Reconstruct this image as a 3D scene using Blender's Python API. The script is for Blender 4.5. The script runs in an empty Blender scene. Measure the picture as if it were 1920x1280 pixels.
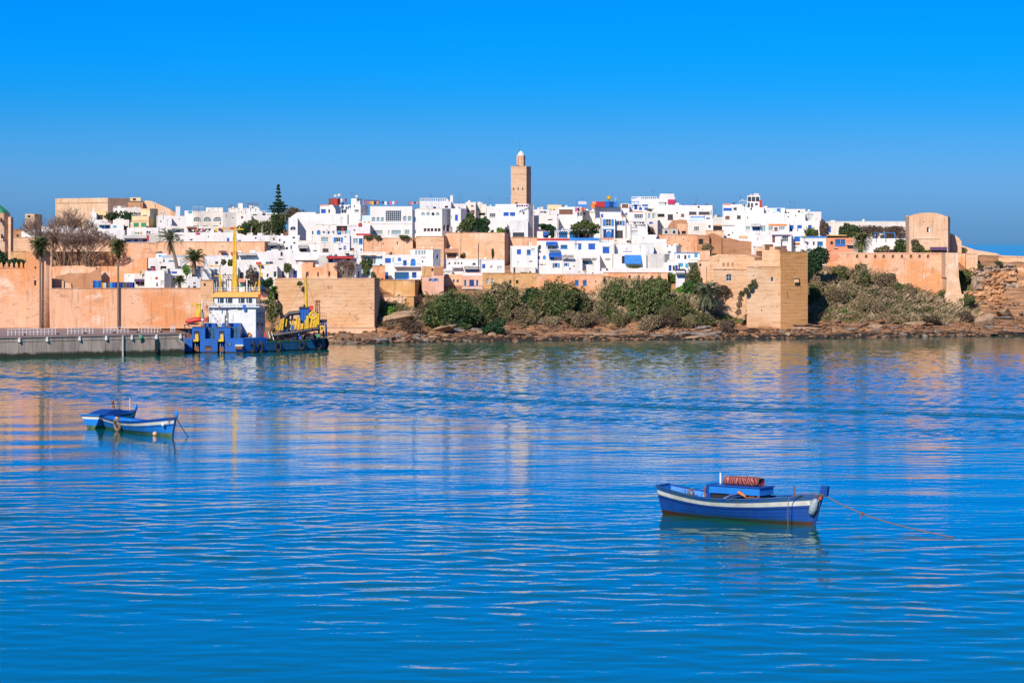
import bpy, math, random
import numpy as np
from mathutils import Vector, Matrix, noise
R = math.radians
rnd = random.Random(7)
SC = bpy.context.scene
COL = SC.collection
PI = math.pi

# ------------------------------------------------------------------ camera, sky, sun
EYE = 13.0          # camera height over the river, metres
F = 5000.0          # focal length in photo pixels (photo is 1920 wide)
HZ = 458.0          # photo row of the sea horizon
cam_d = bpy.data.cameras.new('camera')
cam = bpy.data.objects.new('camera', cam_d); COL.objects.link(cam)
cam.location = (0, 0, EYE); cam.rotation_euler = (R(90), 0, 0)
cam_d.sensor_width = 36.0; cam_d.lens = 36.0 * F / 1920
cam_d.shift_y = -(640 - HZ) / 1920.0
cam_d.clip_start = 1.0; cam_d.clip_end = 200000
SC.camera = cam

SUN_AZ, SUN_EL = 202.0, 34.0        # compass from +Y, clockwise
W = bpy.data.worlds.new('World'); SC.world = W; W.use_nodes = True
nt = W.node_tree; nt.nodes.clear()
def N(t, kind, **kw):
    n = t.nodes.new(kind)
    for k, v in kw.items(): setattr(n, k, v)
    return n
sky = N(nt, 'ShaderNodeTexSky', sky_type='NISHITA')
sky.sun_disc = False; sky.sun_elevation = R(SUN_EL); sky.sun_rotation = R(SUN_AZ)
sky.air_density = 1.0; sky.dust_density = 0.6; sky.ozone_density = 2.0
tc = N(nt, 'ShaderNodeTexCoord'); sx = N(nt, 'ShaderNodeSeparateXYZ')
nt.links.new(tc.outputs['Generated'], sx.inputs[0])
mr = N(nt, 'ShaderNodeMapRange'); mr.inputs['From Min'].default_value = 0.0; mr.inputs['From Max'].default_value = 0.6
nt.links.new(sx.outputs['Z'], mr.inputs['Value'])
ramp = N(nt, 'ShaderNodeValToRGB')
# polarised, deep winter sky: tint over the Nishita sky by height above the horizon (sine / 0.6)
SKY_TINT = [(0.0, (.30,.79,1.97)), (0.02, (.31,.80,2.0)), (0.036, (.303,.818,2.03)), (0.053, (.237,.812,2.053)), (0.086, (.03,.70,1.93)),
            (0.119, (.004,.72,2.15)), (0.152, (.001,.65,2.2)), (0.26, (.01,.68,2.0)), (0.4, (.04,.68,1.7)), (1.0, (.42,.66,1.15))]
el = ramp.color_ramp.elements; ramp.color_ramp.interpolation = 'B_SPLINE'
while len(el) > 1: el.remove(el[-1])
for i, (p, c) in enumerate(SKY_TINT):
    e = el[0] if i == 0 else el.new(p)
    e.position = p; e.color = (c[0] * .41, c[1] * .41, c[2] * .41, 1)
nt.links.new(mr.outputs[0], ramp.inputs[0])
mul = N(nt, 'ShaderNodeMix', data_type='RGBA', blend_type='MULTIPLY'); mul.inputs['Factor'].default_value = 1
nt.links.new(sky.outputs[0], mul.inputs['A']); nt.links.new(ramp.outputs[0], mul.inputs['B'])
bg = N(nt, 'ShaderNodeBackground'); bg.inputs['Strength'].default_value = 0.15
wo = N(nt, 'ShaderNodeOutputWorld')
nt.links.new(mul.outputs['Result'], bg.inputs[0]); nt.links.new(bg.outputs[0], wo.inputs[0])

sd = bpy.data.lights.new('sun', 'SUN'); sun = bpy.data.objects.new('sun', sd); COL.objects.link(sun)
sd.energy = 4.7; sd.angle = R(0.5); sd.color = (1.0, .90, .78)
to_sun = Vector((math.sin(R(SUN_AZ)) * math.cos(R(SUN_EL)), math.cos(R(SUN_AZ)) * math.cos(R(SUN_EL)), math.sin(R(SUN_EL))))
sun.rotation_euler = to_sun.to_track_quat('Z', 'Y').to_euler(); sun.location = to_sun * 500
SC.view_settings.view_transform = 'Standard'; SC.view_settings.look = 'None'
SC.view_settings.exposure = 0.12; SC.view_settings.gamma = 1.0; SC.view_settings.use_curve_mapping = False
try:
    SC.cycles.max_bounces = 6; SC.cycles.diffuse_bounces = 2; SC.cycles.glossy_bounces = 3
    SC.cycles.transparent_max_bounces = 6; SC.cycles.caustics_reflective = False; SC.cycles.caustics_refractive = False
except Exception: pass

# ------------------------------------------------------------------ helpers
def at(px, py, D):                      # photo pixel + distance -> world point
    return Vector(((px - 960) * D / F, D, EYE - (py - HZ) * D / F))
def wx(px, D): return (px - 960) * D / F
def wz(py, D): return EYE - (py - HZ) * D / F

class MB:
    def __init__(s): s.v = []; s.f = []
    def quad(s, a, b, c, d):
        n = len(s.v); s.v += [a, b, c, d]; s.f.append((n, n+1, n+2, n+3))
    def poly(s, pts):
        n = len(s.v); s.v += list(pts); s.f.append(tuple(range(n, n+len(pts))))
    def box(s, x0, x1, y0, y1, z0, z1, top=None):
        # top = (inset_x0, inset_x1, inset_y0, inset_y1)
        t = top or (0, 0, 0, 0); n = len(s.v)
        s.v += [(x0,y0,z0),(x1,y0,z0),(x1,y1,z0),(x0,y1,z0),
                (x0+t[0],y0+t[2],z1),(x1-t[1],y0+t[2],z1),(x1-t[1],y1-t[3],z1),(x0+t[0],y1-t[3],z1)]
        for q in ((0,1,5,4),(1,2,6,5),(2,3,7,6),(3,0,4,7),(4,5,6,7),(3,2,1,0)): s.f.append(tuple(n+k for k in q))
    def tube(s, pts, rad, seg=6, cap=True):
        pts = [Vector(p) for p in pts]; m = len(pts)
        rs = rad if isinstance(rad, (list, tuple)) else [rad]*m
        base = len(s.v); up0 = None
        for i, p in enumerate(pts):
            d = (pts[min(i+1, m-1)] - pts[max(i-1, 0)])
            if d.length < 1e-9: d = Vector((0,0,1))
            d.normalize()
            if up0 is None:
                up0 = Vector((0,0,1)) if abs(d.z) < .9 else Vector((1,0,0))
            a = d.cross(up0)
            if a.length < 1e-4: a = d.cross(Vector((0,1,0)))
            a.normalize(); b = d.cross(a); up0 = up0
            for k in range(seg):
                t = 2*PI*k/seg
                q = p + (a*math.cos(t) + b*math.sin(t))*rs[i]; s.v.append(tuple(q))
        for i in range(m-1):
            for k in range(seg):
                k2 = (k+1) % seg; o = base+i*seg
                s.f.append((o+k, o+k2, o+seg+k2, o+seg+k))
        if cap:
            s.f.append(tuple(base+k for k in range(seg)))
            s.f.append(tuple(base+(m-1)*seg+k for k in reversed(range(seg))))
    def lathe(s, prof, c=(0,0,0), seg=16):
        base = len(s.v); m = len(prof)
        for r, z in prof:
            for k in range(seg):
                t = 2*PI*k/seg; s.v.append((c[0]+r*math.cos(t), c[1]+r*math.sin(t), c[2]+z))
        for i in range(m-1):
            for k in range(seg):
                k2 = (k+1) % seg; o = base+i*seg
                s.f.append((o+k, o+k2, o+seg+k2, o+seg+k))
        s.f.append(tuple(base+(m-1)*seg+k for k in range(seg)))
        s.f.append(tuple(base+k for k in reversed(range(seg))))
    def sphere(s, c, r, seg=10, rings=6, sc=(1,1,1)):
        base = len(s.v)
        for i in range(1, rings):
            a = PI*i/rings
            for k in range(seg):
                t = 2*PI*k/seg
                s.v.append((c[0]+r*sc[0]*math.sin(a)*math.cos(t), c[1]+r*sc[1]*math.sin(a)*math.sin(t), c[2]+r*sc[2]*math.cos(a)))
        s.v.append((c[0],c[1],c[2]+r*sc[2])); top = len(s.v)-1
        s.v.append((c[0],c[1],c[2]-r*sc[2])); bot = len(s.v)-1
        for i in range(rings-2):
            for k in range(seg):
                k2 = (k+1) % seg; o = base+i*seg
                s.f.append((o+k, o+seg+k, o+seg+k2, o+k2))
        for k in range(seg):
            k2 = (k+1) % seg
            s.f.append((top, base+k, base+k2)); o = base+(rings-2)*seg
            s.f.append((bot, o+k2, o+k))
    def torus(s, c, R0, r, ax='y', seg=18, sub=8):
        base = len(s.v)
        for i in range(seg):
            a = 2*PI*i/seg
            for k in range(sub):
                t = 2*PI*k/sub; rr = R0+r*math.cos(t); h = r*math.sin(t)
                p = (rr*math.cos(a), h, rr*math.sin(a)) if ax == 'y' else ((rr*math.cos(a), rr*math.sin(a), h) if ax == 'z' else (h, rr*math.cos(a), rr*math.sin(a)))
                s.v.append((c[0]+p[0], c[1]+p[1], c[2]+p[2]))
        for i in range(seg):
            i2 = (i+1) % seg
            for k in range(sub):
                k2 = (k+1) % sub
                s.f.append((base+i*sub+k, base+i2*sub+k, base+i2*sub+k2, base+i*sub+k2))
    def mesh(s, name):
        me = bpy.data.meshes.new(name); me.from_pydata([tuple(v) for v in s.v], [], s.f); me.update(); return me
    def build(s, name, mat, parent=None, smooth=False, loc=None):
        me = s.mesh(name); me.materials.append(mat)
        if smooth: me.polygons.foreach_set('use_smooth', [True]*len(me.polygons))
        return link(name, me, parent, loc)
def link(name, data, parent=None, loc=None):
    o = bpy.data.objects.new(name, data); COL.objects.link(o)
    if parent is not None: o.parent = parent
    if loc is not None: o.location = loc
    return o
def tag(o, label=None, cat=None, group=None, kind=None):
    if label: o['label'] = label
    if cat: o['category'] = cat
    if group: o['group'] = group
    if kind: o['kind'] = kind
    return o
def thing(name, label, cat, loc=(0,0,0), rz=0, group=None):
    o = link(name, None); o.location = loc; o.rotation_euler.z = rz
    return tag(o, label, cat, group)

# ------------------------------------------------------------------ materials
MAT = {}
def newmat(name):
    m = bpy.data.materials.new(name); m.use_nodes = True; t = m.node_tree
    b = t.nodes['Principled BSDF']; return m, t, b
def mixc(t, fac, a, b, blend='MIX'):
    n = N(t, 'ShaderNodeMix', data_type='RGBA', blend_type=blend)
    for s, v in (('Factor', fac), ('A', a), ('B', b)):
        if hasattr(v, 'is_output'): t.links.new(v, n.inputs[s])
        elif s == 'Factor': n.inputs[s].default_value = v
        else: n.inputs[s].default_value = (*v, 1)
    return n.outputs['Result']
def ramp2(t, src, p0, p1):
    n = N(t, 'ShaderNodeMapRange', interpolation_type='SMOOTHSTEP')
    n.inputs['From Min'].default_value = p0; n.inputs['From Max'].default_value = p1
    t.links.new(src, n.inputs['Value']); return n.outputs[0]
def pos(t, scale=(1,1,1), obj=False):
    if obj:
        g = N(t, 'ShaderNodeTexCoord').outputs['Object']
    else:
        g = N(t, 'ShaderNodeNewGeometry').outputs['Position']
    mp = N(t, 'ShaderNodeMapping'); mp.inputs['Scale'].default_value = scale
    t.links.new(g, mp.inputs[0]); return mp.outputs[0]
def noise_n(t, vec, sc, detail=4, rough=.55):
    n = N(t, 'ShaderNodeTexNoise'); n.inputs['Scale'].default_value = sc
    n.inputs['Detail'].default_value = detail; n.inputs['Roughness'].default_value = rough
    t.links.new(vec, n.inputs['Vector']); return n.outputs['Fac']
def bump(t, b, h, dist, strength=1.0):
    n = N(t, 'ShaderNodeBump'); n.inputs['Distance'].default_value = dist; n.inputs['Strength'].default_value = strength
    t.links.new(h, n.inputs['Height']); t.links.new(n.outputs[0], b.inputs['Normal'])
def plaster(key, c, c2, c3=None, rough=.9, big=.25, bmp=.03, streak=.25, lo=.35, hi=.65, worn=None):
    m, t, b = newmat(key); p = pos(t)
    n1 = noise_n(t, p, big, 6, .6)
    col = mixc(t, ramp2(t, n1, lo, hi), c, c2)
    if c3:
        n4 = noise_n(t, pos(t, (1,1,1.6)), big*2.3, 5, .65); col = mixc(t, ramp2(t, n4, .52, .72), col, c3)
    if worn:     # old lime render: drips, lost patches showing the core, pits
        n5 = noise_n(t, pos(t, (.5,.5,1.3)), .9, 7, .72); col = mixc(t, ramp2(t, n5, .56, .63), col, worn)
        n6 = noise_n(t, pos(t, (2.2,2.2,.18)), 1.0, 5, .7); col = mixc(t, ramp2(t, n6, .54, .74), col, tuple(x*.55 for x in worn))
        n7 = noise_n(t, pos(t, (1,1,1)), 3.2, 3, .5); col = mixc(t, ramp2(t, n7, .70, .76), col, tuple(x*.35 for x in worn))
    st = noise_n(t, pos(t, (1.3,1.3,.12)), 1.2, 5, .65)
    col = mixc(t, ramp2(t, st, .5, .8), col, tuple(x*(1-streak) for x in c2))
    if key[0] == 'w':     # rain dirt running down whitewash, grey bloom
        sd_ = noise_n(t, pos(t, (3.5,3.5,.35)), 1.0, 5, .7); col = mixc(t, ramp2(t, sd_, .60, .78), col, (.40,.37,.34))
    f = noise_n(t, p, 5.0, 5, .7)
    t.links.new(col, b.inputs['Base Color']); b.inputs['Roughness'].default_value = rough
    b.inputs['Specular IOR Level'].default_value = .2
    bump(t, b, f, bmp); MAT[key] = m; return m
def paint(key, c, rough=.5, var=.12, metal=0.0, sc=1.5, emit=None, dirt=None):
    m, t, b = newmat(key); n = noise_n(t, pos(t), sc, 5, .6)
    d = dirt or tuple(x*(1-2*var) for x in c)
    col = mixc(t, ramp2(t, n, .35, .75), c, d)
    t.links.new(col, b.inputs['Base Color']); b.inputs['Roughness'].default_value = rough; b.inputs['Metallic'].default_value = metal
    MAT[key] = m; return m
def masonry(key, c, c2, c3, bw=.5, bh=.16, mort=.012, mc=(.30,.22,.14), bd=.03, big=.18, mixf=.4):
    m, t, b = newmat(key)
    g = N(t, 'ShaderNodeNewGeometry'); sp = N(t, 'ShaderNodeSeparateXYZ'); t.links.new(g.outputs['Position'], sp.inputs[0])
    ad = N(t, 'ShaderNodeMath', operation='MULTIPLY_ADD'); t.links.new(sp.outputs['Y'], ad.inputs[0]); ad.inputs[1].default_value = .7
    t.links.new(sp.outputs['X'], ad.inputs[2])
    cb = N(t, 'ShaderNodeCombineXYZ'); t.links.new(ad.outputs[0], cb.inputs['X']); t.links.new(sp.outputs['Z'], cb.inputs['Y'])
    br = N(t, 'ShaderNodeTexBrick'); br.inputs['Scale'].default_value = 1; br.inputs['Mortar Size'].default_value = mort
    br.inputs['Brick Width'].default_value = bw; br.inputs['Row Height'].default_value = bh; br.inputs['Mortar Smooth'].default_value = .3
    br.inputs['Color1'].default_value = (*c, 1); br.inputs['Color2'].default_value = (*c2, 1); br.inputs['Mortar'].default_value = (*mc, 1)
    t.links.new(cb.outputs[0], br.inputs['Vector'])
    n1 = noise_n(t, pos(t), big, 6, .65)
    n2 = noise_n(t, pos(t, (.6,.6,3)), .8, 5, .7)
    plain = mixc(t, ramp2(t, n1, .4, .62), c, c3)
    plain = mixc(t, ramp2(t, n2, .45, .75), plain, tuple(x*.78 for x in c2))
    n8 = noise_n(t, pos(t, (1.2,1.2,.9)), .9, 7, .75); plain = mixc(t, ramp2(t, n8, .58, .66), plain, tuple(x*.6 for x in c2))
    col = mixc(t, mixf, plain, br.outputs['Color'])
    t.links.new(col, b.inputs['Base Color']); b.inputs['Roughness'].default_value = .95; b.inputs['Specular IOR Level'].default_value = .15
    iv = N(t, 'ShaderNodeMath', operation='SUBTRACT'); t.links.new(noise_n(t, pos(t), 3.5, 6, .7), iv.inputs[0]); t.links.new(br.outputs['Fac'], iv.inputs[1])
    bump(t, b, iv.outputs[0], bd); MAT[key] = m; return m
def leafmat(key, c1, c2, c3=None):
    m, t, b = newmat(key)
    g = N(t, 'ShaderNodeNewGeometry')
    col = mixc(t, g.outputs['Random Per Island'], c1, c2)
    if c3:
        n = noise_n(t, pos(t), .45, 4, .6); col = mixc(t, ramp2(t, n, .45, .65), col, c3)
    t.links.new(col, b.inputs['Base Color']); b.inputs['Roughness'].default_value = .7
    b.inputs['Specular IOR Level'].default_value = .25; MAT[key] = m; return m

plaster('w1', (.80,.78,.75), (.72,.69,.66), big=.35, streak=.2)
plaster('w2', (.76,.75,.75), (.66,.65,.65), big=.4, streak=.25)
plaster('w3', (.78,.73,.66), (.66,.60,.53), big=.3, streak=.25)
plaster('wg', (.62,.60,.57), (.50,.48,.45), big=.5, streak=.3)
plaster('wb', (.55,.70,.80), (.48,.66,.80), big=.5, streak=.1)
plaster('cream', (.78,.60,.34), (.74,.56,.33), big=.5, streak=.15)
plaster('yellow', (.80,.58,.25), (.78,.62,.36), big=.5, streak=.15)
plaster('pink', (.78,.47,.36), (.70,.38,.26), (.80,.60,.50), big=.4, streak=.2)
plaster('coral', (.76,.33,.20), (.68,.27,.15), big=.4, streak=.15)
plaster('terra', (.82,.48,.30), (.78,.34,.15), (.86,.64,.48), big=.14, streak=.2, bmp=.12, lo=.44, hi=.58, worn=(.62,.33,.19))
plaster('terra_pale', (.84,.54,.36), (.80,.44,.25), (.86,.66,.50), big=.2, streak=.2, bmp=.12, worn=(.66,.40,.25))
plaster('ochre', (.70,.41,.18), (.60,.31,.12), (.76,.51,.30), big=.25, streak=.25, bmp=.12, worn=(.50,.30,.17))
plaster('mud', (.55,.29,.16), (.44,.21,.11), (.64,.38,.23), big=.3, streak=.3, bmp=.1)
plaster('sandfort', (.82,.56,.38), (.74,.45,.27), (.84,.64,.48), big=.2, streak=.2, bmp=.12, worn=(.62,.42,.28))
masonry('brick_tan', (.80,.48,.27), (.66,.35,.18), (.86,.60,.40), bw=.62, bh=.19, mort=.022, mc=(.50,.33,.19), bd=.05, mixf=.24)
masonry('brick_shaded', (.56,.29,.12), (.42,.20,.08), (.62,.35,.17), bw=.7, bh=.2, mort=.035, bd=.1, mc=(.22,.12,.06), mixf=.34)  # darker than the tan brick: shade of the right face is in the colour
masonry('brick_red', (.56,.28,.15), (.44,.20,.10), (.62,.36,.22), bw=.5, bh=.16, bd=.06)
masonry('stone_tower', (.76,.50,.32), (.66,.42,.25), (.80,.58,.40), bw=.35, bh=.25, mort=.02)
paint('frame', (.80,.79,.77), .5); paint('frame_g', (.55,.60,.58), .5)
paint('blue', (.015,.12,.52), .45); paint('blue2', (.03,.22,.62), .45); paint('blue_d', (.012,.05,.22), .4)
paint('cyan', (.05,.38,.62), .5); paint('lblue', (.33,.60,.78), .55)
paint('green', (.05,.30,.16), .5); paint('red', (.50,.03,.03), .6); paint('magenta', (.45,.03,.12), .7)
paint('brown', (.22,.09,.05), .6); paint('dark', (.02,.018,.018), .8); paint('purple', (.10,.05,.14), .7)
paint('orange', (.80,.25,.06), .6); paint('yel', (.85,.50,.03), .5); paint('grey', (.35,.34,.33), .7); paint('greyd', (.12,.12,.13), .6)
paint('straw', (.70,.50,.25), .9); paint('wood', (.26,.15,.08), .8); paint('white', (.82,.81,.79), .5)
paint('cloth_w', (.75,.74,.73), .9); paint('cloth_n', (.03,.04,.12), .9); paint('cloth_p', (.62,.12,.30), .9)
m, t, b = newmat('glass'); b.inputs['Base Color'].default_value = (.03,.045,.06,1); b.inputs['Roughness'].default_value = .12
b.inputs['Specular IOR Level'].default_value = .8; MAT['glass'] = m
m, t, b = newmat('glass_pale'); b.inputs['Base Color'].default_value = (.25,.36,.38,1); b.inputs['Roughness'].default_value = .2; MAT['glass_pale'] = m
m, t, b = newmat('glass_blue'); b.inputs['Base Color'].default_value = (.03,.10,.22,1); b.inputs['Roughness'].default_value = .15; MAT['glass_blue'] = m
leafmat('leaf_green', (.045,.075,.022), (.15,.18,.06), (.09,.12,.035))
leafmat('leaf_dark', (.012,.040,.018), (.035,.085,.030))
leafmat('leaf_olive', (.09,.10,.035), (.20,.18,.08), (.07,.12,.035))
leafmat('leaf_dry', (.20,.145,.08), (.42,.32,.19), (.16,.15,.06))
leafmat('leaf_purple', (.085,.058,.042), (.18,.12,.085))
leafmat('leaf_bright', (.07,.18,.02), (.16,.30,.05))
leafmat('leaf_palm', (.07,.10,.035), (.24,.26,.10))
leafmat('frond_pale', (.14,.17,.10), (.30,.31,.19))
leafmat('frond_dead', (.22,.12,.06), (.34,.20,.10))
leafmat('twig', (.16,.095,.075), (.28,.19,.15))
paint('bark', (.22,.16,.11), .95, sc=4); paint('bark_pale', (.34,.29,.25), .95, sc=4)
# ------------------------------------------------------------------ water: real waves near and middle distance, bump only for the open sea
WATER_BODY = (.0, .115, .08, 1); WATER_IOR = 1.9
# across-river bands, q = Y + .66 X: (q, slope of short wind waves); by distance Y: slope of the longer swell
WIND = [(60,.011),(105,.013),(150,.014),(190,.012),(198,.022),(203,.06),(210,.085),(213,.03),(216,.022),(219,.045),(226,.03),(234,.05),(245,.09),(262,.085),(284,.08),(294,.065),(300,.055),(345,.055),(400,.04)]
SWELL = [(60,.014),(84,.018),(104,.019),(135,.021),(160,.018),(195,.014),(250,.018),(300,.016),(400,.014)]
def water_waves():
    g = np.random.default_rng(12)
    xs = np.arange(-82, 82.01, .32); ys = np.concatenate([np.arange(56, 150, .15), np.arange(150, 386, .27)])
    X, Y = np.meshgrid(xs, ys); X = X.astype(np.float32); Y = Y.astype(np.float32)
    def comp(lmin, lmax, n, spread, seed):
        r = np.random.default_rng(seed); Z = np.zeros_like(X); tot = 0
        for i in range(n):
            lam = lmin*(lmax/lmin)**r.random(); th = math.radians(90)+r.normal()*spread; k = 2*PI/lam; s = 1.0
            ph = (k*(math.cos(th)*X+math.sin(th)*Y)+r.random()*2*PI).astype(np.float32)
            Z += np.float32(s/k)*np.sin(ph); tot += s*s/2
        return Z/np.float32(math.sqrt(tot))
    # slow gusts that make the streaking uneven
    gu = sum(np.sin(X*g.uniform(.02,.10)+Y*g.uniform(.03,.12)+g.uniform(0,6)).astype(np.float32) for _ in range(7))/3.5
    wob = 3.0*np.sin(X*.045+1.0)+1.5*np.sin(X*.11+.4)+2.0*gu
    q = Y+.66*X+wob
    wind = np.interp(q, [w[0] for w in WIND], [w[1] for w in WIND]).astype(np.float32)*(1+.35*gu)
    swell = np.interp(Y, [w[0] for w in SWELL], [w[1] for w in SWELL]).astype(np.float32)*(1+.3*gu)
    Z = comp(.85, 3.0, 70, .6, 3)*swell*(1+.5*gu) + comp(.75, 1.5, 44, .75, 4)*wind + comp(4, 11, 14, .5, 5)*.007
    pk = np.exp(-((q-228)/3.2)**2) + .7*np.exp(-((q-237)/2)**2) + .35*np.exp(-((q-250)/3)**2) + .3*np.exp(-((q-262)/5)**2)
    Z += pk*.07*np.sin(2*PI*(q-.7*wob)/3.0)
    ed = np.clip((82-np.abs(X))/3, 0, 1)*np.clip((Y-56)/2, 0, 1)*np.clip((386-Y)/3, 0, 1); Z *= ed
    ny, nx = Z.shape; V = np.stack([X, Y, Z], -1).reshape(-1, 3); idx = np.arange(nx*ny).reshape(ny, nx)
    Q = np.stack([idx[:-1,:-1], idx[:-1,1:], idx[1:,1:], idx[1:,:-1]], -1).reshape(-1, 4)
    x0, x1, y0, y1 = float(xs[0]), float(xs[-1]), float(ys[0]), float(ys[-1]); B = 60000.0
    E = [(-B,-30,0),(B,-30,0),(B,y0,0),(-B,y0,0), (-B,y0,0),(x0,y0,0),(x0,y1,0),(-B,y1,0), (x1,y0,0),(B,y0,0),(B,y1,0),(x1,y1,0), (-B,y1,0),(B,y1,0),(B,95000,0),(-B,95000,0)]
    n = len(V); V = np.concatenate([V, np.array(E)]); Q = np.concatenate([Q, n+np.arange(16).reshape(4, 4)])
    return np_mesh('water', V, Q, True)
def make_water():
    m, t, b = newmat('river_water')
    g = N(t, 'ShaderNodeNewGeometry'); sp = N(t, 'ShaderNodeSeparateXYZ'); t.links.new(g.outputs['Position'], sp.inputs[0])
    far = ramp2(t, sp.outputs['Y'], 384.0, 460.0)
    c = noise_n(t, pos(t, (2.0,3.6,1)), 1.0, 2, .55); f = noise_n(t, pos(t, (.25,.5,1)), 1.0, 3, .6)
    mx = N(t, 'ShaderNodeMath', operation='MULTIPLY'); t.links.new(f, mx.inputs[0]); t.links.new(far, mx.inputs[1])
    ad = N(t, 'ShaderNodeMath', operation='MULTIPLY_ADD'); t.links.new(mx.outputs[0], ad.inputs[0]); ad.inputs[1].default_value = 14.0; t.links.new(c, ad.inputs[2])
    bump(t, b, ad.outputs[0], .007)
    rg = N(t, 'ShaderNodeMapRange'); t.links.new(far, rg.inputs['Value']); rg.inputs['To Min'].default_value = .03; rg.inputs['To Max'].default_value = .12; t.links.new(rg.outputs[0], b.inputs['Roughness'])
    b.inputs['Base Color'].default_value = WATER_BODY; b.inputs['IOR'].default_value = WATER_IOR
    o = link('water', water_waves()); o.data.materials.append(m); tag(o, kind='structure'); return o
def np_mesh(name, V, Q, smooth=False):
    me = bpy.data.meshes.new(name); k = Q.shape[1]
    me.vertices.add(len(V)); me.vertices.foreach_set('co', np.ascontiguousarray(V, np.float32).ravel())
    me.loops.add(Q.size); me.loops.foreach_set('vertex_index', np.ascontiguousarray(Q, np.int32).ravel())
    me.polygons.add(len(Q)); me.polygons.foreach_set('loop_start', np.arange(0, Q.size, k, dtype=np.int32))
    me.polygons.foreach_set('loop_total', np.full(len(Q), k, np.int32))
    if smooth: me.polygons.foreach_set('use_smooth', np.ones(len(Q), bool))
    me.update(calc_edges=True); return me
make_water()

# ------------------------------------------------------------------ hillside: heights read off the photo for a few columns of it
LAND = {   # photo column -> [(distance, height)...]
 -900: [(316,-3),(320,2.2),(336,2.2),(338,7),(352,7.2),(395,9),(403,11.5),(440,13.5),(480,15),(560,14),(640,4),(720,-4)],
 335: [(322,-3),(326,2.2),(336,2.2),(338,7),(352,7.2),(395,9),(403,11.5),(440,13.5),(480,15.5),(560,15),(640,4),(720,-4)],
 350: [(326,-1.5),(330,.6),(336,1.8),(340,2.4),(349,4.8),(356,7.0),(395,9),(403,11.0),(440,13),(480,15.5),(560,15),(640,4),(720,-4)],
 510: [(338,-1.5),(342,.6),(346,2.0),(350,4.9),(356,6.0),(364,7.6),(395,9),(410,10.5),(430,12.5),(480,15.5),(560,16),(640,4),(720,-4)],
 514: [(342,-1.5),(346,.3),(350,.8),(358,1.1),(363.5,1.5),(366.5,7.6),(395,9),(412,10.2),(430,13.2),(480,15.5),(560,16),(640,4),(720,-4)],
 525: [(344,-1.5),(347,.3),(350,.8),(358,1.1),(363.5,1.5),(366.5,7.6),(395,9),(412,10.2),(430,13.2),(480,15.5),(560,16),(640,4),(720,-4)],
 705: [(346,-1.5),(349,.3),(352,.8),(358,1.1),(362.5,1.5),(366,7.0),(385,7.6),(412,10.0),(420,13.5),(480,15.5),(560,16),(640,4),(720,-4)],
 720: [(346,-1.5),(350,.3),(354,.9),(360,1.5),(366,3.2),(371,4.4),(374,6.4),(385,7.6),(412,10.0),(420,13.5),(480,15.5),(560,16),(640,4),(720,-4)],
 790: [(350,-1.5),(354,.3),(358,.9),(363,1.5),(368,2.6),(373,3.8),(376,5.4),(385,7.6),(412,10.0),(420,13.5),(480,15.5),(560,16),(640,4),(720,-4)],
 960: [(353,-1.5),(357,.3),(361,.9),(366,1.5),(371,3.2),(377,5.2),(381,6.6),(388,8),(412,10.0),(420,13.2),(480,15.5),(560,16),(640,4),(720,-4)],
 1120: [(357,-1.5),(361,.3),(365,.9),(370,1.6),(375,3.6),(380,5.6),(384,7.0),(390,8),(412,9.6),(430,12),(480,15.5),(560,16),(640,4),(720,-4)],
 1135: [(357,-1.5),(361,.3),(365,.9),(369,1.6),(374,4.0),(380,6.8),(384,7.9),(392,8.2),(412,9.6),(430,12),(480,15.5),(560,16),(640,4),(720,-4)],
 1300: [(360,-1.5),(364,.3),(368,.9),(372,1.6),(376,3.2),(380,4.8),(385,6.4),(392,8.2),(412,9.6),(430,12),(480,15.5),(560,16),(640,4),(720,-4)],
 1345: [(361,-1.5),(365,.3),(369,.9),(373,1.4),(376,2.4),(379,3.8),(384,4.6),(387,8.0),(412,9.6),(430,12),(480,15.5),(560,16),(640,4),(720,-4)],
 1420: [(362,-1.5),(366,.3),(370,1.0),(374,1.4),(377,1.7),(382,2.2),(386,4.0),(389,8.0),(412,9.6),(430,12),(480,15.5),(560,16),(640,4),(720,-4)],
 1512: [(364,-1.5),(368,.3),(371,1.0),(374,1.4),(379,1.8),(384,3.0),(390,7.0),(396,8.4),(412,9.6),(430,12),(480,15.0),(560,14),(640,4),(720,-4)],
 1530: [(365,-1.5),(369,.3),(372,.9),(377,1.4),(382,3.2),(388,6.0),(394,8.6),(398,9.6),(412,10.6),(430,11.4),(480,12),(540,8),(600,0),(720,-4)],
 1620: [(367,-1.5),(371,.3),(375,.9),(380,1.5),(386,3.8),(391,5.8),(395,7.0),(399,10.6),(412,11),(436,11.2),(452,9),(500,0),(600,-4),(720,-4)],
 1790: [(371,-1.5),(375,.3),(379,.9),(384,1.5),(389,3.0),(393,4.4),(397,5.0),(401,10.6),(412,11),(430,11),(446,8),(480,0),(600,-4),(720,-4)],
 1815: [(372,-1.5),(376,.3),(380,1.0),(386,1.6),(391,2.2),(395,4.0),(400,8.0),(404,10.6),(412,11),(424,10),(440,3),(460,-2),(600,-4),(720,-4)],
 1860: [(373,-1.5),(377,.3),(381,1.0),(387,1.7),(392,2.2),(394,5.0),(400,7.0),(402,9.8),(409,11),(418,10),(430,3),(450,-2),(600,-4),(720,-4)],
 1960: [(375,-1.5),(379,.3),(383,1.0),(388,1.7),(392,2.4),(394,6.0),(400,7.5),(402,9.8),(409,10.4),(418,9),(430,2),(450,-2),(600,-4),(720,-4)],
 2500: [(380,-1.5),(384,.3),(388,1.0),(392,1.7),(396,2.4),(399,6.0),(403,7.5),(406,9.8),(410,10),(418,8),(430,2),(450,-2),(600,-4),(720,-4)],
}
LK = sorted(LAND)
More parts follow.
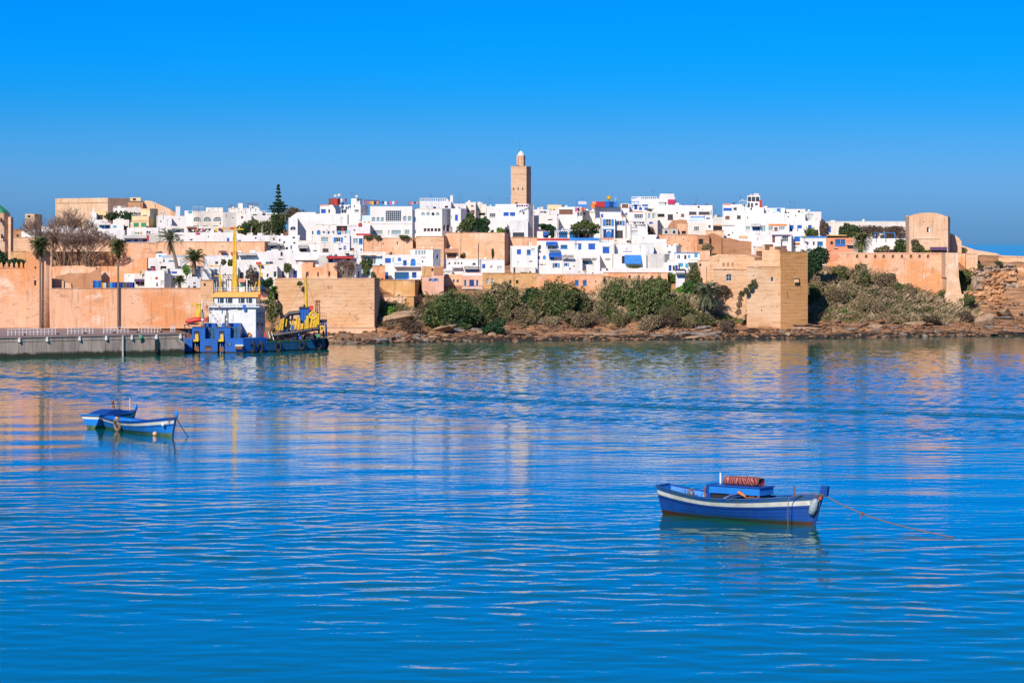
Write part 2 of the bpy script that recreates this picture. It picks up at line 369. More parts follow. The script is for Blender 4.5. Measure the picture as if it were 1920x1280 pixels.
def _prof(k, Y):
    T = LAND[k]
    if Y <= T[0][0]: return T[0][1] - (T[0][0]-Y)*.6
    for (a, za), (b_, zb) in zip(T, T[1:]):
        if Y <= b_: return za + (zb-za)*(Y-a)/(b_-a)
    return T[-1][1]
def base_h(X, Y):
    p = 960 + F*X/Y
    if p <= LK[0]: return _prof(LK[0], Y)
    if p >= LK[-1]: return _prof(LK[-1], Y)
    for a, b_ in zip(LK, LK[1:]):
        if p <= b_:
            t = (p-a)/(b_-a); return _prof(a, Y)*(1-t) + _prof(b_, Y)*t
def land_h(X, Y):
    z = base_h(X, Y); p = 960 + F*X/Y
    if p > 345 and Y < 412 and z > -1.4:
        k = min(1.0, max(0.0, (z+1.5)/1.5))
        n = noise.fractal(Vector((X*.25, Y*.25, 3.0)), 1.0, 2.0, 5)
        cl = .45
        if z < 8 or p > 1800:
            zz = z + n*.5*k
            # bedded rock: treads and risers about 0.55 m apart
            st = .55 + .25*noise.noise(Vector((X*.05, 7.7, 0)))
            zz += .5*noise.noise(Vector((X*.11, Y*.2, 5.5))); f = (zz/st) % 1.0; r = f**4 if f < .9 else f**4
            led = (math.floor(zz/st) + r)*st - .5*noise.noise(Vector((X*.11, Y*.2, 5.5)))*.5
            rock = max(cl if z > 2.0 and p > 1800 else .25, 1.0 if z < 2.1 else max(0, 1-(z-2.1)/1.5)) * (.6+.4*noise.noise(Vector((X*.2, Y*.2, 9))))
            z = zz*(1-rock*.8) + led*rock*.8
            z += rock*.16*noise.fractal(Vector((X*1.3, Y*1.3, 1.0)), 1.0, 2.0, 4)
    return z
def grid_mesh(xs, ys, hf, name):
    nx, ny = len(xs), len(ys)
    V = np.empty((ny, nx, 3), np.float32)
    V[..., 0] = xs[None, :]; V[..., 1] = ys[:, None]
    for j, y in enumerate(ys):
        for i, x in enumerate(xs): V[j, i, 2] = hf(float(x), float(y))
    idx = np.arange(nx*ny).reshape(ny, nx)
    Q = np.stack([idx[:-1,:-1], idx[:-1,1:], idx[1:,1:], idx[1:,:-1]], -1).reshape(-1, 4)
    return np_mesh(name, V.reshape(-1, 3), Q)
m, t, b = newmat('rock_ground')
p1 = noise_n(t, pos(t, (.5,.5,1)), .5, 6, .65)
st = noise_n(t, pos(t, (.12,.12,3.2)), 1.0, 5, .6)
c = mixc(t, ramp2(t, p1, .35, .65), (.42,.22,.11), (.22,.13,.08))
c = mixc(t, ramp2(t, st, .42, .62), c, (.50,.26,.13))
c = mixc(t, ramp2(t, noise_n(t, pos(t, (.25,.25,5)), 1.0, 5, .65), .53, .62), c, (.12,.075,.05))
g = N(t, 'ShaderNodeNewGeometry'); spz = N(t, 'ShaderNodeSeparateXYZ'); t.links.new(g.outputs['Position'], spz.inputs[0])
wz_ = N(t, 'ShaderNodeMath', operation='MULTIPLY_ADD'); t.links.new(p1, wz_.inputs[0]); wz_.inputs[1].default_value = -.5; t.links.new(spz.outputs['Z'], wz_.inputs[2])
c = mixc(t, ramp2(t, wz_.outputs[0], .62, .18), c, (.035,.032,.028))     # tide-washed weed line
wl = noise_n(t, pos(t), 2.5, 5, .7)
bump(t, b, wl, .18); t.links.new(c, b.inputs['Base Color']); b.inputs['Roughness'].default_value = .95; b.inputs['Specular IOR Level'].default_value = .2
MAT['rock_ground'] = m
xs = np.concatenate([np.arange(-75,-45,3.0), np.arange(-45, 86, .3), np.arange(86,120,3.0)]).astype(np.float32)
ys = np.concatenate([np.arange(310,340,1.0), np.arange(340, 410, .32), np.arange(410, 725, 4.0)]).astype(np.float32)
hill = link('hillside', grid_mesh(xs, ys, land_h, 'hillside')); hill.data.materials.append(m); tag(hill, kind='structure')
# sea bed so that nothing floats: the river bottom
mb = MB(); mb.quad((-300,-20,-3.2),(300,-20,-3.2),(300,700,-3.2),(-300,700,-3.2))
paint('silt', (.06,.07,.05), .9); tag(mb.build('riverbed', MAT['silt']), kind='structure')

# ------------------------------------------------------------------ quay on the left
QA, QB = Vector((-62.5, 293.5, 0)), Vector((-38.6, 316.0, 0))       # front edge, left end to right end
qa = at(-40, 674.5, 300.2); QA = Vector((qa.x, qa.y, 0)); qb = at(346, 664, 315.5); QB = Vector((qb.x, qb.y, 0))
qd = (QB-QA).normalized(); qn = Vector((-qd.y, qd.x, 0)); qyaw = math.atan2(qd.y, qd.x)
QL = (QB-QA).length
def qpx(px):            # photo column -> distance along the quay edge
    k = (px-960)/F      # X = k*Y
    return (k*QA.y - QA.x)/(qd.x - k*qd.y)
m, t, b = newmat('quay_concrete')
n1 = noise_n(t, pos(t, (1.2,1.2,.25)), 1.0, 6, .65); c = mixc(t, ramp2(t, n1, .35, .7), (.46,.37,.31), (.24,.20,.18))
c = mixc(t, ramp2(t, noise_n(t, pos(t, (3,3,.15)), 1.0, 4, .6), .55, .7), c, (.42,.30,.22))
g = N(t, 'ShaderNodeNewGeometry'); spz = N(t, 'ShaderNodeSeparateXYZ'); t.links.new(g.outputs['Position'], spz.inputs[0])
wq = N(t, 'ShaderNodeMath', operation='MULTIPLY_ADD'); t.links.new(noise_n(t, pos(t), .8, 5, .65), wq.inputs[0]); wq.inputs[1].default_value = -.9; t.links.new(spz.outputs['Z'], wq.inputs[2])
c = mixc(t, ramp2(t, wq.outputs[0], .35, .0), c, (.028,.036,.02))
t.links.new(c, b.inputs['Base Color']); b.inputs['Roughness'].default_value = .9; bump(t, b, n1, .05); MAT['quay'] = m
plaster('paving', (.36,.25,.23), (.30,.21,.20), big=.6, streak=.1)
QZ = 2.52
quay = link('quay', None); quay.location = QA; quay.rotation_euler.z = qyaw; tag(quay, kind='structure')
mb = MB(); mb.box(-30, QL, .22, 60, -3.5, QZ-.1); mb.build('quay_core', MAT['quay'], quay)
mb = MB(); mb.box(-30, QL+.05, -.06, 60, QZ-.1, QZ); mb.build('paving', MAT['paving'], quay)
mb = MB(); mb.box(-30, QL+.06, -.16, .25, QZ-.16, QZ+.12); mb.build('coping', MAT['paving'], quay)
edges = [-30.0] + [qpx(x) for x in (-30, 10, 35, 61, 87, 116, 148, 172, 198, 229, 246, 270, 292, 320)] + [QL]
for a_, b_ in zip(edges, edges[1:]):
    mb = MB(); mb.box(a_+.025, b_-.025, 0, .25, -3.4, QZ-.62, ); mb.build('panel', MAT['quay'], quay)
    mb = MB(); mb.box(a_+.02, b_-.02, -.05, .25, QZ-.58, QZ-.17); mb.build('beam', MAT['quay'], quay)
for px in (35, 87, 148, 198, 246, 292, 337):
    s = qpx(px); mb = MB(); mb.box(s-.09, s+.09, -.3, -.02, QZ-.62, QZ-.1, (0,0,.1,0)); mb.build('bracket', MAT['white'], quay)
s = qpx(229); mb = MB(); mb.box(s-.06, s+.06, -.26, -.08, -.6, QZ-.1); mb.build('mooring_pile', MAT['wg'], quay)
s = qpx(292); mb = MB(); mb.box(s-.16, s+.16, -.3, -.06, .3, QZ-.7); mb.build('fender', MAT['dark'], quay)
for px in (50, 112, 163, 218, 262, 306):
    s = qpx(px); mb = MB(); mb.lathe([(.12,0),(.10,.16),(.17,.2),(.17,.26),(.05,.3)], (s, .45, QZ), 10)
    tag(mb.build('bollard', MAT['dark'], None), 'squat black mooring bollard on the edge of the quay', 'bollard', 'bollards along the quay edge')
for o in [o for o in COL.objects if o.name.startswith('bollard')]:
    o.matrix_world = Matrix.Translation(QA) @ Matrix.Rotation(qyaw, 4, 'Z')
# railings
rl = [("white railing section at the left end of the quay, cut by the frame", -30, 1.5),
      ("long white railing section on the quay in front of the left palm", 24, 114),
      ("white railing section on the quay between the two tall palms", 137, 184.5),
      ("white railing section on the quay below the right tall palm", 205, 251),
      ("short white railing section on the quay by the green hanging net", 271, 313),
      ("white railing section on the quay next to the moored dredger", 332, 352)]
for lab, a_, b_ in rl:
    sa, sb = qpx(a_)+.9, qpx(b_)+.9 if b_ < 340 else qpx(b_)
    w = sb-sa; g = thing('railing', lab, 'railing', QA + qd*sa + qn*3.2 + Vector((0,0,QZ)), qyaw, 'white railings along the quay')
    n = max(2, round(w/.45))
    for i in range(n+1):
        x = w*i/n; mb = MB(); r_ = .035 if i % 4 == 0 else .022; mb.box(x-r_, x+r_, -.03, .03, 0, .72); mb.build('post', MAT['white'], g)
    for z in (.72, .36): mb = MB(); mb.box(-.05, w+.05, -.035, .035, z, z+.05); mb.build('rail', MAT['white'], g)
mb = MB()
for i in range(5):
    s = qpx(261)+rnd.uniform(-.15,.25); mb.tube([(s,-.2,QZ-.1),(s+.1,-.28,QZ-.4),(s+rnd.uniform(-.2,.3),-.25,QZ-.75)], [.05,.11,.03], 5)
o = mb.build('hanging_net', MAT['green'], None); o.location = QA; o.rotation_euler.z = qyaw
tag(o, 'tangle of green net hanging over the quay edge between two white brackets', 'net')
# ------------------------------------------------------------------ house builder
KIND = {  # kind: (object name, frame, pane, arch)
 'w': ('window','frame','glass',0), 'o': ('opening',None,'dark',0), 'b': ('shutter','blue','blue2',0), 'g': ('window','frame','glass_pale',0),
 'G': ('window','blue2','glass_blue',0), 'a': ('arched_window','frame','glass',1), 'A': ('arched_window','blue2','blue2',1), 'q': ('arched_window','frame','glass_blue',1),
 'W': ('arched_window','frame','glass_pale',1), 'B': ('arched_window','brown','glass_pale',1), 'd': ('door',None,'blue_d',0), 'D': ('door','blue','blue_d',0),
 'v': ('vent',None,'dark',0), 'r': ('shutter','red','red',0), 'n': ('shutter','green','green',0), 'c': ('shutter','cyan','cyan',0),
 's': ('window','frame','glass',0), 'K': ('window','frame','glass',0), 'l': ('window','frame','frame_g',0), 'O': ('arched_opening',None,'dark',1),
 'm': ('shutter','magenta','magenta',0), 'p': ('window','brown','glass',0), 'P': ('arched_opening',None,'brown',1), 'R': ('window','brown','brown',0)}
def wall_panel(mb, W_, z0, z1, holes, tf, rd=.14):
    xs = sorted({0.0, W_} | {min(max(v, 0), W_) for h in holes for v in h[:2]})
    zs = sorted({z0, z1} | {min(max(v, z0), z1) for h in holes for v in h[2:4]})
    for a, b_ in zip(xs, xs[1:]):
        for c, d in zip(zs, zs[1:]):
            cx, cz = (a+b_)/2, (c+d)/2
            if b_-a < 1e-5 or d-c < 1e-5: continue
            if any(h[0] < cx < h[1] and h[2] < cz < h[3] for h in holes): continue
            mb.quad(tf(a,c,0), tf(b_,c,0), tf(b_,d,0), tf(a,d,0))
    for s0, s1, za, zb, arch in holes:
        mb.quad(tf(s0,za,0), tf(s0,zb,0), tf(s0,zb,rd), tf(s0,za,rd))
        mb.quad(tf(s1,zb,0), tf(s1,za,0), tf(s1,za,rd), tf(s1,zb,rd))
        mb.quad(tf(s0,za,0), tf(s0,za,rd), tf(s1,za,rd), tf(s1,za,0))
        if not arch: mb.quad(tf(s1,zb,0), tf(s1,zb,rd), tf(s0,zb,rd), tf(s0,zb,0))
        else:
            r = (s1-s0)/2; hr = min(r*1.1, (zb-za)*.7); cx = (s0+s1)/2; n = 8
            P = [(cx+r*math.cos(PI*k/n), zb-hr+hr*math.sin(PI*k/n)) for k in range(n+1)]
            for k in range(n):
                c0 = (s1, zb) if k < n/2 else (s0, zb)
                mb.poly([tf(*P[k],0), tf(*P[k+1],0), tf(*c0,0)][::-1])
                mb.quad(tf(*P[k],0), tf(*P[k],rd), tf(*P[k+1],rd), tf(*P[k+1],0))
def tbox(mb, tf, s0, s1, z0, z1, d0, d1):
    c = [tf(s0,z0,d0), tf(s1,z0,d0), tf(s1,z0,d1), tf(s0,z0,d1), tf(s0,z1,d0), tf(s1,z1,d0), tf(s1,z1,d1), tf(s0,z1,d1)]
    n = len(mb.v); mb.v += c
    for q in ((0,1,5,4),(1,2,6,5),(2,3,7,6),(3,0,4,7),(4,5,6,7),(3,2,1,0)): mb.f.append(tuple(n+k for k in q))
def hit(px, A, u):      # ray through photo column px meets the line A + s u (plan view) -> s
    k = (px-960)/F
    return (k*A.y - A.x)/(u.x - k*u.y)
def opening(root, tf, k, s0, s1, za, zb, rd=.14):
    name, fr, pn, arch = KIND[k]
    w, h = s1-s0, zb-za
    if fr is None:
        mb = MB(); tbox(mb, tf, s0-.01, s1+.01, za-.01, zb+.01, rd, rd+.04); mb.build(name, MAT[pn], root); return
    if name == 'shutter':
        mb = MB(); n = 2 if w > .45 else 1
        for i in range(n):
            a, b_ = s0+w*i/n+.01, s0+w*(i+1)/n-.01; tbox(mb, tf, a, b_, za+.01, zb-.01, .03, .08)
            ns = max(2, int(h/.14))
            for j in range(ns): tbox(mb, tf, a+.04, b_-.04, za+h*(j+.3)/ns, za+h*(j+.75)/ns, .0, .035)
        mb.build(name, MAT[fr], root); 
        mb = MB(); tbox(mb, tf, s0-.01, s1+.01, za-.01, zb+.01, rd, rd+.03); mb.build('opening', MAT['dark'], root); return
    if k == 's':
        q = w*.24
        for a, b_ in ((s0, s0+q), (s1-q, s1)):
            mb = MB(); tbox(mb, tf, a, b_-.02, za, zb, -.05, -.005)
            for j in range(5): tbox(mb, tf, a+.03, b_-.05, za+h*(j+.25)/5, za+h*(j+.75)/5, -.075, -.05)
            mb.build('shutter', MAT['blue2'], root)
        s0, s1 = s0+q, s1-q; w = s1-s0
    bar = min(.06, w*.12)
    mb = MB()
    for a, b_, c, d in ((s0,s0+bar,za,zb),(s1-bar,s1,za,zb),(s0+bar,s1-bar,za,za+bar),(s0+bar,s1-bar,zb-bar,zb)):
        tbox(mb, tf, a, b_, c, d, rd-.07, rd-.005)
    nm = max(1, round(w/(.32 if k in 'KgGP' else .45))) ; nz = max(1, round(h/(.34 if k in 'K' else .7)))
    for i in range(1, nm): x = s0+w*i/nm; tbox(mb, tf, x-.018, x+.018, za+bar, zb-bar, rd-.06, rd-.008)
    for i in range(1, nz): z = za+h*i/nz; tbox(mb, tf, s0+bar, s1-bar, z-.018, z+.018, rd-.055, rd-.006)
    if name == 'window' and w > .5: tbox(mb, tf, s0-.05, s1+.05, za-.07, za-.003, -.06, .03)
    f = mb.build(name, MAT[fr], root)
    mb = MB(); tbox(mb, tf, s0-.01, s1+.01, za-.01, zb+.01, rd, rd+.03); mb.build('pane', MAT[pn], f)
def parse(s):
    out = []
    for it in s.split(';'):
        it = it.strip()
        if not it: continue
        k, r = it.split(':'); v = r.split(',')
        out.append((k.strip(), [float(q) if q.strip().lstrip('-').replace('.','',1).isdigit() else q.strip() for q in v]))
    return out
hr = random.Random(11)
def H(label, x0, x1, yt, yb, D, mat='w1', w='', sx=None, dep=6.5, x='', ext=2.5, name='house', cat='house', par=.28, group='white houses of the hillside town', turn=None, smat=None, rd=.14, ang=28):
    yaw0 = -math.atan(((x0+x1)/2-960)/F)
    if sx is None: phi = yaw0 + R(hr.uniform(-2.5, 2.5) if turn is None else turn)
    elif sx > x1: phi = yaw0 - R(ang)
    else: phi = yaw0 + R(ang)
    u = Vector((math.cos(phi), math.sin(phi), 0)); v = Vector((-u.y, u.x, 0))
    if sx is not None and sx < x0:
        A = Vector((wx(x0, D), D, 0)); W_ = hit(x1, A, u); dep = max(1.5, min(14, hit(sx, A, v)))
    else:
        B = Vector((wx(x1, D), D, 0)); W_ = -hit(x0, B, u); A = B - u*W_
        if sx is not None: dep = max(1.5, min(14, hit(sx, B, v)))
    zr = EYE-(yb-HZ)*D/F - ext; zt = EYE-(yt-HZ)*D/F - zr
    A.z = zr
    root = thing(name, label, cat, A, phi, group)
    fz = lambda py, Y: EYE-(py-HZ)*Y/F - zr
    def face(px):       # -> (side?, s, Y)
        if sx is not None and sx > x1 and px > x1: P = A+u*W_; return 1, hit(px, P, v), P
        if sx is not None and sx < x0 and px < x0: return 2, hit(px, A, v), A
        return 0, hit(px, A, u), A
    tfF = lambda s, z, d: (s, d, z)
    tfR = lambda s, z, d: (W_-d, s, z)
    tfL = lambda s, z, d: (d, s, z)
    H0, H1, H2 = [], [], []; jobs = []
    for k, r in parse(w):
        f0, s0, P0 = face(min(r[0], r[2])+1e-6); f1, s1, P1 = face(max(r[0], r[2])-1e-6)
        if f0 != f1: f0 = f1
        vec = u if f0 == 0 else v
        Y = (P0 + vec*((s0+s1)/2)).y
        a, b_ = sorted((s0, s1)); za, zb = fz(max(r[1], r[3]), Y), fz(min(r[1], r[3]), Y)
        L = W_ if f0 == 0 else dep
        a, b_ = max(a, .03), min(b_, L-.03); zb = min(zb, zt-.04)
        if b_-a < .08 or zb-za < .05: continue
        arch = KIND[k][3]
        hs = (a, b_, za, zb, arch)
        if k == 's': q = (b_-a)*.24; hs = (a+q, b_-q, za, zb, 0)
        (H0, H1, H2)[f0].append(hs); jobs.append((k, f0, a, b_, za, zb))
    mb = MB(); top = zt
    wall_panel(mb, W_, 0, top, H0, tfF, rd)
    wall_panel(mb, dep, 0, top, H1, tfR, rd); wall_panel(mb, dep, 0, top, H2, tfL, rd)
    mb.quad((0,dep,0),(0,dep,top),(W_,dep,top),(W_,dep,0))
    t_ = .18
    if par:
        for q in (((0,0),(W_,0),(W_-t_,t_),(t_,t_)), ((W_,0),(W_,dep),(W_-t_,dep-t_),(W_-t_,t_)), ((W_,dep),(0,dep),(t_,dep-t_),(W_-t_,dep-t_)), ((0,dep),(0,0),(t_,t_),(t_,dep-t_))):
            mb.poly([(a,b_,top) for a,b_ in q])
        for q in (((t_,t_),(W_-t_,t_)), ((W_-t_,t_),(W_-t_,dep-t_)), ((W_-t_,dep-t_),(t_,dep-t_)), ((t_,dep-t_),(t_,t_))):
            (a,b_),(c,d) = q; mb.quad((a,b_,top),(c,d,top),(c,d,top-par-.02),(a,b_,top-par-.02))
    mb.build('wall', MAT[mat], root)
    mb = MB(); e = t_ if par else 0
    zz = top-par if par else top
    mb.box(e, W_-e, e, dep-e, zz-.12, zz+(0 if par else .02)); mb.build('roof', MAT[smat or ('wg' if mat[0] == 'w' else mat)], root)
    for k, f0, a, b_, za, zb in jobs: opening(root, (tfF, tfR, tfL)[f0], k, a, b_, za, zb, rd)
    if cat == 'house' and mat[0] == 'w' and W_ > 1.6:
        taken = [(j[2], j[3], j[4], j[5]) for j in jobs if j[1] == 0]
        for q in range(hr.choice((1, 2, 2, 3))):
            s = hr.uniform(.3, W_-.5); d_ = hr.uniform(.5, max(.6, dep-1)); mb = MB(); r_ = hr.random()
            if r_ < .3: mb.box(s, s+hr.uniform(.3,.9), d_, d_+.6, zz, top+hr.uniform(.12,.5)); mb.build('roof_box', MAT[hr.choice(('w2','w3','wg','w1'))], root)
            elif r_ < .5: mb.lathe([(.22,0),(.24,.1),(.24,.5),(.12,.6)], (s, d_, zz), 10); mb.build('water_tank', MAT[hr.choice(('white','blue_d','greyd'))], root)
            elif r_ < .8:
                h_ = hr.uniform(.8,1.7); mb.tube([(s,d_,zz),(s,d_,top+h_)], .018, 4)
                for e_ in range(3): mb.tube([(s-.22+.04*e_,d_,top+h_*.97-e_*.1),(s+.22-.04*e_,d_,top+h_*.97-e_*.1)], .01, 3)
                mb.build('aerial', MAT['greyd'], root)
            else:
                mb.lathe([(.02,0),(.14,.03),(.22,.1)], (0,0,0), 10); o_ = mb.build('dish', MAT['w3'], root); o_.location = (s, d_, top+.15); o_.rotation_euler = (R(60), 0, R(-25))
        for q in range(hr.choice((0, 1, 1, 2))):
            s = hr.uniform(.15, W_-.4); z_ = hr.uniform(max(0, zt-(yb-yt)*D/F*.9), zt-.35); w_ = hr.uniform(.1,.28); h_ = hr.uniform(.08,.3)
            if any(a-.15 < s+w_ and s < b_+.15 and c_-.15 < z_+h_ and z_ < d_+.15 for a, b_, c_, d_ in taken): continue
            mb = MB(); tbox(mb, tfF, s, s+w_, z_, z_+h_, -.04 if q else -.012, .01); mb.build('wall_vent', MAT[hr.choice(('wg','greyd','dark','brown','frame_g'))], root)
        if hr.random() < .35: s = hr.choice((.08, W_-.12)); mb = MB(); tbox(mb, tfF, s, s+.05, 0, zt-.15, -.05, -.004); mb.build('downpipe', MAT[hr.choice(('w3','wg','grey'))], root)
    for k, r in parse(x):
        f0, s0, P0 = face(r[0]+1e-6); f1, s1, P1 = face(r[2]-1e-6)
        if f1 != f0: f0 = f1
        vec = u if f0 == 0 else v; Y = (P1+vec*((s0+s1)/2)).y
        a, b_ = sorted((s0, s1)); za, zb = fz(r[3], Y), fz(r[1], Y); tf = (tfF, tfR, tfL)[f0]
        mt = MAT[r[4]] if len(r) > 4 else MAT[mat]; mb = MB()
        if k == 'aw':
            pts = [tf(a,zb,0), tf(b_,zb,0), tf(b_,za+.1,-.75), tf(a,za+.1,-.75)]
            mb.poly(pts); mb.quad(tf(a,za+.1,-.75), tf(b_,za+.1,-.75), tf(b_,za-.06,-.76), tf(a,za-.06,-.76))
            mb.poly([tf(a,zb,0), tf(a,za+.1,-.75), tf(a,za+.1,0)]); mb.poly([tf(b_,zb,0), tf(b_,za+.1,-.75), tf(b_,za+.1,0)])
            mb.build('awning', mt, root)
        elif k == 'bd': tbox(mb, tf, a, b_, za, zb, -.05, .02 if zb < top-.3 else .1); mb.build('band', mt, root)
        elif k == 'ba':   # balcony: slab and open railing
            tbox(mb, tf, a, b_, za-.1, za, -.8, -.002); mb.build('balcony', MAT['w3'], root)
            mb = MB(); n = max(2, int((b_-a)/.22))
            for i in range(n+1):
                s = a+.03+(b_-a-.06)*i/n; tbox(mb, tf, s-.018, s+.018, za, zb, -.78, -.74)
            tbox(mb, tf, a, b_, zb, zb+.05, -.79, -.73); mb.build('railing', mt, root)
        elif k == 'rl':   # open railing standing on the roof edge
            n = max(2, int((b_-a)/.3))
            for i in range(n+1):
                s = a+.03+(b_-a-.06)*i/n; tbox(mb, tf, s-.02, s+.02, za, zb, .04, .08)
            tbox(mb, tf, a, b_, zb-.05, zb, .03, .09); mb.build('railing', mt, root)
        elif k == 'bl':   # balustrade
            n = max(2, int((b_-a)/.34)); tbox(mb, tf, a, b_, zb-.1, zb, .0, .2)
            for i in range(n+1):
                s = a+.06+(b_-a-.12)*i/n; tbox(mb, tf, s-.06, s+.06, za, zb-.1, .04, .16)
            mb.build('balustrade', mt, root)
        elif k == 'ch':
            tbox(mb, tf, a, b_, za-.4, zb-.12, .8, .8+(b_-a)); tbox(mb, tf, a-.06, b_+.06, zb-.12, zb, .74, .86+(b_-a)); mb.build('chimney', mt, root)
        elif k == 'bx': tbox(mb, tf, a, b_, za-.3, zb, 1.2, min(4.2, dep-.4)); mb.build('roof_room', mt, root)
        elif k == 'bf': tbox(mb, tf, a, b_, za, zb, -.7, .02); mb.build('bay', mt, root)
        elif k == 'pg':
            for s in (a+.05, (a+b_)/2, b_-.05):
                for d in (-.9, 0.3): tbox(mb, tf, s-.045, s+.045, za, zb, d, d+.09)
            mb2 = MB(); n = max(3, int((b_-a)/.3))
            for i in range(n+1):
                s = a+(b_-a)*i/n; tbox(mb2, tf, s-.03, s+.03, zb+.07, zb+.13, -1.05, .5)
            for d in (-.9, .3): tbox(mb2, tf, a-.05, b_+.05, zb, zb+.068, d, d+.09)
            mb.build('pergola_post', mt, root); mb2.build('pergola_roof', mt, root)
        elif k == 'sl':   # pitched lean-to slab roof above wall
            c = [tf(a-.1,za,-.25), tf(b_+.1,za,-.25), tf(b_+.1,zb,dep*.5), tf(a-.1,zb,dep*.5)]
            mb.poly(c); mb.poly([(q[0],q[1],q[2]-.12) for q in c][::-1])
            mb.quad(c[0], c[1], (c[1][0],c[1][1],c[1][2]-.12), (c[0][0],c[0][1],c[0][2]-.12)); mb.build('pitched_roof', mt, root)
        elif k == 'py':   # low pyramid roof
            cx = (a+b_)/2; hd = (b_-a)/2
            B4 = [tf(a,za,-.15), tf(b_,za,-.15), tf(b_,za,-.15+2*hd), tf(a,za,-.15+2*hd)]; tp = tf(cx, zb, -.15+hd)
            for i in range(4): mb.poly([B4[i], B4[(i+1)%4], tp])
            mb.poly(B4[::-1]); mb.build('pyramid_roof', mt, root)
    return root
WALLG = 'terracotta ramparts and garden walls'
def PW(label, prof, D, mat, yb, thick=1.2, D2=None, name='rampart', cat='wall', ext=1.5, cope=None, group=None, rough=0.0):
    """wall with an outline: prof = [(px,py)...] of its top edge, left to right; distance D at the left end, D2 at the right"""
    D2 = D2 or D; p0, p1 = prof[0][0], prof[-1][0]
    pts = []
    P = []
    for i, (px, py) in enumerate(prof):
        P.append((px, py))
        if rough and i < len(prof)-1:
            q = prof[i+1]; n = int(abs(q[0]-px)/3)
            for j in range(1, n): tt = j/n; P.append((px+(q[0]-px)*tt, py+(q[1]-py)*tt+hr.uniform(-rough, rough)))
    for px, py in P:
        D_ = D+(D2-D)*(px-p0)/max(1e-6, (p1-p0)); pts.append((wx(px, D_), D_, wz(py, D_), wz(yb, D_)-ext))
    o = Vector((pts[0][0], pts[0][1], pts[0][3])); e = Vector((pts[-1][0]-pts[0][0], pts[-1][1]-pts[0][1], 0)).normalized(); n = Vector((-e.y, e.x, 0))*thick
    mb = MB()
    L = [(x-o.x, y-o.y, z-o.z, zb-o.z) for x, y, z, zb in pts]
    for (x, y, z, zb), (x2, y2, z2, zb2) in zip(L, L[1:]):
        mb.quad((x,y,zb),(x2,y2,zb2),(x2,y2,z2),(x,y,z))
        mb.quad((x,y,z),(x2,y2,z2),(x2+n.x,y2+n.y,z2),(x+n.x,y+n.y,z))
        mb.quad((x+n.x,y+n.y,z),(x2+n.x,y2+n.y,z2),(x2+n.x,y2+n.y,zb2),(x+n.x,y+n.y,zb))
    for (x, y, z, zb), s in ((L[0], 1), (L[-1], -1)):
        q = [(x,y,zb),(x,y,z),(x+n.x,y+n.y,z),(x+n.x,y+n.y,zb)]; mb.poly(q if s > 0 else q[::-1])
    if cope:
        root = thing(name, label, cat, o, 0, group); mb.build('wall', MAT[mat], root)
        c = MB(); nn = n.normalized()
        for (x, y, z, zb), (x2, y2, z2, zb2) in zip(L, L[1:]):
            a, b_ = Vector((x,y,z+.003))-nn*.08, Vector((x2,y2,z2+.003))-nn*.08; a2, b2 = Vector((x,y,z+.003))+nn*(thick+.06), Vector((x2,y2,z2+.003))+nn*(thick+.06)
            h = Vector((0,0,.16)); c.quad(a,b_,b_+h,a+h); c.quad(a+h,b_+h,b2+h,a2+h); c.quad(a2+h,b2+h,b2,a2); c.quad(a,a2,b2,b_)
        c.build('coping', MAT[cope], root); return root
    ob = mb.build(name, MAT[mat], None, loc=o); tag(ob, label, cat, group); return ob
# ------------------------------------------------------------------ left: kasbah tower, ramparts, promenade wall
def wall(label, x0, x1, yt, yb, D, mat, **k):
    k.setdefault('name', 'rampart'); k.setdefault('cat', 'wall'); k.setdefault('par', 0); k.setdefault('group', WALLG); k.setdefault('dep', 2.0); k.setdefault('turn', 0); k.setdefault('ang', 9)
    return H(label, x0, x1, yt, yb, D, mat, **k)
r = wall('pale pink rampart with pointed merlons at the far left of the quay', -60, 56, 502, 614, 335.5, 'terra', ext=.1, w='')
z0 = wz(502, 335.5)-wz(614, 335.5)+.1
for i, px in enumerate((-54,-45,-36,-27,-18,-9, 1, 11, 20, 29, 38, 46)):
    s = (px+60)*335.5/F; mb = MB(); mb.box(s-.16, s+.16, .05, .6, z0-.01, z0+.42); n = len(mb.v)
    mb.v += [(s-.16,.05,z0+.42),(s+.16,.05,z0+.42),(s+.16,.6,z0+.42),(s-.16,.6,z0+.42),(s,.3,z0+.75)]
    for q in ((0,1,4),(1,2,4),(2,3,4),(3,0,4)): mb.f.append(tuple(n+k for k in q))
    mb.build('merlon', MAT['terra'], r)
wall('tall square pink tower with two small openings behind the left palm', 49, 97, 471, 614, 334.6, 'terra', dep=3.2, sx=None, name='tower', cat='tower', ext=.1,
     w='o:65,500,68,504;O:64,525,68,535;v:63,519,64.5,521', x='bd:49,471,97,473,terra_pale')
mb = MB(); p = at(95.5, 614, 334.3); mb.lathe([(.9,0),(.8,9.4),(.78,9.6)], (0,0,0), 20)
o = mb.build('half_round_buttress', MAT['terra_pale'], None, smooth=True, loc=(wx(84,335), 335.1, 2.4)); tag(o, 'rounded pink buttress at the corner of the square tower on the quay', 'buttress')
mb = MB(); mb.tube([(0,0,0),(0,0,10.0)], .09, 8); o = mb.build('drain_pipe', MAT['pink'], None, loc=(wx(95,333.5), 333.9, 2.45)); tag(o, 'long pink pipe running up the right edge of the square tower', 'pipe')
wall('long orange promenade wall under the blue market tarps', 97, 376, 540, 614, 336, 'terra', ext=.1, w='v:118,563,119,564.5;v:146,570,147,572', x='')
PW('low sloping wall top left of the promenade wall, beside the tower', [(97,522),(112,524),(133,532),(134,540)], 336.8, 'terra_pale', 545, 1.0, group=WALLG)
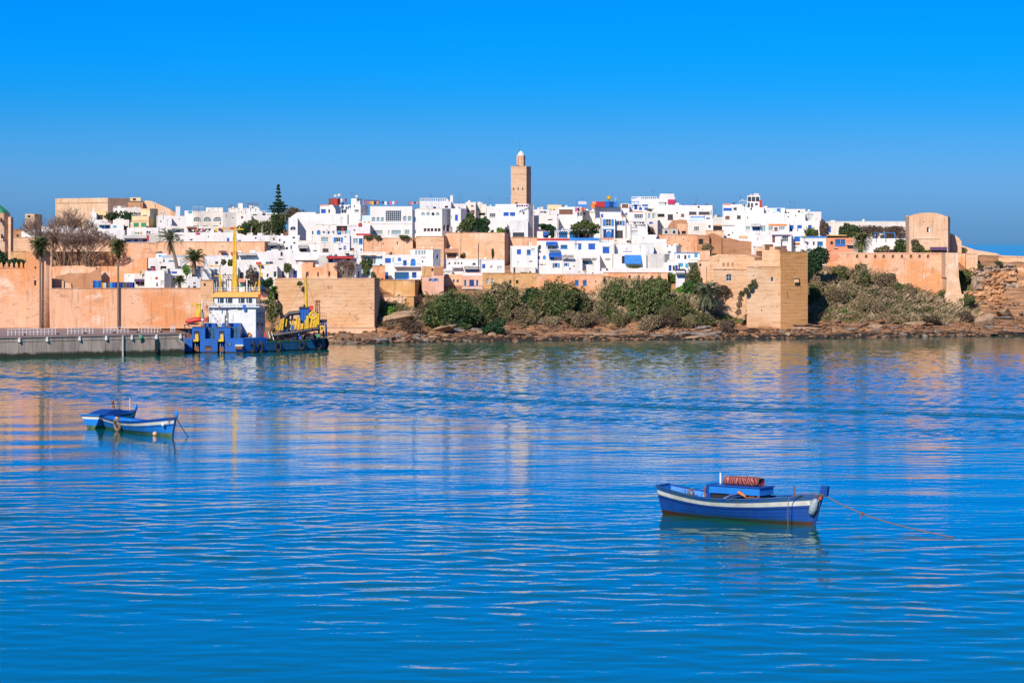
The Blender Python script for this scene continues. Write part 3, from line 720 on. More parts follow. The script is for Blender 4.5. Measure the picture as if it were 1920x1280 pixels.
wall('narrow brick tower at the right end of the promenade wall behind the dredger', 376, 400, 525, 614, 335, 'brick_tan', name='tower', cat='tower', ext=.1, dep=3, sx=404, w='O:382,531,386,536')
wall('brown retaining wall with garden on top directly behind the dredger bridge', 402, 525, 574, 614, 347, 'brick_red', ext=2)
wall('short red wall above the retaining garden behind the yellow bow mast', 470, 520, 556, 575, 350, 'terra', ext=1)
# middle distance left walls
PW('reddish brown garden wall with a ragged top below the bare tree', [(98,500),(105,499),(155,498),(166,500),(166,500),(180,500),(200,499),(232,500),(245,492),(262,485),(276,483)], 352, 'terra', 540, 1.0, rough=.5, group=WALLG)
PW('lower brown wall band behind the promenade wall, left of the blue tarps', [(104,518),(112,517),(128,512),(168,512),(181,505),(190,500)], 349, 'mud', 545, 1.0, D2=350, rough=.4, group=WALLG)
wall('small square terracotta block standing on the brown garden wall', 168, 180, 500, 512, 351, 'terra_pale', ext=.4, dep=1.0)
wall('rampart with shade in its colour behind the bare tree', 98, 232, 472, 500, 392, 'mud', ext=3)  # mud tone puts the wall's shade into its colour
wall('orange bastion face between the right tall palm and the date palm', 225, 292, 455, 488, 388, 'terra', ext=4, sx=None, dep=9)
wall('salmon rampart top running behind the bare tree', 97, 226, 449, 473, 398, 'terra_pale', ext=3)
wall('long salmon rampart under the left white houses', 292, 496, 453, 480, 398, 'terra_pale', ext=5, sx=507)
wall('pale rampart left of the bare tree under the white shed', 23, 98, 445, 472, 396, 'terra_pale', ext=6)
wall('sandy wall stretch between the green roofed tower and the merlon wall', 20, 52, 471, 502, 372, 'ochre', ext=2)
wall('tiny ruined brown wall beside the green roofed tower', 22, 40, 430, 446, 402, 'mud', w='v:31,440,35,444', ext=1)
# green roofed tower cut by the frame
g = thing('mosque_tower', 'round edged brown tower with green tiled roof cut by the left frame', 'tower', (wx(-8,378), 378, wz(505,378)))
zt = wz(399,378)-wz(505,378)
mb = MB(); mb.lathe([(2.35,0),(2.3,2.5),(2.36,2.5),(2.36,2.6),(2.25,2.6),(2.2,zt*.5),(2.28,zt*.5),(2.28,zt*.5+.1),(2.12,zt*.5+.1),(2.05,zt),(1.5,zt)], (0,0,0), 8); mb.build('wall', MAT['sandfort'], g)
mb = MB(); mb.lathe([(2.1,zt),(1.85,zt+.05),(1.7,zt+.3),(.03,zt+1.55)], (0,0,0), 8); mb.build('roof', MAT['green'], g)
for px, py in ((7.5,413),(9,443)):
    a = at(px,py,378); mb = MB(); x_ = a.x-g.location.x; mb.box(x_-.1, x_+.1, -2.3, -1.9, a.z-g.location.z-.3, a.z-g.location.z+.3); mb.build('slit_window', MAT['dark'], g)
mb = MB(); mb.box(2.0, 2.35, -1.2, .8, 0, wz(407,378)-wz(505,378)); mb.build('side_buttress', MAT['sandfort'], g)
# small crenellated tower
r = wall('small crenellated sandstone tower on the left skyline', 47, 65, 401, 430, 440, 'stone_tower', name='tower', cat='tower', sx=79, ext=2, w='o:52,404,57,408', par=.2)
# skyline fort
r = wall('long flat topped sandstone fort on the left skyline', 104, 202, 371, 397, 500, 'sandfort', ang=42, name='fort', cat='fort', sx=246, ext=5, par=.2, x='bd:104,380,202,381,mud')
H('small cream roof block with a dark window on the fort', 244, 264, 370.5, 378, 492, 'cream', 'o:249,372,255,376', ext=3, dep=3)
H('brown ruined building under the cream roof block', 240, 268, 377, 398, 490, 'mud', '', ext=3, dep=4, x='bd:240,377,268,378.5,greyd')
PW('sandstone fort wall sloping down to the right behind the houses', [(266,381),(273,376),(283,377),(300,384),(316,391),(332,401),(345,406)], 494, 'sandfort', 410, 2, ext=4)
# ------------------------------------------------------------------ left houses, upper rows
H('white shed left of the bare tree on the rampart', 38, 66, 430, 443, 405, 'w1', sx=73, ext=1.5)
H('white house behind the bare tree with a hanging blue sheet', 78, 152, 424, 452, 408, 'w2', 'o:90,434,94,438;o:120,440,124,446;w:106,432,111,437', ext=3)
H('second white house behind the bare tree, lower and wider', 150, 196, 432, 455, 406, 'w1', 'o:158,440,161,446', ext=2)
H('yellow house with a shaded window left of the dark ivy', 181, 199, 396, 414, 452, 'yellow', 'p:184,403,193,412', ext=2)
H('narrow white house wall beside the yellow house', 172, 181, 398, 414, 451, 'w1', ext=1, x='ch:174,390,177,398')
H('white terrace wall below the yellow house', 165, 201, 412, 421, 444, 'w1', ext=3)
H('white house with two bright blue stall fronts', 182, 208, 419, 434, 436, 'w1', 'c:186,421,196,429;b:197,421,205,429', ext=2, x='aw:183,417,207,421,w3')
H('low white house with a tiny blue window under the ivy', 207, 232, 420, 434, 434, 'w2', 'c:212,423,219,427', ext=2)
H('white walled yard with brown shade roofs near the green shuttered house', 212, 242, 412, 432, 437, 'w3', 'o:224,425,231,431;o:233,424,240,430', ext=2)
H('small white balcony house in front of the skyline fort', 213, 236, 390, 400, 470, 'w1', 'o:216,395,220,398;o:225,395,229,398', ext=3, x='rl:213,387,236,390,frame')
H('pale ruin wall right of the small balcony house', 236, 264, 389, 402, 468, 'w3', '', ext=3)
H('cream house with two green shutters and a balcony', 247, 279, 405, 427, 428, 'cream', 'n:250.5,417.5,260.5,425.5;n:264.5,417.5,274.5,425.5', ext=2, x='bd:246,413.5,279,415,coral;rl:247,402,279,406,w3')
H('upper floor of a cream house with grey whitewashed side', 264, 281, 391, 414, 431, 'cream', 'p:267,403,276,406', sx=296, ext=1.5, x='bd:264,391,281,393,straw')
H('plain white wall under the cream house with laundry', 238, 297, 427, 441, 424, 'w1', '', ext=2)
H('white house with three blue shutters above the salmon wall', 232, 278, 441, 456, 403, 'w2', 'b:236,450,245,453.5;b:252,449,258,453;b:268,448,275,453', ext=1.5, x='aw:230,441,276,446,wg')
H('pale lilac building with a flat roof left of the blue shutters', 193, 234, 432, 456, 410, 'w2', 'o:232,439,233.5,442;o:210,449,213,453', ext=1)
H('grey sloping white roof block left of the date palm', 276, 301, 438, 457, 402, 'wg', '', ext=2, x='bd:275,441,279,452,red')
H('tall white house between the cream house and the red chimney', 296, 322, 404, 440, 426, 'w1', 'w:300,414,303,417', ext=2)
H('white house with the red topped chimney on the skyline', 320, 352, 405, 426, 432, 'w1', '', ext=3, x='ch:330,387,338,405,w2')
H('white house with a round satellite roof and blue tarp window', 300, 345, 424, 456, 412, 'w1', 'b:322,428,337,435;w:340,449,346,453;o:330,449,335,452', ext=2, x='aw:320,425,345,428,w3')
H('small white house with a blue wall panel on the skyline', 346, 361, 395, 411, 450, 'w1', 'c:353,395.5,360,400.5', ext=4)
H('white arcade house with three brown arches', 361, 418, 396, 428, 446, 'w3', 'B:363,407,377,415;B:382,407,396,415;B:400.5,407,415,415;o:412,417,414,421;v:362,423,372,424.5;v:380,423,390,424.5;v:400,423,410,424.5', ext=4, x='rl:361,387,381,396,frame_g;bx:386,389,418,396,w3;bd:361,396,418,397.5,w1')
H('grey rendered block right of the brown arches', 418, 443, 398, 424, 445, 'wg', 'v:424,402,425,408', ext=3)
H('skyline house with a small white stair tower', 428, 464, 390, 412, 458, 'w3', 'o:452,396,453.5,399;o:436,402,439,405', ext=4, x='bx:446,381,455,391,w1;rl:428,386,446,390,brown')
H('white house under the brown roof pergola', 462, 487, 391, 416, 452, 'w1', '', ext=4, x='pg:464,382,484,390,brown')
H('white terrace house left of the tall pine', 470, 521, 399, 425, 447, 'w2', 'o:474,402,482,404;o:492,400,498,404;v:500,402,518,403', ext=4, x='rl:470,395,500,399,frame')
H('white stepped house left of the garden trees', 443, 472, 402, 425, 444, 'w1', 'P:452,405,456,410', ext=3)
H('cream terrace row with shaded stalls below the arcade', 352, 418, 424, 438, 432, 'w3', 'o:356,429,362,434;o:380,431,386,435;o:398,431,408,435', ext=3, x='aw:350,425,368,428,brown;aw:410,427,430,430,ochre')
H('long white house with a magenta cloth and blue door', 342, 442, 436, 455, 409, 'w1', 'w:356,448,362,452;b:425.5,446,430,453;o:340,450,344,453', ext=1.5, x='bd:367,436.5,375,440,magenta')
H('low white garden wall house under the pine trees', 442, 506, 441, 456, 408, 'w2', 'o:446,450,452,452;o:478,445,481,448', ext=1.5)
H('grey white shed right of the garden wall', 505, 522, 441, 458, 407, 'wg', 'o:512,446,515,450', ext=1.5)
H('white shack leaning at the end of the salmon rampart', 500, 522, 456, 475, 401, 'w2', 'o:507,462,512,466;R:512,458,517,463', ext=2, x='aw:499,455,520,459,grey')
H('grey white stepped house between the pine garden and the gabled house', 519, 545, 442, 475, 404, 'w2', 'o:523,448,526,452;w:531,452,535,457;o:536,463,540,468;o:525,461,528,465', ext=4, x='aw:519,457,531,460,grey')
H('white roof strip house under the leaning shack', 500, 548, 470, 492, 392, 'w1', 'v:505,474,512,476;o:526,474,530,480', ext=4)
# ------------------------------------------------------------------ left houses, lower row behind the promenade wall
H('white house with rounded left corner above the blue tarps', 233, 266, 513, 535, 350, 'w1', 'v:241,516,243,518', ext=1)
H('white gabled house with a small red window', 271, 308, 508, 538, 346, 'w1', 'r:291,519,296,524;l:301,526,308,536;o:293,530,296,537', sx=321, ext=.5)
H('white house with a long pale blue roof edge', 276, 356, 484, 508, 360, 'w1', 'w:306,486,309,492;c:316,488,330,491;o:301,499,312,506;o:283,499,291,503', ext=2, x='bd:300,479,356,482,lblue;aw:262,499,282,502,w3')
H('small white roof room above the pale blue roof edge', 292, 312, 475, 486, 366, 'w2', 'w:298,478,302,482', ext=1)
H('white walled terrace with purple awning over the promenade wall', 252, 272, 514, 538, 348, 'w3', 'o:254,525,262,533;R:264,526,270,534', ext=.5, x='aw:252,523,276,527,purple')
H('white house hidden behind the drooping date palm', 320, 358, 504, 540, 349, 'w2', 'b:322,509,332,513;o:325,520,328,526', ext=1)
H('wide plain white house right of the bushy date palm', 357, 396, 504, 523, 348, 'w1', 'v:362,520,364,522', ext=1, sx=None)
H('grey white lower house next to the brick tower', 350, 377, 522, 541, 343, 'w2', 'o:353,536,356,540;o:362,536,368,540', ext=.5)
H('white house with small square windows behind the dredger mast', 396, 446, 500, 545, 352, 'w1', 'w:397,513,400,517;w:404,511,407,516;R:440,515,447,526;w:421,512,424,516', ext=2, x='pg:418,516,440,540,brown')
H('white upper house with a tiny red awning window', 384, 440, 479, 503, 368, 'w2', 'w:403,490,410,496;w:425,478,428,482;o:416,486,420,492', ext=2, x='bd:381,479,405,480,w1')
H('salmon walled hut with a brown awning below the rampart', 411, 434, 471, 484, 374, 'terra_pale', 'r:415,472,423,478', ext=1, x='aw:411,470,424,473,brown')
H('white house with a red awning behind the yellow mast', 430, 462, 475, 502, 366, 'w1', 'o:436,480,440,486', ext=2, x='aw:433,473,451,478,red')
H('white house with a long grey shade above the ivy tree', 448, 498, 476, 500, 364, 'w1', 'v:461,479,480,481;o:448,492,459,495', ext=2, x='aw:446,474,480,478,wg')
H('white house with a dark arched door left of the ivy tree', 444, 474, 492, 545, 353, 'w1', 'O:450,510,457,524;R:443,516,448,526', ext=2)
H('small red roofed hut behind the ship rail', 448, 459, 525, 545, 349, 'w3', '', ext=2, x='aw:447,522,460,528,coral')
H('white house with three dark windows left of the brick bastion', 472, 520, 495, 545, 361.5, 'w1', 'w:489,512,493,520;w:500,513,504,520;w:513,509,519,520;d:480,512,484,522', ext=2, x='aw:480,491,490,495,red')
H('white block with a dark door on the brick bastion', 541, 566, 496, 523, 363, 'w1', 'd:550,507,557,521;w:543,511,544,516', ext=.5)
H('white house with dark doorways left of the bastion block', 518, 542, 500, 523, 365, 'w2', 'o:514,509,521,520;d:529,508,533,520', ext=1)
H('long low white house above the bastion with small vents', 480, 545, 472, 500, 384, 'w2', 'v:522,485,530,487;o:526,470,530,480;o:495,480,498,484', ext=3)
H('bluish white long house under the stacked white terraces', 545, 620, 474, 500, 382, 'w2', 'o:554,486.5,592,489;R:597,484,600,488', ext=3, x='aw:552,484,594,487,w1')
H('grey roof block left of the red canopy', 598, 616, 478, 502, 378, 'wg', '', ext=2)
# orange parapet buildings on the bastion
PW('orange crenellated house wall on the left of the brick bastion', [(566,492),(587,492),(587.01,501),(605,501),(605.01,494),(632,493)], 362.5, 'terra', 523, 4, name='parapet_house', cat='house', ext=.3)
for px, py, q in ((577,513,2),(596,514,2.2),(617,513,3)):
    a = at(px,py,362.4); mb = MB(); mb.box(-q*.036,q*.036,0,.06,-.3,.3); o = mb.build('small_window', MAT['dark'], None, loc=a)
    par_ = [o2 for o2 in COL.objects if o2.name.startswith('parapet_house')][-1]; bpy.context.view_layer.update(); o.parent = par_; o.location = a-par_.location
H('white block with two blue grey doors on the brick bastion', 632, 668, 495, 523, 363, 'w1', 'w:638,509,645,518;w:654,509,660,518;o:671.5,508,674.5,519', sx=678, ext=.5)
H('low house with a dark red canopy above the bastion', 612, 668, 481, 500, 374, 'w2', 'R:615,485,624,491;o:628,481,640,487;o:645,481,657,488', ext=2, x='aw:612,480,667,484,red')
# ------------------------------------------------------------------ centre left terraces
H('white house with a blue lozenge decoration on its wall', 540, 562, 441, 473, 400, 'w1', 'w:548,444,554,448;o:550,454,554,457;b:544.5,460,547.5,467', ext=2)
H('white house with dark garage opening under a brown canopy', 560, 604, 455, 474, 398, 'w1', 'o:561,464,575,471;v:587,469,595,471', ext=2, x='aw:559,459,578,465,grey;bd:562,451,603,457,w3')
H('white house with two wide glazed windows, left of the blue shutters', 600, 626, 441, 479, 396, 'w3', 'g:602,445,616,454;p:605,466,616,472', ext=2)
H('white house with bright blue shutters on its upper window', 625, 656, 440, 481, 395.5, 'w1', 's:625.5,445,643,454;v:635,465,641,468;b:644,461,649,464;b:644,465,649,468;v:646,443,649,445;v:631,476,639,478', ext=2, x='bd:625,454.5,656,456,w2')
H('white house with a glazed balcony corner right of the blue shutters', 655, 681, 442, 478, 396, 'w1', 'g:662,447,672,457;G:673,447,680,457;b:676,466,679,470;R:657,465,664,469', ext=2, x='bd:668,438,695,441.5,red')
H('low white flat roofs above the orange bastion house', 620, 668, 472, 484, 384, 'w2', 'o:651,473,656,478', ext=2, x='aw:645,470,668,474,w3')
PW('broad white gabled house wall left of the stacked terraces', [(544,412),(546,406),(558,398),(592,398),(592,441)], 418, 'w1', 445, 7, name='gabled_house', cat='house', ext=2)
H('white house with the dark arched window beside the pine garden', 541, 558, 408, 441, 414, 'w1', 'a:544,424.5,555,432', ext=1, par=.1)
H('wide white middle house with a small blue arched door', 556, 652, 401, 441, 417, 'w1', 'w:585,433,588,440;A:594,431.5,601,440', ext=2, x='bd:591,419,632,421,w3')
H('house with a dark terrace opening and pink sheet', 630, 694, 421, 442, 412, 'w2', 'o:631,424,651,433;o:663,430,666,433;m:640,427,645,432', ext=2, x='bd:617,421.5,670,423.5,w3;bd:672,418,679,425,red')
H('large white skyline house with paired windows', 600, 676, 384, 424, 426, 'w1', 'b:602,392,611,400;w:615,392.5,619,400;w:639,393,649.5,400;K:664,393,673,398;w:678,393,681,399', ext=2, sx=690, x='bd:600,384,616,386,coral;bx:652,372,668,384,w1;bx:616,372,626,384,red;rl:637,378,651,385,purple;rl:668,375,682,384,orange')
H('pale blue side house right of the large skyline house', 679, 697, 404, 422, 424, 'wb', '', ext=2, x='bd:680,415,694,418,coral')
H('lower white house with a red roof edge left of the arcade villa', 676, 696, 418, 440, 414, 'w1', '', ext=2, x='bd:668,436,694,438,coral')
H('white villa with a large lattice conservatory and arches', 694, 773, 387, 450, 420, 'w1', 'W:697,407,704.5,416;W:706,407,712.5,416;W:714,407,720.5,416;K:723,395,753,415;W:755.5,405,763,415;W:764.5,405,772,415;g:699,432,718,440;g:734,431.5,752,440;g:759,431,768.5,440;l:728,432,731,441', ext=1.5, x='bd:694,418.5,773,420,w2')
H('narrow pale strip house between the two white villas', 771, 782, 393, 446, 421, 'w2', 'c:776,407,780,416;c:777,431,780,438', ext=1.5)
H('white villa with a row of five square windows', 781, 829, 391, 443, 419, 'w1', 'W:789.5,398,797,405;W:799,398,806,405;a:808.5,398,815,405;W:817,398,824,405;p:794.5,428,799.5,434;p:801,428,806,434;p:807.5,428,812.5,434;p:814.5,428,819.5,434;p:821,428,826,434;a:831,421,836,433;a:837,420.5,843.5,434', sx=846, ext=1.5, x='bd:781,391,829,392.5,w3')
H('white upper block with a pierced balustrade on the skyline', 787, 846, 377, 394, 432, 'w2', 'o:834,386,840,390', ext=2, x='bl:787,371.5,838,377,w2;ch:844,366,849,378,w1')
H('white tower house with a tall blue window beside the clipped tree', 845, 864, 391, 438, 419.5, 'w1', 'b:853,402.5,858.5,414;R:846,425,848,436;v:846.5,403,847.5,410;O:854,431.5,858,436', sx=875, ext=1.5)
H('plain white upper house behind the tower house', 838, 874, 382, 400, 436, 'w1', '', ext=3)
H('cream skyline house with brown shaded windows', 873, 892, 379, 402, 440, 'w3', 'R:875,394,880,398;R:883,394,890,398;R:883,385,888,388', ext=3, sx=None)
H('plain grey cream house block right of the cream skyline house', 889, 912, 383, 405, 442, 'w3', 'o:898,399,910,404', ext=3)
H('white house with a barred window left of the minaret', 911, 930, 387, 411, 440, 'w1', 'K:918,400,929.5,407.5', ext=3, x='rl:911,395,930,398,grey')
H('long white garden wall left of the minaret house', 905, 946, 409, 440, 421, 'w1', '', ext=1.5, name='garden_wall', cat='wall', dep=1, group=WALLG)
H('white house with a pair of bright blue windows below the minaret', 929, 991, 382.5, 446, 422, 'w1', 'b:944,398,954,405;b:956,398,966,405;K:979,396.5,984,403', sx=996, ext=1.5, x='bf:955,412,990,446,w1;rl:968,384,990,388,purple')
H('lower white bay with a wide grey window below the minaret', 956, 990, 413, 446, 419, 'w2', 'p:961.5,436,983,443.5', ext=1.5)
H('orange building side behind the minaret house', 990, 1001, 385, 406, 432, 'terra_pale', '', ext=3)
H('white terraced house with low railings right of the minaret', 1000, 1032, 393, 412, 448, 'w2', 'o:1014,397,1018,399;o:1023,397,1026,399', ext=3, x='rl:1000,403,1030,406,w3')
H('white house with a small dark awning behind the hedge', 1001, 1045, 404, 448, 434, 'w1', 'v:1027,411,1036,413;o:1030,420,1034,425', ext=2)
H('white garden hut with a blue gate under the hedge', 1007, 1033, 432, 449, 424, 'w1', 'b:1018,434,1031,445', ext=1.5, x='bd:1007,430,1033,433,purple')
H('yellowish roof house right of the minaret', 1026, 1053, 384, 396, 452, 'cream', 'R:1029,392,1034,395;R:1037,392,1041,395', ext=3)
H('white stairs house with a slit wall below the yellow roof', 1033, 1048, 394, 430, 446, 'w2', 'o:1042,409,1044,413;v:1045,401,1047,405', ext=3)
H('white house with a dark red roof terrace', 1047, 1092, 388, 432, 438, 'w1', 'R:1048.5,393,1074,401;o:1082,391,1084,394', ext=2, x='bd:1047,391,1075,393,w3')
H('white house behind the round clipped tree', 1090, 1120, 395, 432, 440, 'w1', 'o:1094,399,1097,403;l:1104,397,1117,401', ext=2, x='rl:1088,391,1098,395,red')
H('white house with the red and blue roof tents', 1116, 1165, 388, 432, 436, 'w1', 'b:1127,401,1131,408', ext=2, x='bd:1120,386,1157,389,blue2')
H('white kiosk with a pyramid roof on the skyline', 1164, 1180, 382, 402, 440, 'w1', 'R:1166,383,1178,389', ext=3, x='')
H('white and blue house with six blue windows below the balustrade', 1180, 1220, 383, 402, 442, 'w1', 'b:1189,382.5,1195,393;b:1198,389,1204,394;b:1208,389,1215,394;G:1204,383,1215,386', ext=3, x='pg:1181,379,1197,384,blue2')
H('white house with a dark barred loggia and red roof line', 1179, 1216, 398, 428, 434, 'w2', 'K:1189,401.5,1206,409.5', ext=2, x='bd:1184,396,1206,398,coral')
H('white house with two tall pointed wall niches', 1212, 1233, 397, 442, 430, 'w3', 'W:1215,400,1220,410;W:1223,400,1228,410;b:1217,416,1224,420', ext=2, x='rl:1208,424,1230,441,greyd')
H('big white mansion with a roof balustrade on the right skyline', 1184, 1236, 373, 400, 450, 'w1', '', ext=3, x='bl:1184,368.5,1232,373,w2')
r = H('white roof pavilion with a hipped roof, highest on the right skyline', 1234, 1267, 374, 402, 448, 'w1', 'l:1235,379,1250,388;o:1247,380,1250,387', ext=3, x='bl:1235,369,1266,374,w2;aw:1252,374,1267,382,magenta;bx:1237,363,1264,374,w2')
H('white terraced house with a wide grey window right of the pavilion', 1230, 1277, 384, 424, 438, 'w1', 'p:1252,402,1262,412;o:1233,401,1246,407;w:1268,398,1272,401', ext=2)
H('plain white house with a brown window left of the blue laundry house', 1274, 1292, 385, 424, 436, 'w1', 'R:1277,401,1283,406', ext=2)
H('white balcony house with blue and white graffiti like paintwork', 1289, 1336, 385, 420, 433, 'w1', 'o:1308,386.5,1312,390;p:1292,397,1306,402;p:1310,397,1331,402;v:1332.5,394,1334,403', ext=2, x='bd:1295,406,1322,408,blue2;bd:1291,410,1326,414,wb;bd:1324,408,1331,414,purple;rl:1291,394,1331,397,frame')
H('cream house with one lilac barred window above the ruins', 1289, 1326, 417, 441, 430, 'w3', 'K:1301,425,1311,433', ext=2)
H('narrow white house with a small barred window above the ruins', 1324, 1337, 411, 433, 429, 'w1', 'w:1328,422,1333,428', ext=2)
H('white skyline gap house between the two terrace groups', 1335, 1356, 407, 432, 444, 'w2', '', ext=3, x='bd:1336,421,1354,431,sandfort')
# ------------------------------------------------------------------ middle: tan citadel walls
wall('tan wall under the red roofed terraces left of the villas', 681, 774, 446, 490, 409, 'terra_pale', w='v:718,456,720,458;v:744,453,746,458;O:732,472,735,477;v:700,470,701,472', ext=3)
wall('tan wall return with shade in its colour between the two villa walls', 772, 784, 446, 480, 411, 'mud', ext=3)  # brown mud colour carries the shade of this return
wall('brick textured citadel wall under the five square windows', 780, 832, 443, 490, 408, 'brick_tan', sx=845, ext=4)
wall('broad orange citadel wall under the clipped tree', 836, 890, 436, 490, 411, 'terra_pale', ext=4)
wall('pink citadel bastion with a slim cypress in front', 888, 946, 436, 490, 408, 'terra_pale', sx=957, ext=4, x='')
wall('low orange wall behind the white house with one blue shutter', 950, 1008, 445, 462, 412, 'terra_pale', ext=3)
H('small hut with a deep brown canopy against the citadel wall', 836, 858, 468, 486, 402, 'w3', 'R:838,474,856,483', ext=1, x='aw:834,466,860,473,mud')
# ------------------------------------------------------------------ centre lower houses
H('white villa with three grid windows left of the citadel bastion', 769, 812, 467, 501, 392, 'w1', 'g:778,470,782,478;g:784,470,788,478;g:789.5,470,793,478;g:794,470,798,478;A:818,477,822.5,485;O:812.5,474,815,484;v:789,482,799,483', sx=826, ext=1.5, x='bd:768,466,812,467.5,terra')
H('blue and white house with blue arched door and balcony', 739, 790, 478, 526, 379, 'w1', 'A:746,483,752.5,489.5;D:756,488,762.5,498;A:770,485,779.5,498.5;G:740,510,767,523;D:772.5,510,781,521', ext=.4, x='ba:739,495,788,499,blue2;ba:764,518,792,523,blue2')
H('white house with a lilac blue window left of the blue arched door', 717, 741, 478, 526, 380, 'w1', 'b:722,484,733,493;b:720,510,728,522;c:736,483,738,492', ext=.4, x='')
H('pale house with a dark glazed veranda behind the ivy bush', 677, 718, 480, 512, 384, 'wb', 'K:680,482,705,495;o:712,495,718,501', ext=1.5, x='bd:676,479,706,481,greyd;aw:655,472,724,477,w3')
wall('pinkish retaining wall under the ivy terrace', 698, 722, 498, 530, 376, 'terra', ext=4, sx=None)
wall('tan wall under the blue and white house', 712, 778, 525, 578, 374, 'ochre', ext=3, sx=790, w='v:716,541,717,544')
wall('tan stepped wall base left of the grassy ledge', 712, 760, 556, 590, 371.5, 'terra_pale', ext=2)
wall('narrow tan buttress right of the grassy ledge', 762, 776, 556, 622, 370.5, 'ochre', ext=1.5, sx=787)
H('pink stone house with pale blue shutters and a small dark window', 791, 832, 500, 550, 377, 'pink', 'o:809,503,812.5,508.5;s:804,522,812,527.5;s:813,522,822,527.5', ext=.3, x='bd:791,500,808.5,519,ochre;bd:813,500,832,516,mud')
H('orange gabled house with two small windows', 832, 867, 518, 547, 384, 'terra_pale', 'w:849,524,853,530;w:856,524,861,530', ext=2, x='bd:833,514,866,518,terra_pale')
H('pink house with arched windows and a blue door over a balcony', 866, 906, 512, 545, 382, 'pink', 'q:870,524.5,875,537;D:880,524.5,889,537;q:892.5,524.5,897.5,537', ext=2, x='bd:866,512,906,517,w1;ba:867,536,905,540,purple')
H('white low house with a row of three small windows', 832, 905, 486, 501, 396, 'w1', 'o:841,492,844,495.5;w:852,491.5,855,496;w:858,491.5,861,496;w:864,491.5,867,496', ext=1.5, x='bd:832,485,905,486.5,w3')
H('white house with a blue shaded terrace and blue shutter', 838, 906, 497, 516, 389, 'w1', 'G:872,501,898,508;b:904,495,910,503', ext=1.5, x='aw:846,498,866,501,w1;aw:870,499,900,504,grey')
H('white terrace house with a bright blue shutter left of the antenna pole', 900, 946, 487, 513, 388, 'w1', 'b:904,495,910,503;l:932,499,942,506', ext=1.5, x='bd:900,486,944,487.5,w3')
H('small house with grey louvred terrace below the pink stone', 824, 848, 505, 520, 387, 'w2', 'l:833,508,846,513', ext=1)
H('white house with a bright blue shutter below the low orange wall', 957, 1008, 461, 516, 393, 'w1', 'b:969,467.5,977,477;G:988,468,995,477;l:996,466,1004,472;v:992,489,998.5,491', ext=1.5)
H('low grey white sheds on the ochre wall', 960, 1004, 501, 516, 387, 'w3', 'o:963,500,966,512;v:976,510,989,512;o:992,509,996,512', ext=1)
H('long white house with red and blue roof edge and blue windows', 1007, 1124, 446.5, 476, 397, 'w1', 'a:1009,459,1015,468;G:1051,459,1064,466;l:1078,457,1083,468;b:1084,457,1090,468;b:1103,457,1116,468;K:1026,460,1044,468', ext=1, x='bd:1007,447,1068,451,red;bd:1068.5,446,1123,451,blue2;aw:1024,453,1045,459,blue;bd:1076,456,1091,457,grey;bd:1102,456,1117,457,grey')
H('white house end with a large blue shutter and blue railing', 1123, 1152, 455, 512, 396.5, 'w1', 'b:1130,463,1142.5,475;v:1135,484,1145,485;v:1135,486,1144,487.5', ext=1, x='rl:1124,452,1150,458,lblue;bd:1129,462,1144,463,grey')
H('white lower house with small blue windows and arched blue door', 1005, 1060, 474, 516, 393.5, 'w1', 'b:1008,480,1012.5,486;A:1018,479,1023.5,486.5;v:1009,495,1011,497;v:1013,495,1019,497;v:1021,495,1023,497;s:1036,493,1049.5,502;G:1030,478,1039,486', ext=1, x='aw:1029,474,1052,481,blue;bd:1053,480,1075,482,w3')
H('white house with red framed window and blue shutters, lower centre', 1054, 1092, 485, 516, 391.5, 'w1', 's:1057.5,493,1066.5,499.5;o:1075,498,1078,500', ext=1, x='aw:1053,478,1076,483,grey')
H('white house with a turquoise awning and three thin vents', 1082, 1125, 477, 514, 393, 'w1', 'R:1089,486,1100,492;v:1110,484,1119,485.5;v:1110,486.5,1118,488;c:1095,489,1104,496', ext=1, x='aw:1088,484,1108,488,greyd')
H('broad plain white wall house right of the blue shutters', 1148, 1226, 456, 496, 398, 'w2', 'v:1168,471,1185,472', ext=1.5, x='bd:1148,456,1226,457.5,w3')
H('white house with a big bright blue hanging canopy', 1150, 1212, 476, 512, 392, 'w1', 'o:1166,480,1171,494;o:1172,484,1180,494', ext=1.5, x='aw:1171,478,1202,494,blue2')
H('tall grey rendered blank house right of the blue canopy', 1210, 1246, 476, 513, 391, 'wg', '', ext=1.5, sx=1254)
H('low white terrace wall along the ochre wall with clutter', 1060, 1130, 508, 520, 387, 'w2', 'o:1085,500,1087,511;v:1110,511,1113,513', ext=1, name='terrace_wall', cat='wall', group=WALLG, dep=2)
H('white terrace wall with slanting coping right of the ochre wall', 1128, 1245, 503, 515, 390, 'w1', 'o:1136,500,1140,507', ext=1, name='terrace_wall', cat='wall', group=WALLG, dep=2)
wall('long ochre building wall with four small windows above the bushes', 904, 1008, 512, 562, 381.5, 'ochre', w='W:912,522,917,532;W:921,522,926,532;o:955,525,959,532;o:967.5,525,972,532', ext=3)
wall('ochre orange wall stretch with two blue framed windows', 1006, 1131, 514, 568, 381, 'terra', w='G:1078,525,1085,535;G:1093,525,1100,535;v:1116,526,1118,529', ext=3, x='bd:1006,514,1131,515.5,sandfort')
wall('orange wall with small dark loopholes above the reed slope', 1131, 1252, 511, 536, 386, 'terra', w='v:1145,518,1147,521;o:1179,516,1182.5,522;o:1196,516,1199.5,523;o:1221,517,1225,521;o:1235,517,1239,520', ext=3)
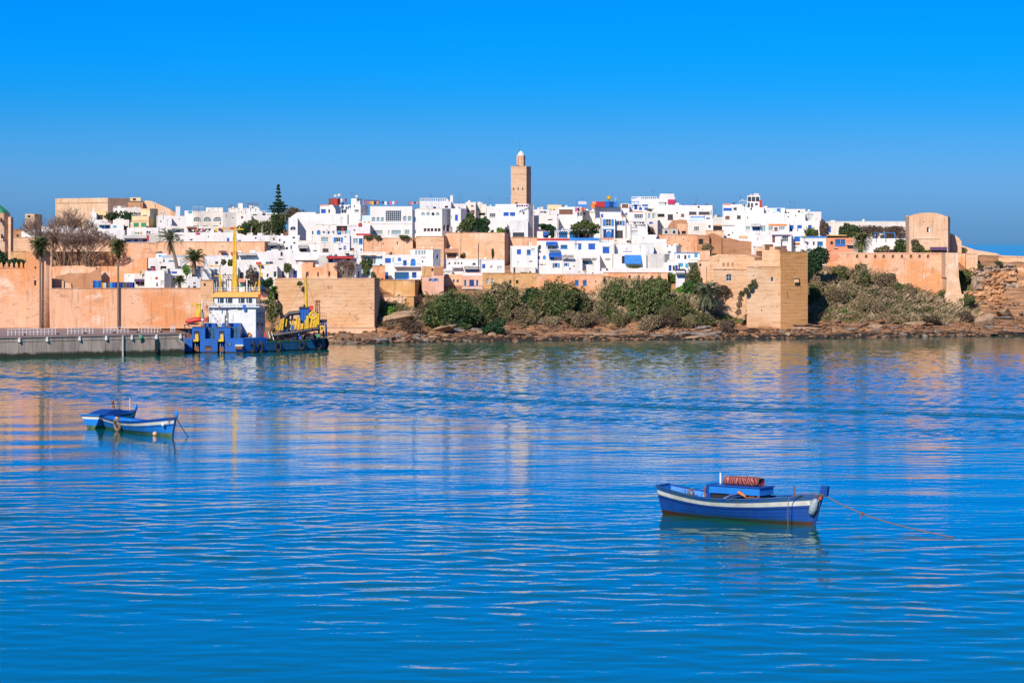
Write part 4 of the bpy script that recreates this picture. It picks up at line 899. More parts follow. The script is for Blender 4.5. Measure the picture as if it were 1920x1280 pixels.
# centre right
H('bright white house with blue shutters round a tall barred window', 1127, 1153, 408, 448, 428, 'w1', 's:1130.5,411,1151,424;D:1131,431,1137,446;A:1137,433,1146,446;D:1146,431,1151,446', ext=1.5, x='bd:1128,446,1151,449,coral;bd:1130,429,1151,431,blue2')
H('white house with three small arches between blue shutters', 1151, 1173, 407, 448, 429, 'w1', 's:1151.5,414,1171.5,423;p:1154,432,1168,446', ext=1.5)
H('white house with a louvred grey window beside the antenna pole', 1174, 1214, 418, 458, 424, 'w1', 'l:1184,432,1196.5,439.5;l:1184,426,1196.5,429', ext=1.5, x='rl:1174,415,1208,418,greyd')
H('white house front below the blue porch with rubble', 1150, 1180, 447, 460, 420, 'w3', 'o:1175,451,1180,455', ext=1)
H('veranda house with the long blue pergola under the round tree', 1040, 1112, 432, 450, 418, 'w1', 'G:1048,434,1064,446;G:1068,434,1084,446;o:1086,434,1104,446', ext=1, x='pg:1042,431,1110,446,blue2')
H('white lower garden house with weathered wall left of the ruins', 1208, 1232, 440, 470, 408, 'w1', '', ext=2)
H('white stepped wall at the foot of the orange ruin wall', 1222, 1250, 448, 492, 404, 'w1', '', ext=2)
H('little white house with two square windows and a roof hatch', 1246, 1268, 459, 492, 400, 'w1', 'o:1250,460.5,1253,463;w:1258,459,1261,462;w:1251,471,1258,475;w:1252,487,1256,489', sx=1276, ext=2)
H('white house with cyan windows and dark blue doors by the fig tree', 1264, 1312, 474, 517, 389, 'w1', 'w:1270,478,1272,485;G:1272.5,478,1275,485;o:1283,478.5,1287,486;c:1290,478,1294,484;c:1302,475,1308,483;c:1271.5,493,1281,500;c:1285,494,1290,502;D:1301,498,1305,506', ext=1.5, x='bd:1264,473.5,1312,475,blue2;ba:1289,487,1308,491,greyd')
H('white porch house with two dark blue doors, lower right centre', 1244, 1272, 492, 515, 388.5, 'w1', 'D:1254,497,1259,508;w:1261,498,1266,508;D:1266,497,1271,508', ext=1)
H('small hut with a dark slanting roof among the bushes', 1267, 1284, 506, 526, 382, 'w2', '', ext=1, x='sl:1267,512,1283,504,purple;aw:1267,511,1283,514,greyd')
# ------------------------------------------------------------------ ruins
wall('smooth orange ruin wall right of the white stepped houses', 1232, 1308, 440, 474, 412, 'terra', ext=4, w='v:1281,448,1282.5,450;v:1277,460,1278.5,463')
PW('broken orange ruin with gaping openings above the smooth wall', [(1248,433),(1252,431),(1256,422),(1262,414),(1272,412),(1288,412),(1290,441)], 420, 'mud', 445, 3, rough=.8, name='ruin', cat='ruin')
wall('pale orange ruin room with a shaded door', 1270, 1290, 418, 441, 417, 'terra_pale', w='o:1278,433,1286,439', ext=1, name='ruin', cat='ruin')
for px in (1247, 1262):
    wall('stone hut with a black doorway at the %s of the broken ruin' % ('left foot' if px < 1250 else 'middle'), px-5, px+9, 428, 441, 416, 'wg', w='O:%g,432,%g,438' % (px-.5, px+4.5), ext=1, name='ruin', cat='ruin', sx=None)
wall('brown ruin with one square black opening', 1307, 1330, 441, 475, 409, 'mud', w='o:1310,448,1318.5,458', ext=4, name='ruin', cat='ruin')
PW('crumbling brown ruin slope between the openings and the brick ruin', [(1328,441),(1336,437),(1345,440),(1356,446),(1358,482)], 410, 'mud', 485, 3, rough=1.0, name='ruin', cat='ruin')
wall('square tan block above the crumbling ruin', 1323, 1357, 432, 448, 421, 'sandfort', ext=3)
PW('long dark red brick ruin wall below the white terraces', [(1355,447),(1370,446),(1385,451),(1410,453),(1415,456),(1415,482)], 404, 'brick_red', 486, 2.5, rough=.5, name='ruin', cat='ruin')
wall('orange wall stub left of the big bastion', 1308, 1331, 469, 505, 399, 'terra', ext=4)
wall('lower orange wall behind the large palm', 1308, 1345, 488, 530, 387, 'terra_pale', ext=4, w='O:1311,494,1315,499')
wall('salmon house wall with a brown metal gate behind the merlons', 1414, 1452, 463, 492, 394, 'terra_pale', w='R:1418,471,1430,482', ext=2)
# ------------------------------------------------------------------ right white houses
H('white house with a long blue awning on the right skyline', 1355, 1400, 383, 421, 436, 'w1', 'b:1356,390,1372,395.5;w:1375,389,1382,395;R:1360,405,1368,410.5;p:1382,404,1389,410', ext=2, x='bd:1356,382,1370,384.5,coral;rl:1386,376,1401,383,w2')
H('white rooftop studio with three large dark panes', 1401, 1426, 378, 402, 440, 'w1', 'p:1402,380,1406,389;p:1408,381,1412,390;p:1416,381,1421,390', ext=2, x='bd:1424,375,1429,399,red')
g = H('glazed roof lantern with three panes, highest right of the gap', 1401, 1425, 367, 379, 441, 'w1', 'p:1402,369,1408.5,378;p:1409.5,369,1416,378;p:1417,369,1424,378', ext=.5, dep=3)
H('white house wall below the glazed roof lantern', 1396, 1432, 389, 422, 434, 'w1', 'O:1407,389,1410,394', ext=2, x='')
H('small white and pale blue roof house with a blue door', 1428, 1472, 390, 404, 438, 'w1', 'v:1432,394,1433.5,396;v:1436,394,1437.5,396;v:1440,394,1441.5,396;b:1457,391,1461,399;c:1461,391,1464,399', ext=2, x='bd:1448,390.5,1457,399,wb')
H('weathered white roof block with a small black window', 1470, 1510, 392, 404, 440, 'w3', 'o:1496,395,1500,398.5;v:1477,398,1480,400', ext=2)
H('grey panelled white block at the right end of the terraces', 1506, 1540, 397, 420, 434, 'w1', 'l:1511,401,1526,415', ext=2, sx=None)
H('very long plain white house wall under the right skyline', 1409, 1510, 400, 420, 430, 'w1', 'v:1477,405,1479,408;v:1491,403,1493,406', ext=2)
H('white house with a shallow pitched roof left of the glazed verandas', 1354, 1380, 421, 446, 424, 'w1', 'o:1373,435,1375,438;O:1364,439,1369,442', ext=2, x='bd:1355,422,1378,424,grey')
H('white house with two wide glazed windows above the brick ruin', 1378, 1440, 418, 449, 423, 'w1', 'g:1398,424.5,1407.5,431.5;G:1411.5,424,1424.5,431.5;o:1421,424,1425,431.5;g:1427,423,1436,434.5', ext=2, x='aw:1408,419,1426,424,wg')
H('white house with an orange awning over glazed doors', 1438, 1480, 416, 446, 422, 'w1', 'g:1441,425,1450,432.5;R:1452,426,1458,432;g:1460,425,1472,432.5', ext=2, x='bd:1441,420,1475,423.5,orange')
H('white house with two tall blue shutters on the right', 1478, 1537, 414, 450, 424, 'w1', 'b:1480,422,1488,435;b:1495,422,1503.5,435;G:1515,422,1522,430', ext=2)
H('low white roof with straw mats above the brick ruin', 1376, 1432, 440, 452, 412, 'w1', '', ext=2, x='bd:1386,442,1402,447,straw')
H('white corner house with a blue sheet over the merlons', 1409, 1445, 440, 470, 402, 'w2', 'v:1420,446,1421,450', ext=2, sx=None, x='bd:1418,462,1432,466,lblue')
H('white house with purple awning and wooden shutters', 1444, 1484, 436, 472, 400, 'w1', 'R:1448,443,1453.5,455;K:1466,443,1478.5,453;R:1466.5,461,1475,467', ext=2, x='bd:1447,440,1482,443,purple;bf:1458,445,1464,472,w1')
H('narrow white house beside the blue stall on the right', 1482, 1504, 434, 472, 402, 'w1', 'b:1489,446,1501,453;R:1489,456,1499,458;v:1487,463,1496,464.5', ext=2, x='bd:1489,443,1504,446,blue2;bd:1488,455,1500,457,orange')
H('clean white house with a dark blue roof edge beside the pink house', 1500, 1551, 445, 474, 399, 'w1', 'o:1509,453,1513,455;w:1524,453,1528,460;G:1532.5,453,1543,460;v:1545,469,1547,471', ext=2, x='bd:1503,443,1551,446,blue2')
H('long low white wall house with one blue shutter on the right skyline', 1546, 1706, 415, 476, 440, 'w3', 'b:1552,424,1558,436', ext=1.5, x='bd:1546,415,1706,416.5,w1')
H('lower white garden wall behind the date palm on the right', 1620, 1700, 447, 476, 424, 'w2', 'o:1646,452,1650,456', ext=1, x='')
r = H('pink house with a straw hipped roof and blue glazed window', 1549, 1600, 446, 477, 398, 'coral', 'O:1557,452,1562,458.5;G:1566,448.5,1576,458.5;G:1576.5,448.5,1585,458.5;v:1564,466,1572,467.5;v:1555,470,1558,471', ext=1, x='bd:1566,459,1585,461.5,blue;ba:1587,452,1600,458,brown;sl:1551,447,1586,440.5,straw')
H('blue pergola terrace under the long skyline wall', 1636, 1680, 447, 456, 421, 'w1', '', ext=1, x='pg:1640,437,1678,447,blue2')
# ------------------------------------------------------------------ right rampart, bastion and fort
PW('tan rampart with a stepped merlon top above the big bastion', [(1330,481),(1345,477),(1396,477),(1415,483),(1415.01,488),(1429,488),(1429.01,458),(1434,458),(1434.01,469),(1443,469),(1443.01,463),(1453,462),(1453.01,468),(1461,468),(1461.01,471),(1467,471)], 381, 'brick_tan', 612, 3, D2=375.5, ext=2, group=WALLG)
wall('sunlit tan face of the big square bastion by the river', 1400, 1464, 500, 616, 374, 'brick_tan', w='a:1445,519,1450.5,528;v:1412,516,1414,518;v:1447,552,1448,556;v:1430,541,1431,544;v:1429,554,1430,556;v:1427,580,1429,583', ext=1.5)
wall('tan rampart face with a white framed arched window', 1338, 1402, 505, 600, 377, 'brick_tan', w='a:1361,513,1372,527;v:1412,516,1414,518', ext=3)
wall('coursed brick face of the square bastion, shade in its colour, tallest wall by the river', 1464.5, 1514.5, 472, 616, 373.2, 'brick_shaded', ext=1.5, turn=3, w='', dep=4, x='')
for px, lab in ((1357,'left'), (1365,'middle'), (1374,'right')):
    a = at(px, 496, 376.6); mb = MB(); mb.box(-.17,.17,0,.3,-.28,.28); o = mb.build('putlog_hole', MAT['mud'], None, loc=a); tag(o, 'small dark square hole, %s of three above the arched window' % lab, 'hole')
r = wall('pink rampart with a row of twelve small arched loopholes', 1549, 1772, 474, 566, 396, 'terra', w=';'.join('P:%g,477.5,%g,484' % (p-2.2, p+2.6) for p in (1556,1573,1590,1607,1624,1641,1657,1674,1691,1708,1724,1740)), ext=3, turn=0, rd=.25, x='bd:1549,474,1772,475.5,terra_pale')
r = thing('buttress', 'battered stone buttress sloping out at the right end of the loophole rampart', 'buttress', (wx(1788,392), 392, wz(570,392)-1.5))
a = [wx(p, 392)-r.location.x for p in (1764,1806,1774,1796)]; h1 = wz(474,392)-r.location.z; hm = wz(520,392)-r.location.z; mb = MB()
mb.box(a[0]+.5, a[1], -.6, 4, 0, hm*.55); mb.box(a[0]+.7, a[1]-.3, -.3, 4, hm*.55, hm, (.2,.35,.25,0)); mb.box(a[2]-.05, a[3]+.2, .3, 4, hm, h1, (0,.1,.1,0)); mb.build('buttress_stone', MAT['sandfort'], r)
# round fort
fx0, fx1 = wx(1706,402), wx(1777,402); r = thing('fort', 'pale round topped fort with two eye holes and a window', 'fort', (fx0, 402, wz(476,402)-2.5)); fw = fx1-fx0
fz = lambda py: wz(py,402)-r.location.z
mb = MB(); wall_panel(mb, fw, 0, fz(420), [(wx(1738,402)-fx0, wx(1744.5,402)-fx0, fz(435.5), fz(426), 0)], lambda s,z,d: (s,d,z), .3)
n = 18; arc = []
for i in range(n+1):
    s = fw*i/n; q = i/n; arc.append((s, fz(405)+ (fz(398.5)-fz(405))*math.sin(PI*min(1,max(0,(q-.08)/.84)))**.75 if .08 < q < .92 else fz(405.5)))
for (s, z), (s2, z2) in zip(arc, arc[1:]):
    mb.quad((s,0,fz(420)),(s2,0,fz(420)),(s2,0,z2),(s,0,z)); mb.quad((s,0,z),(s2,0,z2),(s2,4.5,z2),(s,4.5,z))
mb.quad((fw,0,0),(fw+1.1,4.5,0),(fw+1.1,4.5,fz(407)),(fw,0,fz(405))); mb.quad((fw,0,fz(405)),(fw+1.1,4.5,fz(407)),(fw,4.5,fz(405)),(fw-.5,2,fz(405)))
mb.quad((0,4.5,0),(0,0,0),(0,0,fz(405.5)),(0,4.5,fz(405.5))); mb.quad((fw+1.1,4.5,0),(0,4.5,0),(0,4.5,fz(404)),(fw+1.1,4.5,fz(407)))
mb.build('wall', MAT['sandfort'], r)
for px in (1731.5, 1750):
    s = wx(px,402)-fx0; mb = MB(); mb.sphere((s,.06,fz(416.2)), .13, 8, 6, (1,.6,1.1)); mb.build('eye_hole', MAT['dark'], r)
s = wx(1741.2,402)-fx0; mb = MB(); mb.box(s-.3,s+.3,.3,.34,fz(436),fz(425.5)); mb.build('window', MAT['dark'], r)
mb = MB(); mb.box(s+.02,s+.25,.12,.2,fz(435.3),fz(426.2)); mb.build('shutter', MAT['white'], r)
mb = MB(); mb.box(-.12,fw+.02,-.1,-.002,fz(448),fz(446.8)); mb.build('string_course', MAT['terra_pale'], r)
mb = MB(); mb.box(-.12,.5,-.12,-.002,0,fz(406)); mb.build('corner_pilaster', MAT['sandfort'], r)
mb = MB(); mb.box(fw-1.1,fw+.02,-.14,-.002,0,fz(406)); mb.build('corner_pilaster', MAT['sandfort'], r)
PW('fort flank wall sloping down right of the round fort', [(1784,438),(1791,441),(1799,447),(1803,454),(1803.01,470)], 408, 'sandfort', 480, 3, ext=3, group=WALLG)
PW('curved orange wall running down to the right cliff', [(1790,458),(1800,459),(1815,464),(1830,469),(1850,472),(1868,475),(1877,479),(1920,480.5),(1990,481)], 410, 'terra_pale', 500, 1.5, ext=3, group=WALLG)
wall('square orange wall pier above the cliff', 1811, 1833, 476, 506, 400, 'terra_pale', ext=2.5, dep=3)
wall('orange wall panel left of the square pier', 1794, 1810, 475, 500, 402, 'terra', ext=3, dep=3)
wall('plain orange wall on the cliff edge at the right frame', 1872, 1990, 482, 500, 405, 'terra_pale', ext=3)
wall('vertical orange wall face at the right edge of the frame', 1907, 1990, 500, 530, 400, 'terra', ext=3)
H('little brown slanting shelter beside the round fort', 1744, 1774, 466, 476, 400.5, 'mud', '', ext=.6, dep=1.5, x='aw:1744,463,1776,468,purple', par=0)
# big brick bastion left of centre
wall('huge tan brick bastion right of the moored dredger', 515, 702, 522, 626, 360, 'brick_tan', ext=1, sx=712, w='v:576,549,577,551;v:678,533,679.5,535;v:642,524,643,526;v:694,576,696,578;v:655,587,657,589;v:692,559,693,561;v:688,546,689,548', x='bd:515,522,702,523,sandfort')
wall('low footing ledge along the brick bastion', 530, 704, 614, 628, 359.2, 'terra_pale', ext=1, dep=1.2)
# ------------------------------------------------------------------ minaret
D = 470; g = thing('minaret', 'tall sandstone minaret with a white domed lantern above the town', 'tower', (wx(958,D), D, wz(385,D)-6), 0)
mz = lambda py: wz(py,D)-g.location.z
Wm = (987-958)*D/F; ph = -R(16); g.rotation_euler.z = ph; Wm = Wm/math.cos(ph); L = 3.0
tf = lambda s,z,d: (s,d,z); tfr = lambda s,z,d: (Wm-d, s, z)
mb = MB(); holes = [( (p-958)/29*Wm-.09, (p-958)/29*Wm+.09, mz(357), mz(352), 0) for p in (963,971.5,980)]
wall_panel(mb, Wm, 0, mz(312), holes, tf, .25); wall_panel(mb, L, 0, mz(312), [(1.3,1.5,mz(376),mz(370),0)], tfr, .25)
mb.quad((0,L,0),(0,0,0),(0,0,mz(312)),(0,L,mz(312))); mb.quad((Wm,L,0),(0,L,0),(0,L,mz(312)),(Wm,L,mz(312))); mb.quad((0,0,mz(312)),(Wm,0,mz(312)),(Wm,L,mz(312)),(0,L,mz(312)))
mb.build('shaft', MAT['stone_tower'], g)
for z in (312.5, 325.5):
    mb = MB(); mb.box(-.07, Wm+.07, -.07, L+.07, mz(z+.8), mz(z-.6)); mb.build('string_course', MAT['stone_tower'], g)
for h in holes: mb = MB(); mb.box(h[0]-.01,h[1]+.01,.25,.3,h[2]-.01,h[3]+.01); mb.build('slit_window', MAT['dark'], g)
mb = MB(); cx, cy = Wm/2, L/2; lw = .62; mb.box(cx-lw, cx+lw, cy-lw, cy+lw, mz(311), mz(291.2)); mb.build('lantern', MAT['stone_tower'], g)
for sx_ in (-1, 1): mb = MB(); mb.box(cx+sx_*lw*.5-.08, cx+sx_*lw*.5+.08, cy-lw-.03, cy-lw+.02, mz(308), mz(294)); mb.build('lantern_recess_shade', MAT['mud'], g)  # raised darker panels paint in the shade of recesses
mb = MB(); mb.lathe([(lw+.05,mz(291.2)),(lw+.05,mz(290.5)),(.55,mz(289)),(.46,mz(286.5)),(.28,mz(284.3)),(.08,mz(283)),(.05,mz(282.2))], (cx,cy,0), 14); mb.build('dome', MAT['white'], g, smooth=True)
mb = MB(); mb.tube([(cx,cy,mz(283)),(cx,cy,mz(279))],.03,5); mb.build('finial', MAT['greyd'], g)
mb = MB(); mb.tube([(cx-.35,cy,mz(290)),(cx-.35,cy,mz(262))],[.025,.012],4); mb.build('antenna', MAT['greyd'], g)
mb = MB(); mb.box(cx-lw-.1,cx-.1,cy-lw-.5,cy-lw-.2,mz(312),mz(309.5)); mb.build('loudspeaker', MAT['greyd'], g)
# ------------------------------------------------------------------ vegetation
grng = np.random.default_rng(5)
def leaf_mesh(name, blobs, n, size, flat=0.0, upright=0.0, shell=.55, ratio=.6):
    """n leaf quads through the blobs [(cx,cy,cz,rx,ry,rz)]"""
    B = np.array(blobs, float); vol = B[:,3]*B[:,4]*B[:,5]; idx = grng.choice(len(B), n, p=vol/vol.sum())
    d = grng.normal(size=(n,3)); d /= np.linalg.norm(d, axis=1)[:,None]
    rr = (shell + (1-shell)*grng.random(n)**.6); rr *= .86 + .22*np.sin(d[:,0]*5+idx*1.7)*np.cos(d[:,2]*4+idx)
    c = B[idx,:3] + d*B[idx,3:]*rr[:,None]
    a = grng.normal(size=(n,3)); a[:,2] *= (1-flat); a[:,2] += upright*2.5
    a /= np.linalg.norm(a, axis=1)[:,None]
    b_ = np.cross(a, grng.normal(size=(n,3)) + d*.8); b_ /= np.linalg.norm(b_, axis=1)[:,None]+1e-9
    s = size*(.6+.8*grng.random(n)); a *= s[:,None]; b_ *= (s*ratio)[:,None]
    V = np.empty((n,4,3)); V[:,0] = c-a*.5; V[:,1] = c+b_*.5; V[:,2] = c+a*.5; V[:,3] = c-b_*.5
    return np_mesh(name, V.reshape(-1,3), np.arange(n*4).reshape(n,4))
def stem(root, h, r=.1, mat='bark', n=3, spread=.5, lean=0):
    for i in range(n):
        a = 2*PI*i/n+rnd.uniform(-.5,.5); mb = MB()
        mb.tube([(0,0,-.4), (math.cos(a)*spread*.35+lean*.4, math.sin(a)*spread*.35, h*.5), (math.cos(a)*spread+lean, math.sin(a)*spread, h)], [r, r*.7, r*.3], 6)
        mb.build('trunk' if i == 0 else 'limb', MAT[mat], root)
def ground_D(px, py):
    Y = 338.0
    while Y < 440:
        if wz(py, Y) <= base_h(wx(px, Y), Y): return Y
        Y += .5
    return Y
def bush(label, x0, x1, y0, y1, mat, D=None, nb=7, dens=1.0, size=.30, group=None, name='bush', cat='bush', depth=.6, trunkmat='bark', upright=0, mat2=None, fill=.42):
    cx = (x0+x1)/2
    if D is None: D = ground_D(cx, y1)
    w, h = (x1-x0)*D/F, (y1-y0)*D/F; g = thing(name, label, cat, at(cx, y1, D), 0, group)
    blobs = []
    for i in range(nb):
        fx = rnd.uniform(-1,1); fz = rnd.uniform(.25,.95); k = math.sqrt(max(.15, 1-fx*fx*.8))
        fz = min(fz, .55+.4*k); r = rnd.uniform(.28, fill)
        blobs.append((fx*w*.36, rnd.uniform(-.5,.5)*w*depth*.5, h*fz*.82, w*r*.95, w*depth*r, h*r*.9))
    blobs.append((0, 0, h*.42, w*.44, w*depth*.45, h*.46))
    if mat in ('leaf_dry', 'leaf_purple'): size *= .68; dens *= .8
    n = int(dens*max(500, min(9000, (w*h)*260/(size/.3)**2)))
    ms = [(mat, n)] if not mat2 else [(mat, int(n*.7)), (mat2, int(n*.4))]
    for j, (m_, k) in enumerate(ms):
        bl = blobs if j == 0 else blobs[:max(1, nb//2)]
        o = link('foliage', leaf_mesh('foliage', bl, k, size, upright=upright), g); o.data.materials.append(MAT[m_])
    stem(g, h*.6, max(.04, w*.025), trunkmat, 3, w*.2)
    return g
SG = 'bushes on the river slope'
bush('largest dense green bush on the slope below the pink arched house', 803, 902, 543, 617, 'leaf_green', nb=12, group=SG, mat2='leaf_dark', dens=1.3)
bush('narrow bright green bush right of the largest slope bush', 900, 928, 548, 606, 'leaf_green', group=SG, nb=5)
bush('wide olive bush under the ochre wall windows', 915, 976, 530, 600, 'leaf_olive', group=SG, nb=8, mat2='leaf_dry')
bush('small dark blue green shrub between olive and green bushes', 976, 1012, 527, 580, 'leaf_dark', group=SG, nb=5, mat2='leaf_olive')
bush('dark low shrub in the hollow under the olive bush', 905, 948, 596, 628, 'leaf_dark', group=SG, nb=4)
bush('rounded green bush below the two blue framed windows', 1015, 1080, 526, 604, 'leaf_green', group=SG, nb=9, mat2='leaf_olive')
bush('brownish green bush leaning against the ochre wall corner', 1068, 1112, 540, 600, 'leaf_olive', group=SG, nb=6, mat2='leaf_dry')
bush('dry purple brown bush under the ochre wall corner', 1098, 1142, 556, 592, 'leaf_dry', group=SG, nb=5, mat2='leaf_purple')
bush('long olive reed bush under the orange loophole wall', 1128, 1190, 525, 582, 'leaf_olive', group=SG, nb=9, upright=.8, size=.42)
bush('second olive reed bush, hanging lowest on the slope', 1165, 1232, 528, 603, 'leaf_olive', group=SG, nb=9, upright=.8, size=.42, mat2='leaf_green')
bush('third reed bush left of the fig tree', 1222, 1262, 522, 578, 'leaf_olive', group=SG, nb=6, upright=.6, size=.4, mat2='leaf_green')
bush('bright green fig tree beside the cyan windowed house', 1243, 1268, 505, 532, 'leaf_green', group=SG, nb=4, mat2='leaf_bright')
bush('grey green feathery tree left of the large river palm', 1280, 1316, 492, 552, 'leaf_olive', D=382, group=SG, nb=6, mat2='leaf_dark')
bush('vivid green low bush below the grey feathery tree', 1262, 1302, 528, 560, 'leaf_bright', group=SG, nb=4, mat2='leaf_dark')
bush('dark tangled bush left of the palm base', 1228, 1300, 550, 606, 'leaf_olive', group=SG, nb=8, mat2='leaf_purple')
bush('low dry bush near the water left of the palm', 1190, 1240, 585, 620, 'leaf_dry', group=SG, nb=5, mat2='leaf_purple')
bush('yellow green weeds right of the palm base', 1288, 1318, 578, 600, 'leaf_bright', group=SG, nb=4, mat2='leaf_dry', size=.2)
bush('dark bush against the tan rampart right of the palm', 1340, 1374, 531, 552, 'leaf_purple', group=SG, nb=4, D=376.4)
bush('grey thorn bush at the foot of the tan rampart', 1352, 1378, 598, 626, 'leaf_purple', group=SG, nb=4)
bush('green creeping plant along the foot of the tan rampart', 1350, 1386, 574, 592, 'leaf_green', group=SG, nb=4, size=.2)
bush('small green creeper patch left of the square bastion', 1382, 1410, 586, 602, 'leaf_green', group=SG, nb=3, size=.2)
bush('tall dark ivy tree right of the square bastion', 1504, 1549, 461, 517, 'leaf_dark', D=388, nb=9, name='tree', cat='tree', dens=1.4)
for i, (a, b_, c, d, m1, m2, lab) in enumerate((
    (1512,1546,515,560,'leaf_dry','leaf_olive','dry bush climbing beside the dark brick bastion'), (1515,1535,535,575,'leaf_green','leaf_olive','small green bush low beside the dark brick bastion'),
    (1560,1592,495,530,'leaf_olive','leaf_dry','reed clump under the pink straw roofed house'), (1596,1636,496,545,'leaf_olive','leaf_dry','tall olive reed clump in front of the loophole rampart'),
    (1632,1680,508,545,'leaf_dry','leaf_purple','rounded purple brown thicket against the loophole rampart'), (1548,1600,525,572,'leaf_dry','leaf_purple','wide dry thicket in the middle of the right slope'),
    (1600,1650,545,590,'leaf_dry','leaf_dry','pale dry thicket lower on the right slope'), (1680,1720,528,560,'leaf_dry','leaf_olive','dry brush below the orange stained wall'),
    (1755,1800,538,566,'leaf_green','leaf_green','green ivy patch below the buttress'), (1776,1822,550,580,'leaf_green','leaf_olive','larger green ivy patch right of the buttress foot'),
    (1700,1750,572,592,'leaf_olive','leaf_dry','low grey scrub line at the foot of the right slope'), (1790,1830,582,604,'leaf_purple','leaf_olive','grey heather clump before the leaning boulders'),
    (1572,1592,574,592,'leaf_bright','leaf_green','small bright green agave bush on the right slope'), (1724,1760,588,606,'leaf_purple','leaf_olive','grey scrub right of the low scrub line'))):
    bush(lab, a, b_, c, d, m1, group='dry bushes on the right hand slope', nb=5, mat2=m2, size=.26, upright=.3)
bush('green and grey shrub in the corner beside the buttress', 1792, 1822, 499, 530, 'leaf_green', D=398, group=SG, nb=5, mat2='leaf_purple')
bush('small green tuft on top of the cliff wall', 1832, 1844, 494, 503, 'leaf_green', D=398.5, nb=2, size=.2)
bush('grey green tuft hanging on the cliff at the far right', 1862, 1880, 487, 496, 'leaf_olive', D=399, nb=2, size=.2)
bush('sparse green scrub on the curved orange wall', 1796, 1816, 463, 475, 'leaf_olive', D=408.5, nb=3, size=.2)
bush('bright green grassy ledge bush right of the brick bastion', 713, 742, 573, 600, 'leaf_bright', group=SG, nb=5, size=.22)
bush('green ledge vegetation above the brown cave', 735, 768, 572, 590, 'leaf_green', group=SG, nb=5, size=.22, mat2='leaf_dry')
bush('dark brown driftwood thicket over the cave', 752, 790, 596, 626, 'leaf_purple', group=SG, nb=5, size=.3)
bush('ivy column hanging beside the pink stone house', 789, 802, 515, 548, 'leaf_green', D=378, nb=3, group=SG)
bush('thin grey creeper on the narrow buttress', 786, 796, 548, 600, 'leaf_purple', D=369, nb=4, dens=.5, group=SG)
for i, (a, b_, c, d, m1, m2, lab) in enumerate((
    (895,925,590,616,'leaf_dry','leaf_olive','dry tuft right of the largest green bush'), (928,962,560,606,'leaf_olive','leaf_dry','olive scrub in front of the wide olive bush'), (962,1000,572,612,'leaf_dry','leaf_purple','brown scrub below the small blue green shrub'),
    (990,1024,556,600,'leaf_olive','leaf_green','olive scrub left of the rounded green bush'), (1060,1104,580,612,'leaf_dry','leaf_purple','dry scrub below the brownish leaning bush'), (1104,1140,580,612,'leaf_purple','leaf_dry','purple brown scrub in the dip of the slope'),
    (1120,1160,560,604,'leaf_olive','leaf_dry','olive scrub under the long reed bush'), (1150,1180,578,612,'leaf_dry','leaf_olive','dry scrub left of the lowest reed bush'), (1238,1275,575,614,'leaf_purple','leaf_olive','grey brown scrub before the dark tangled bush'),
    (1270,1312,586,616,'leaf_dry','leaf_olive','dry scrub under the large river palm'), (800,838,560,590,'leaf_olive','leaf_green','olive scrub at the left foot of the largest bush'), (1312,1345,585,614,'leaf_olive','leaf_purple','olive scrub right of the large river palm'),
    (835,880,600,622,'leaf_dark','leaf_olive','hanging growth under the largest bush, its shadow put into the leaf colour'), (1012,1050,590,614,'leaf_dry','leaf_dry','straw coloured tuft under the rounded green bush'), (1196,1232,520,545,'leaf_olive','leaf_green','olive crown at the top of the reed slope'))):  # dark hanging clump: shadow below the big bush put into leaf colour
    bush(lab, a, b_, c, d, m1, group='scrub between the slope bushes', nb=6, mat2=m2, size=.24, upright=.4, dens=.9)
# town trees
TG = 'trees and shrubs among the houses'
bush('dark ivy hedge spilling below the skyline fort', 194, 226, 397, 414, 'leaf_dark', D=446, nb=6, group=TG, mat2='leaf_purple')
bush('second dark ivy hedge left of the cream shuttered house', 222, 262, 396, 416, 'leaf_dark', D=445, nb=7, group=TG)
bush('bright clipped dark green tree, widest on the citadel wall', 862, 890, 400, 437, 'leaf_green', D=413.5, nb=8, dens=1.6, group=TG, name='tree', cat='tree', mat2='leaf_dark')
bush('dark green half of the clipped tree, nearest the minaret', 886, 918, 404, 438, 'leaf_dark', D=414, nb=8, dens=1.6, group=TG, name='tree', cat='tree')
bush('clipped dark hedge right of the minaret', 1009, 1043, 419, 432, 'leaf_dark', D=421.5, nb=6, dens=1.5, group=TG, name='hedge', cat='hedge', depth=.4)
bush('lower right part of the clipped hedge beside the blue gate', 1029, 1043, 425, 446, 'leaf_dark', D=421.6, nb=4, dens=1.5, group=TG, name='hedge', cat='hedge')
g = thing('tree', 'umbrella shaped clipped tree over the blue pergola', 'tree', at(1097, 447, 416.5))
bl = [(math.cos(t)*r_, math.sin(t)*r_*.7, wz(430,416.5)-wz(447,416.5)+(1-r_/2.6)*1.0, .8, .8, .55) for r_ in (0,.9,1.7) for t in np.arange(0, 6.28, 1.05)]
o = link('foliage', leaf_mesh('foliage', bl, 6500, .24), g); o.data.materials.append(MAT['leaf_green'])
bl = [(math.cos(t)*1.7, math.sin(t)*1.2, 1.0, .7, .7, .3) for t in np.arange(0, 6.28, 1.05)]
o = link('foliage', leaf_mesh('foliage', bl, 1800, .24), g); o.data.materials.append(MAT['leaf_dark']); stem(g, 1.3, .12, 'bark', 4, .8)
bush('small round topiary ball on the citadel wall', 919, 926, 431, 438, 'leaf_olive', D=412.5, nb=2, group=TG, size=.16)
bush('leafy yellow green shrub on the citadel wall', 931, 946, 424, 438, 'leaf_bright', D=412.5, nb=4, group=TG, size=.2, mat2='leaf_olive')
bush('dark narrow shrub beside the white bay', 948, 955, 427, 440, 'leaf_dark', D=412.3, nb=2, group=TG, size=.2)
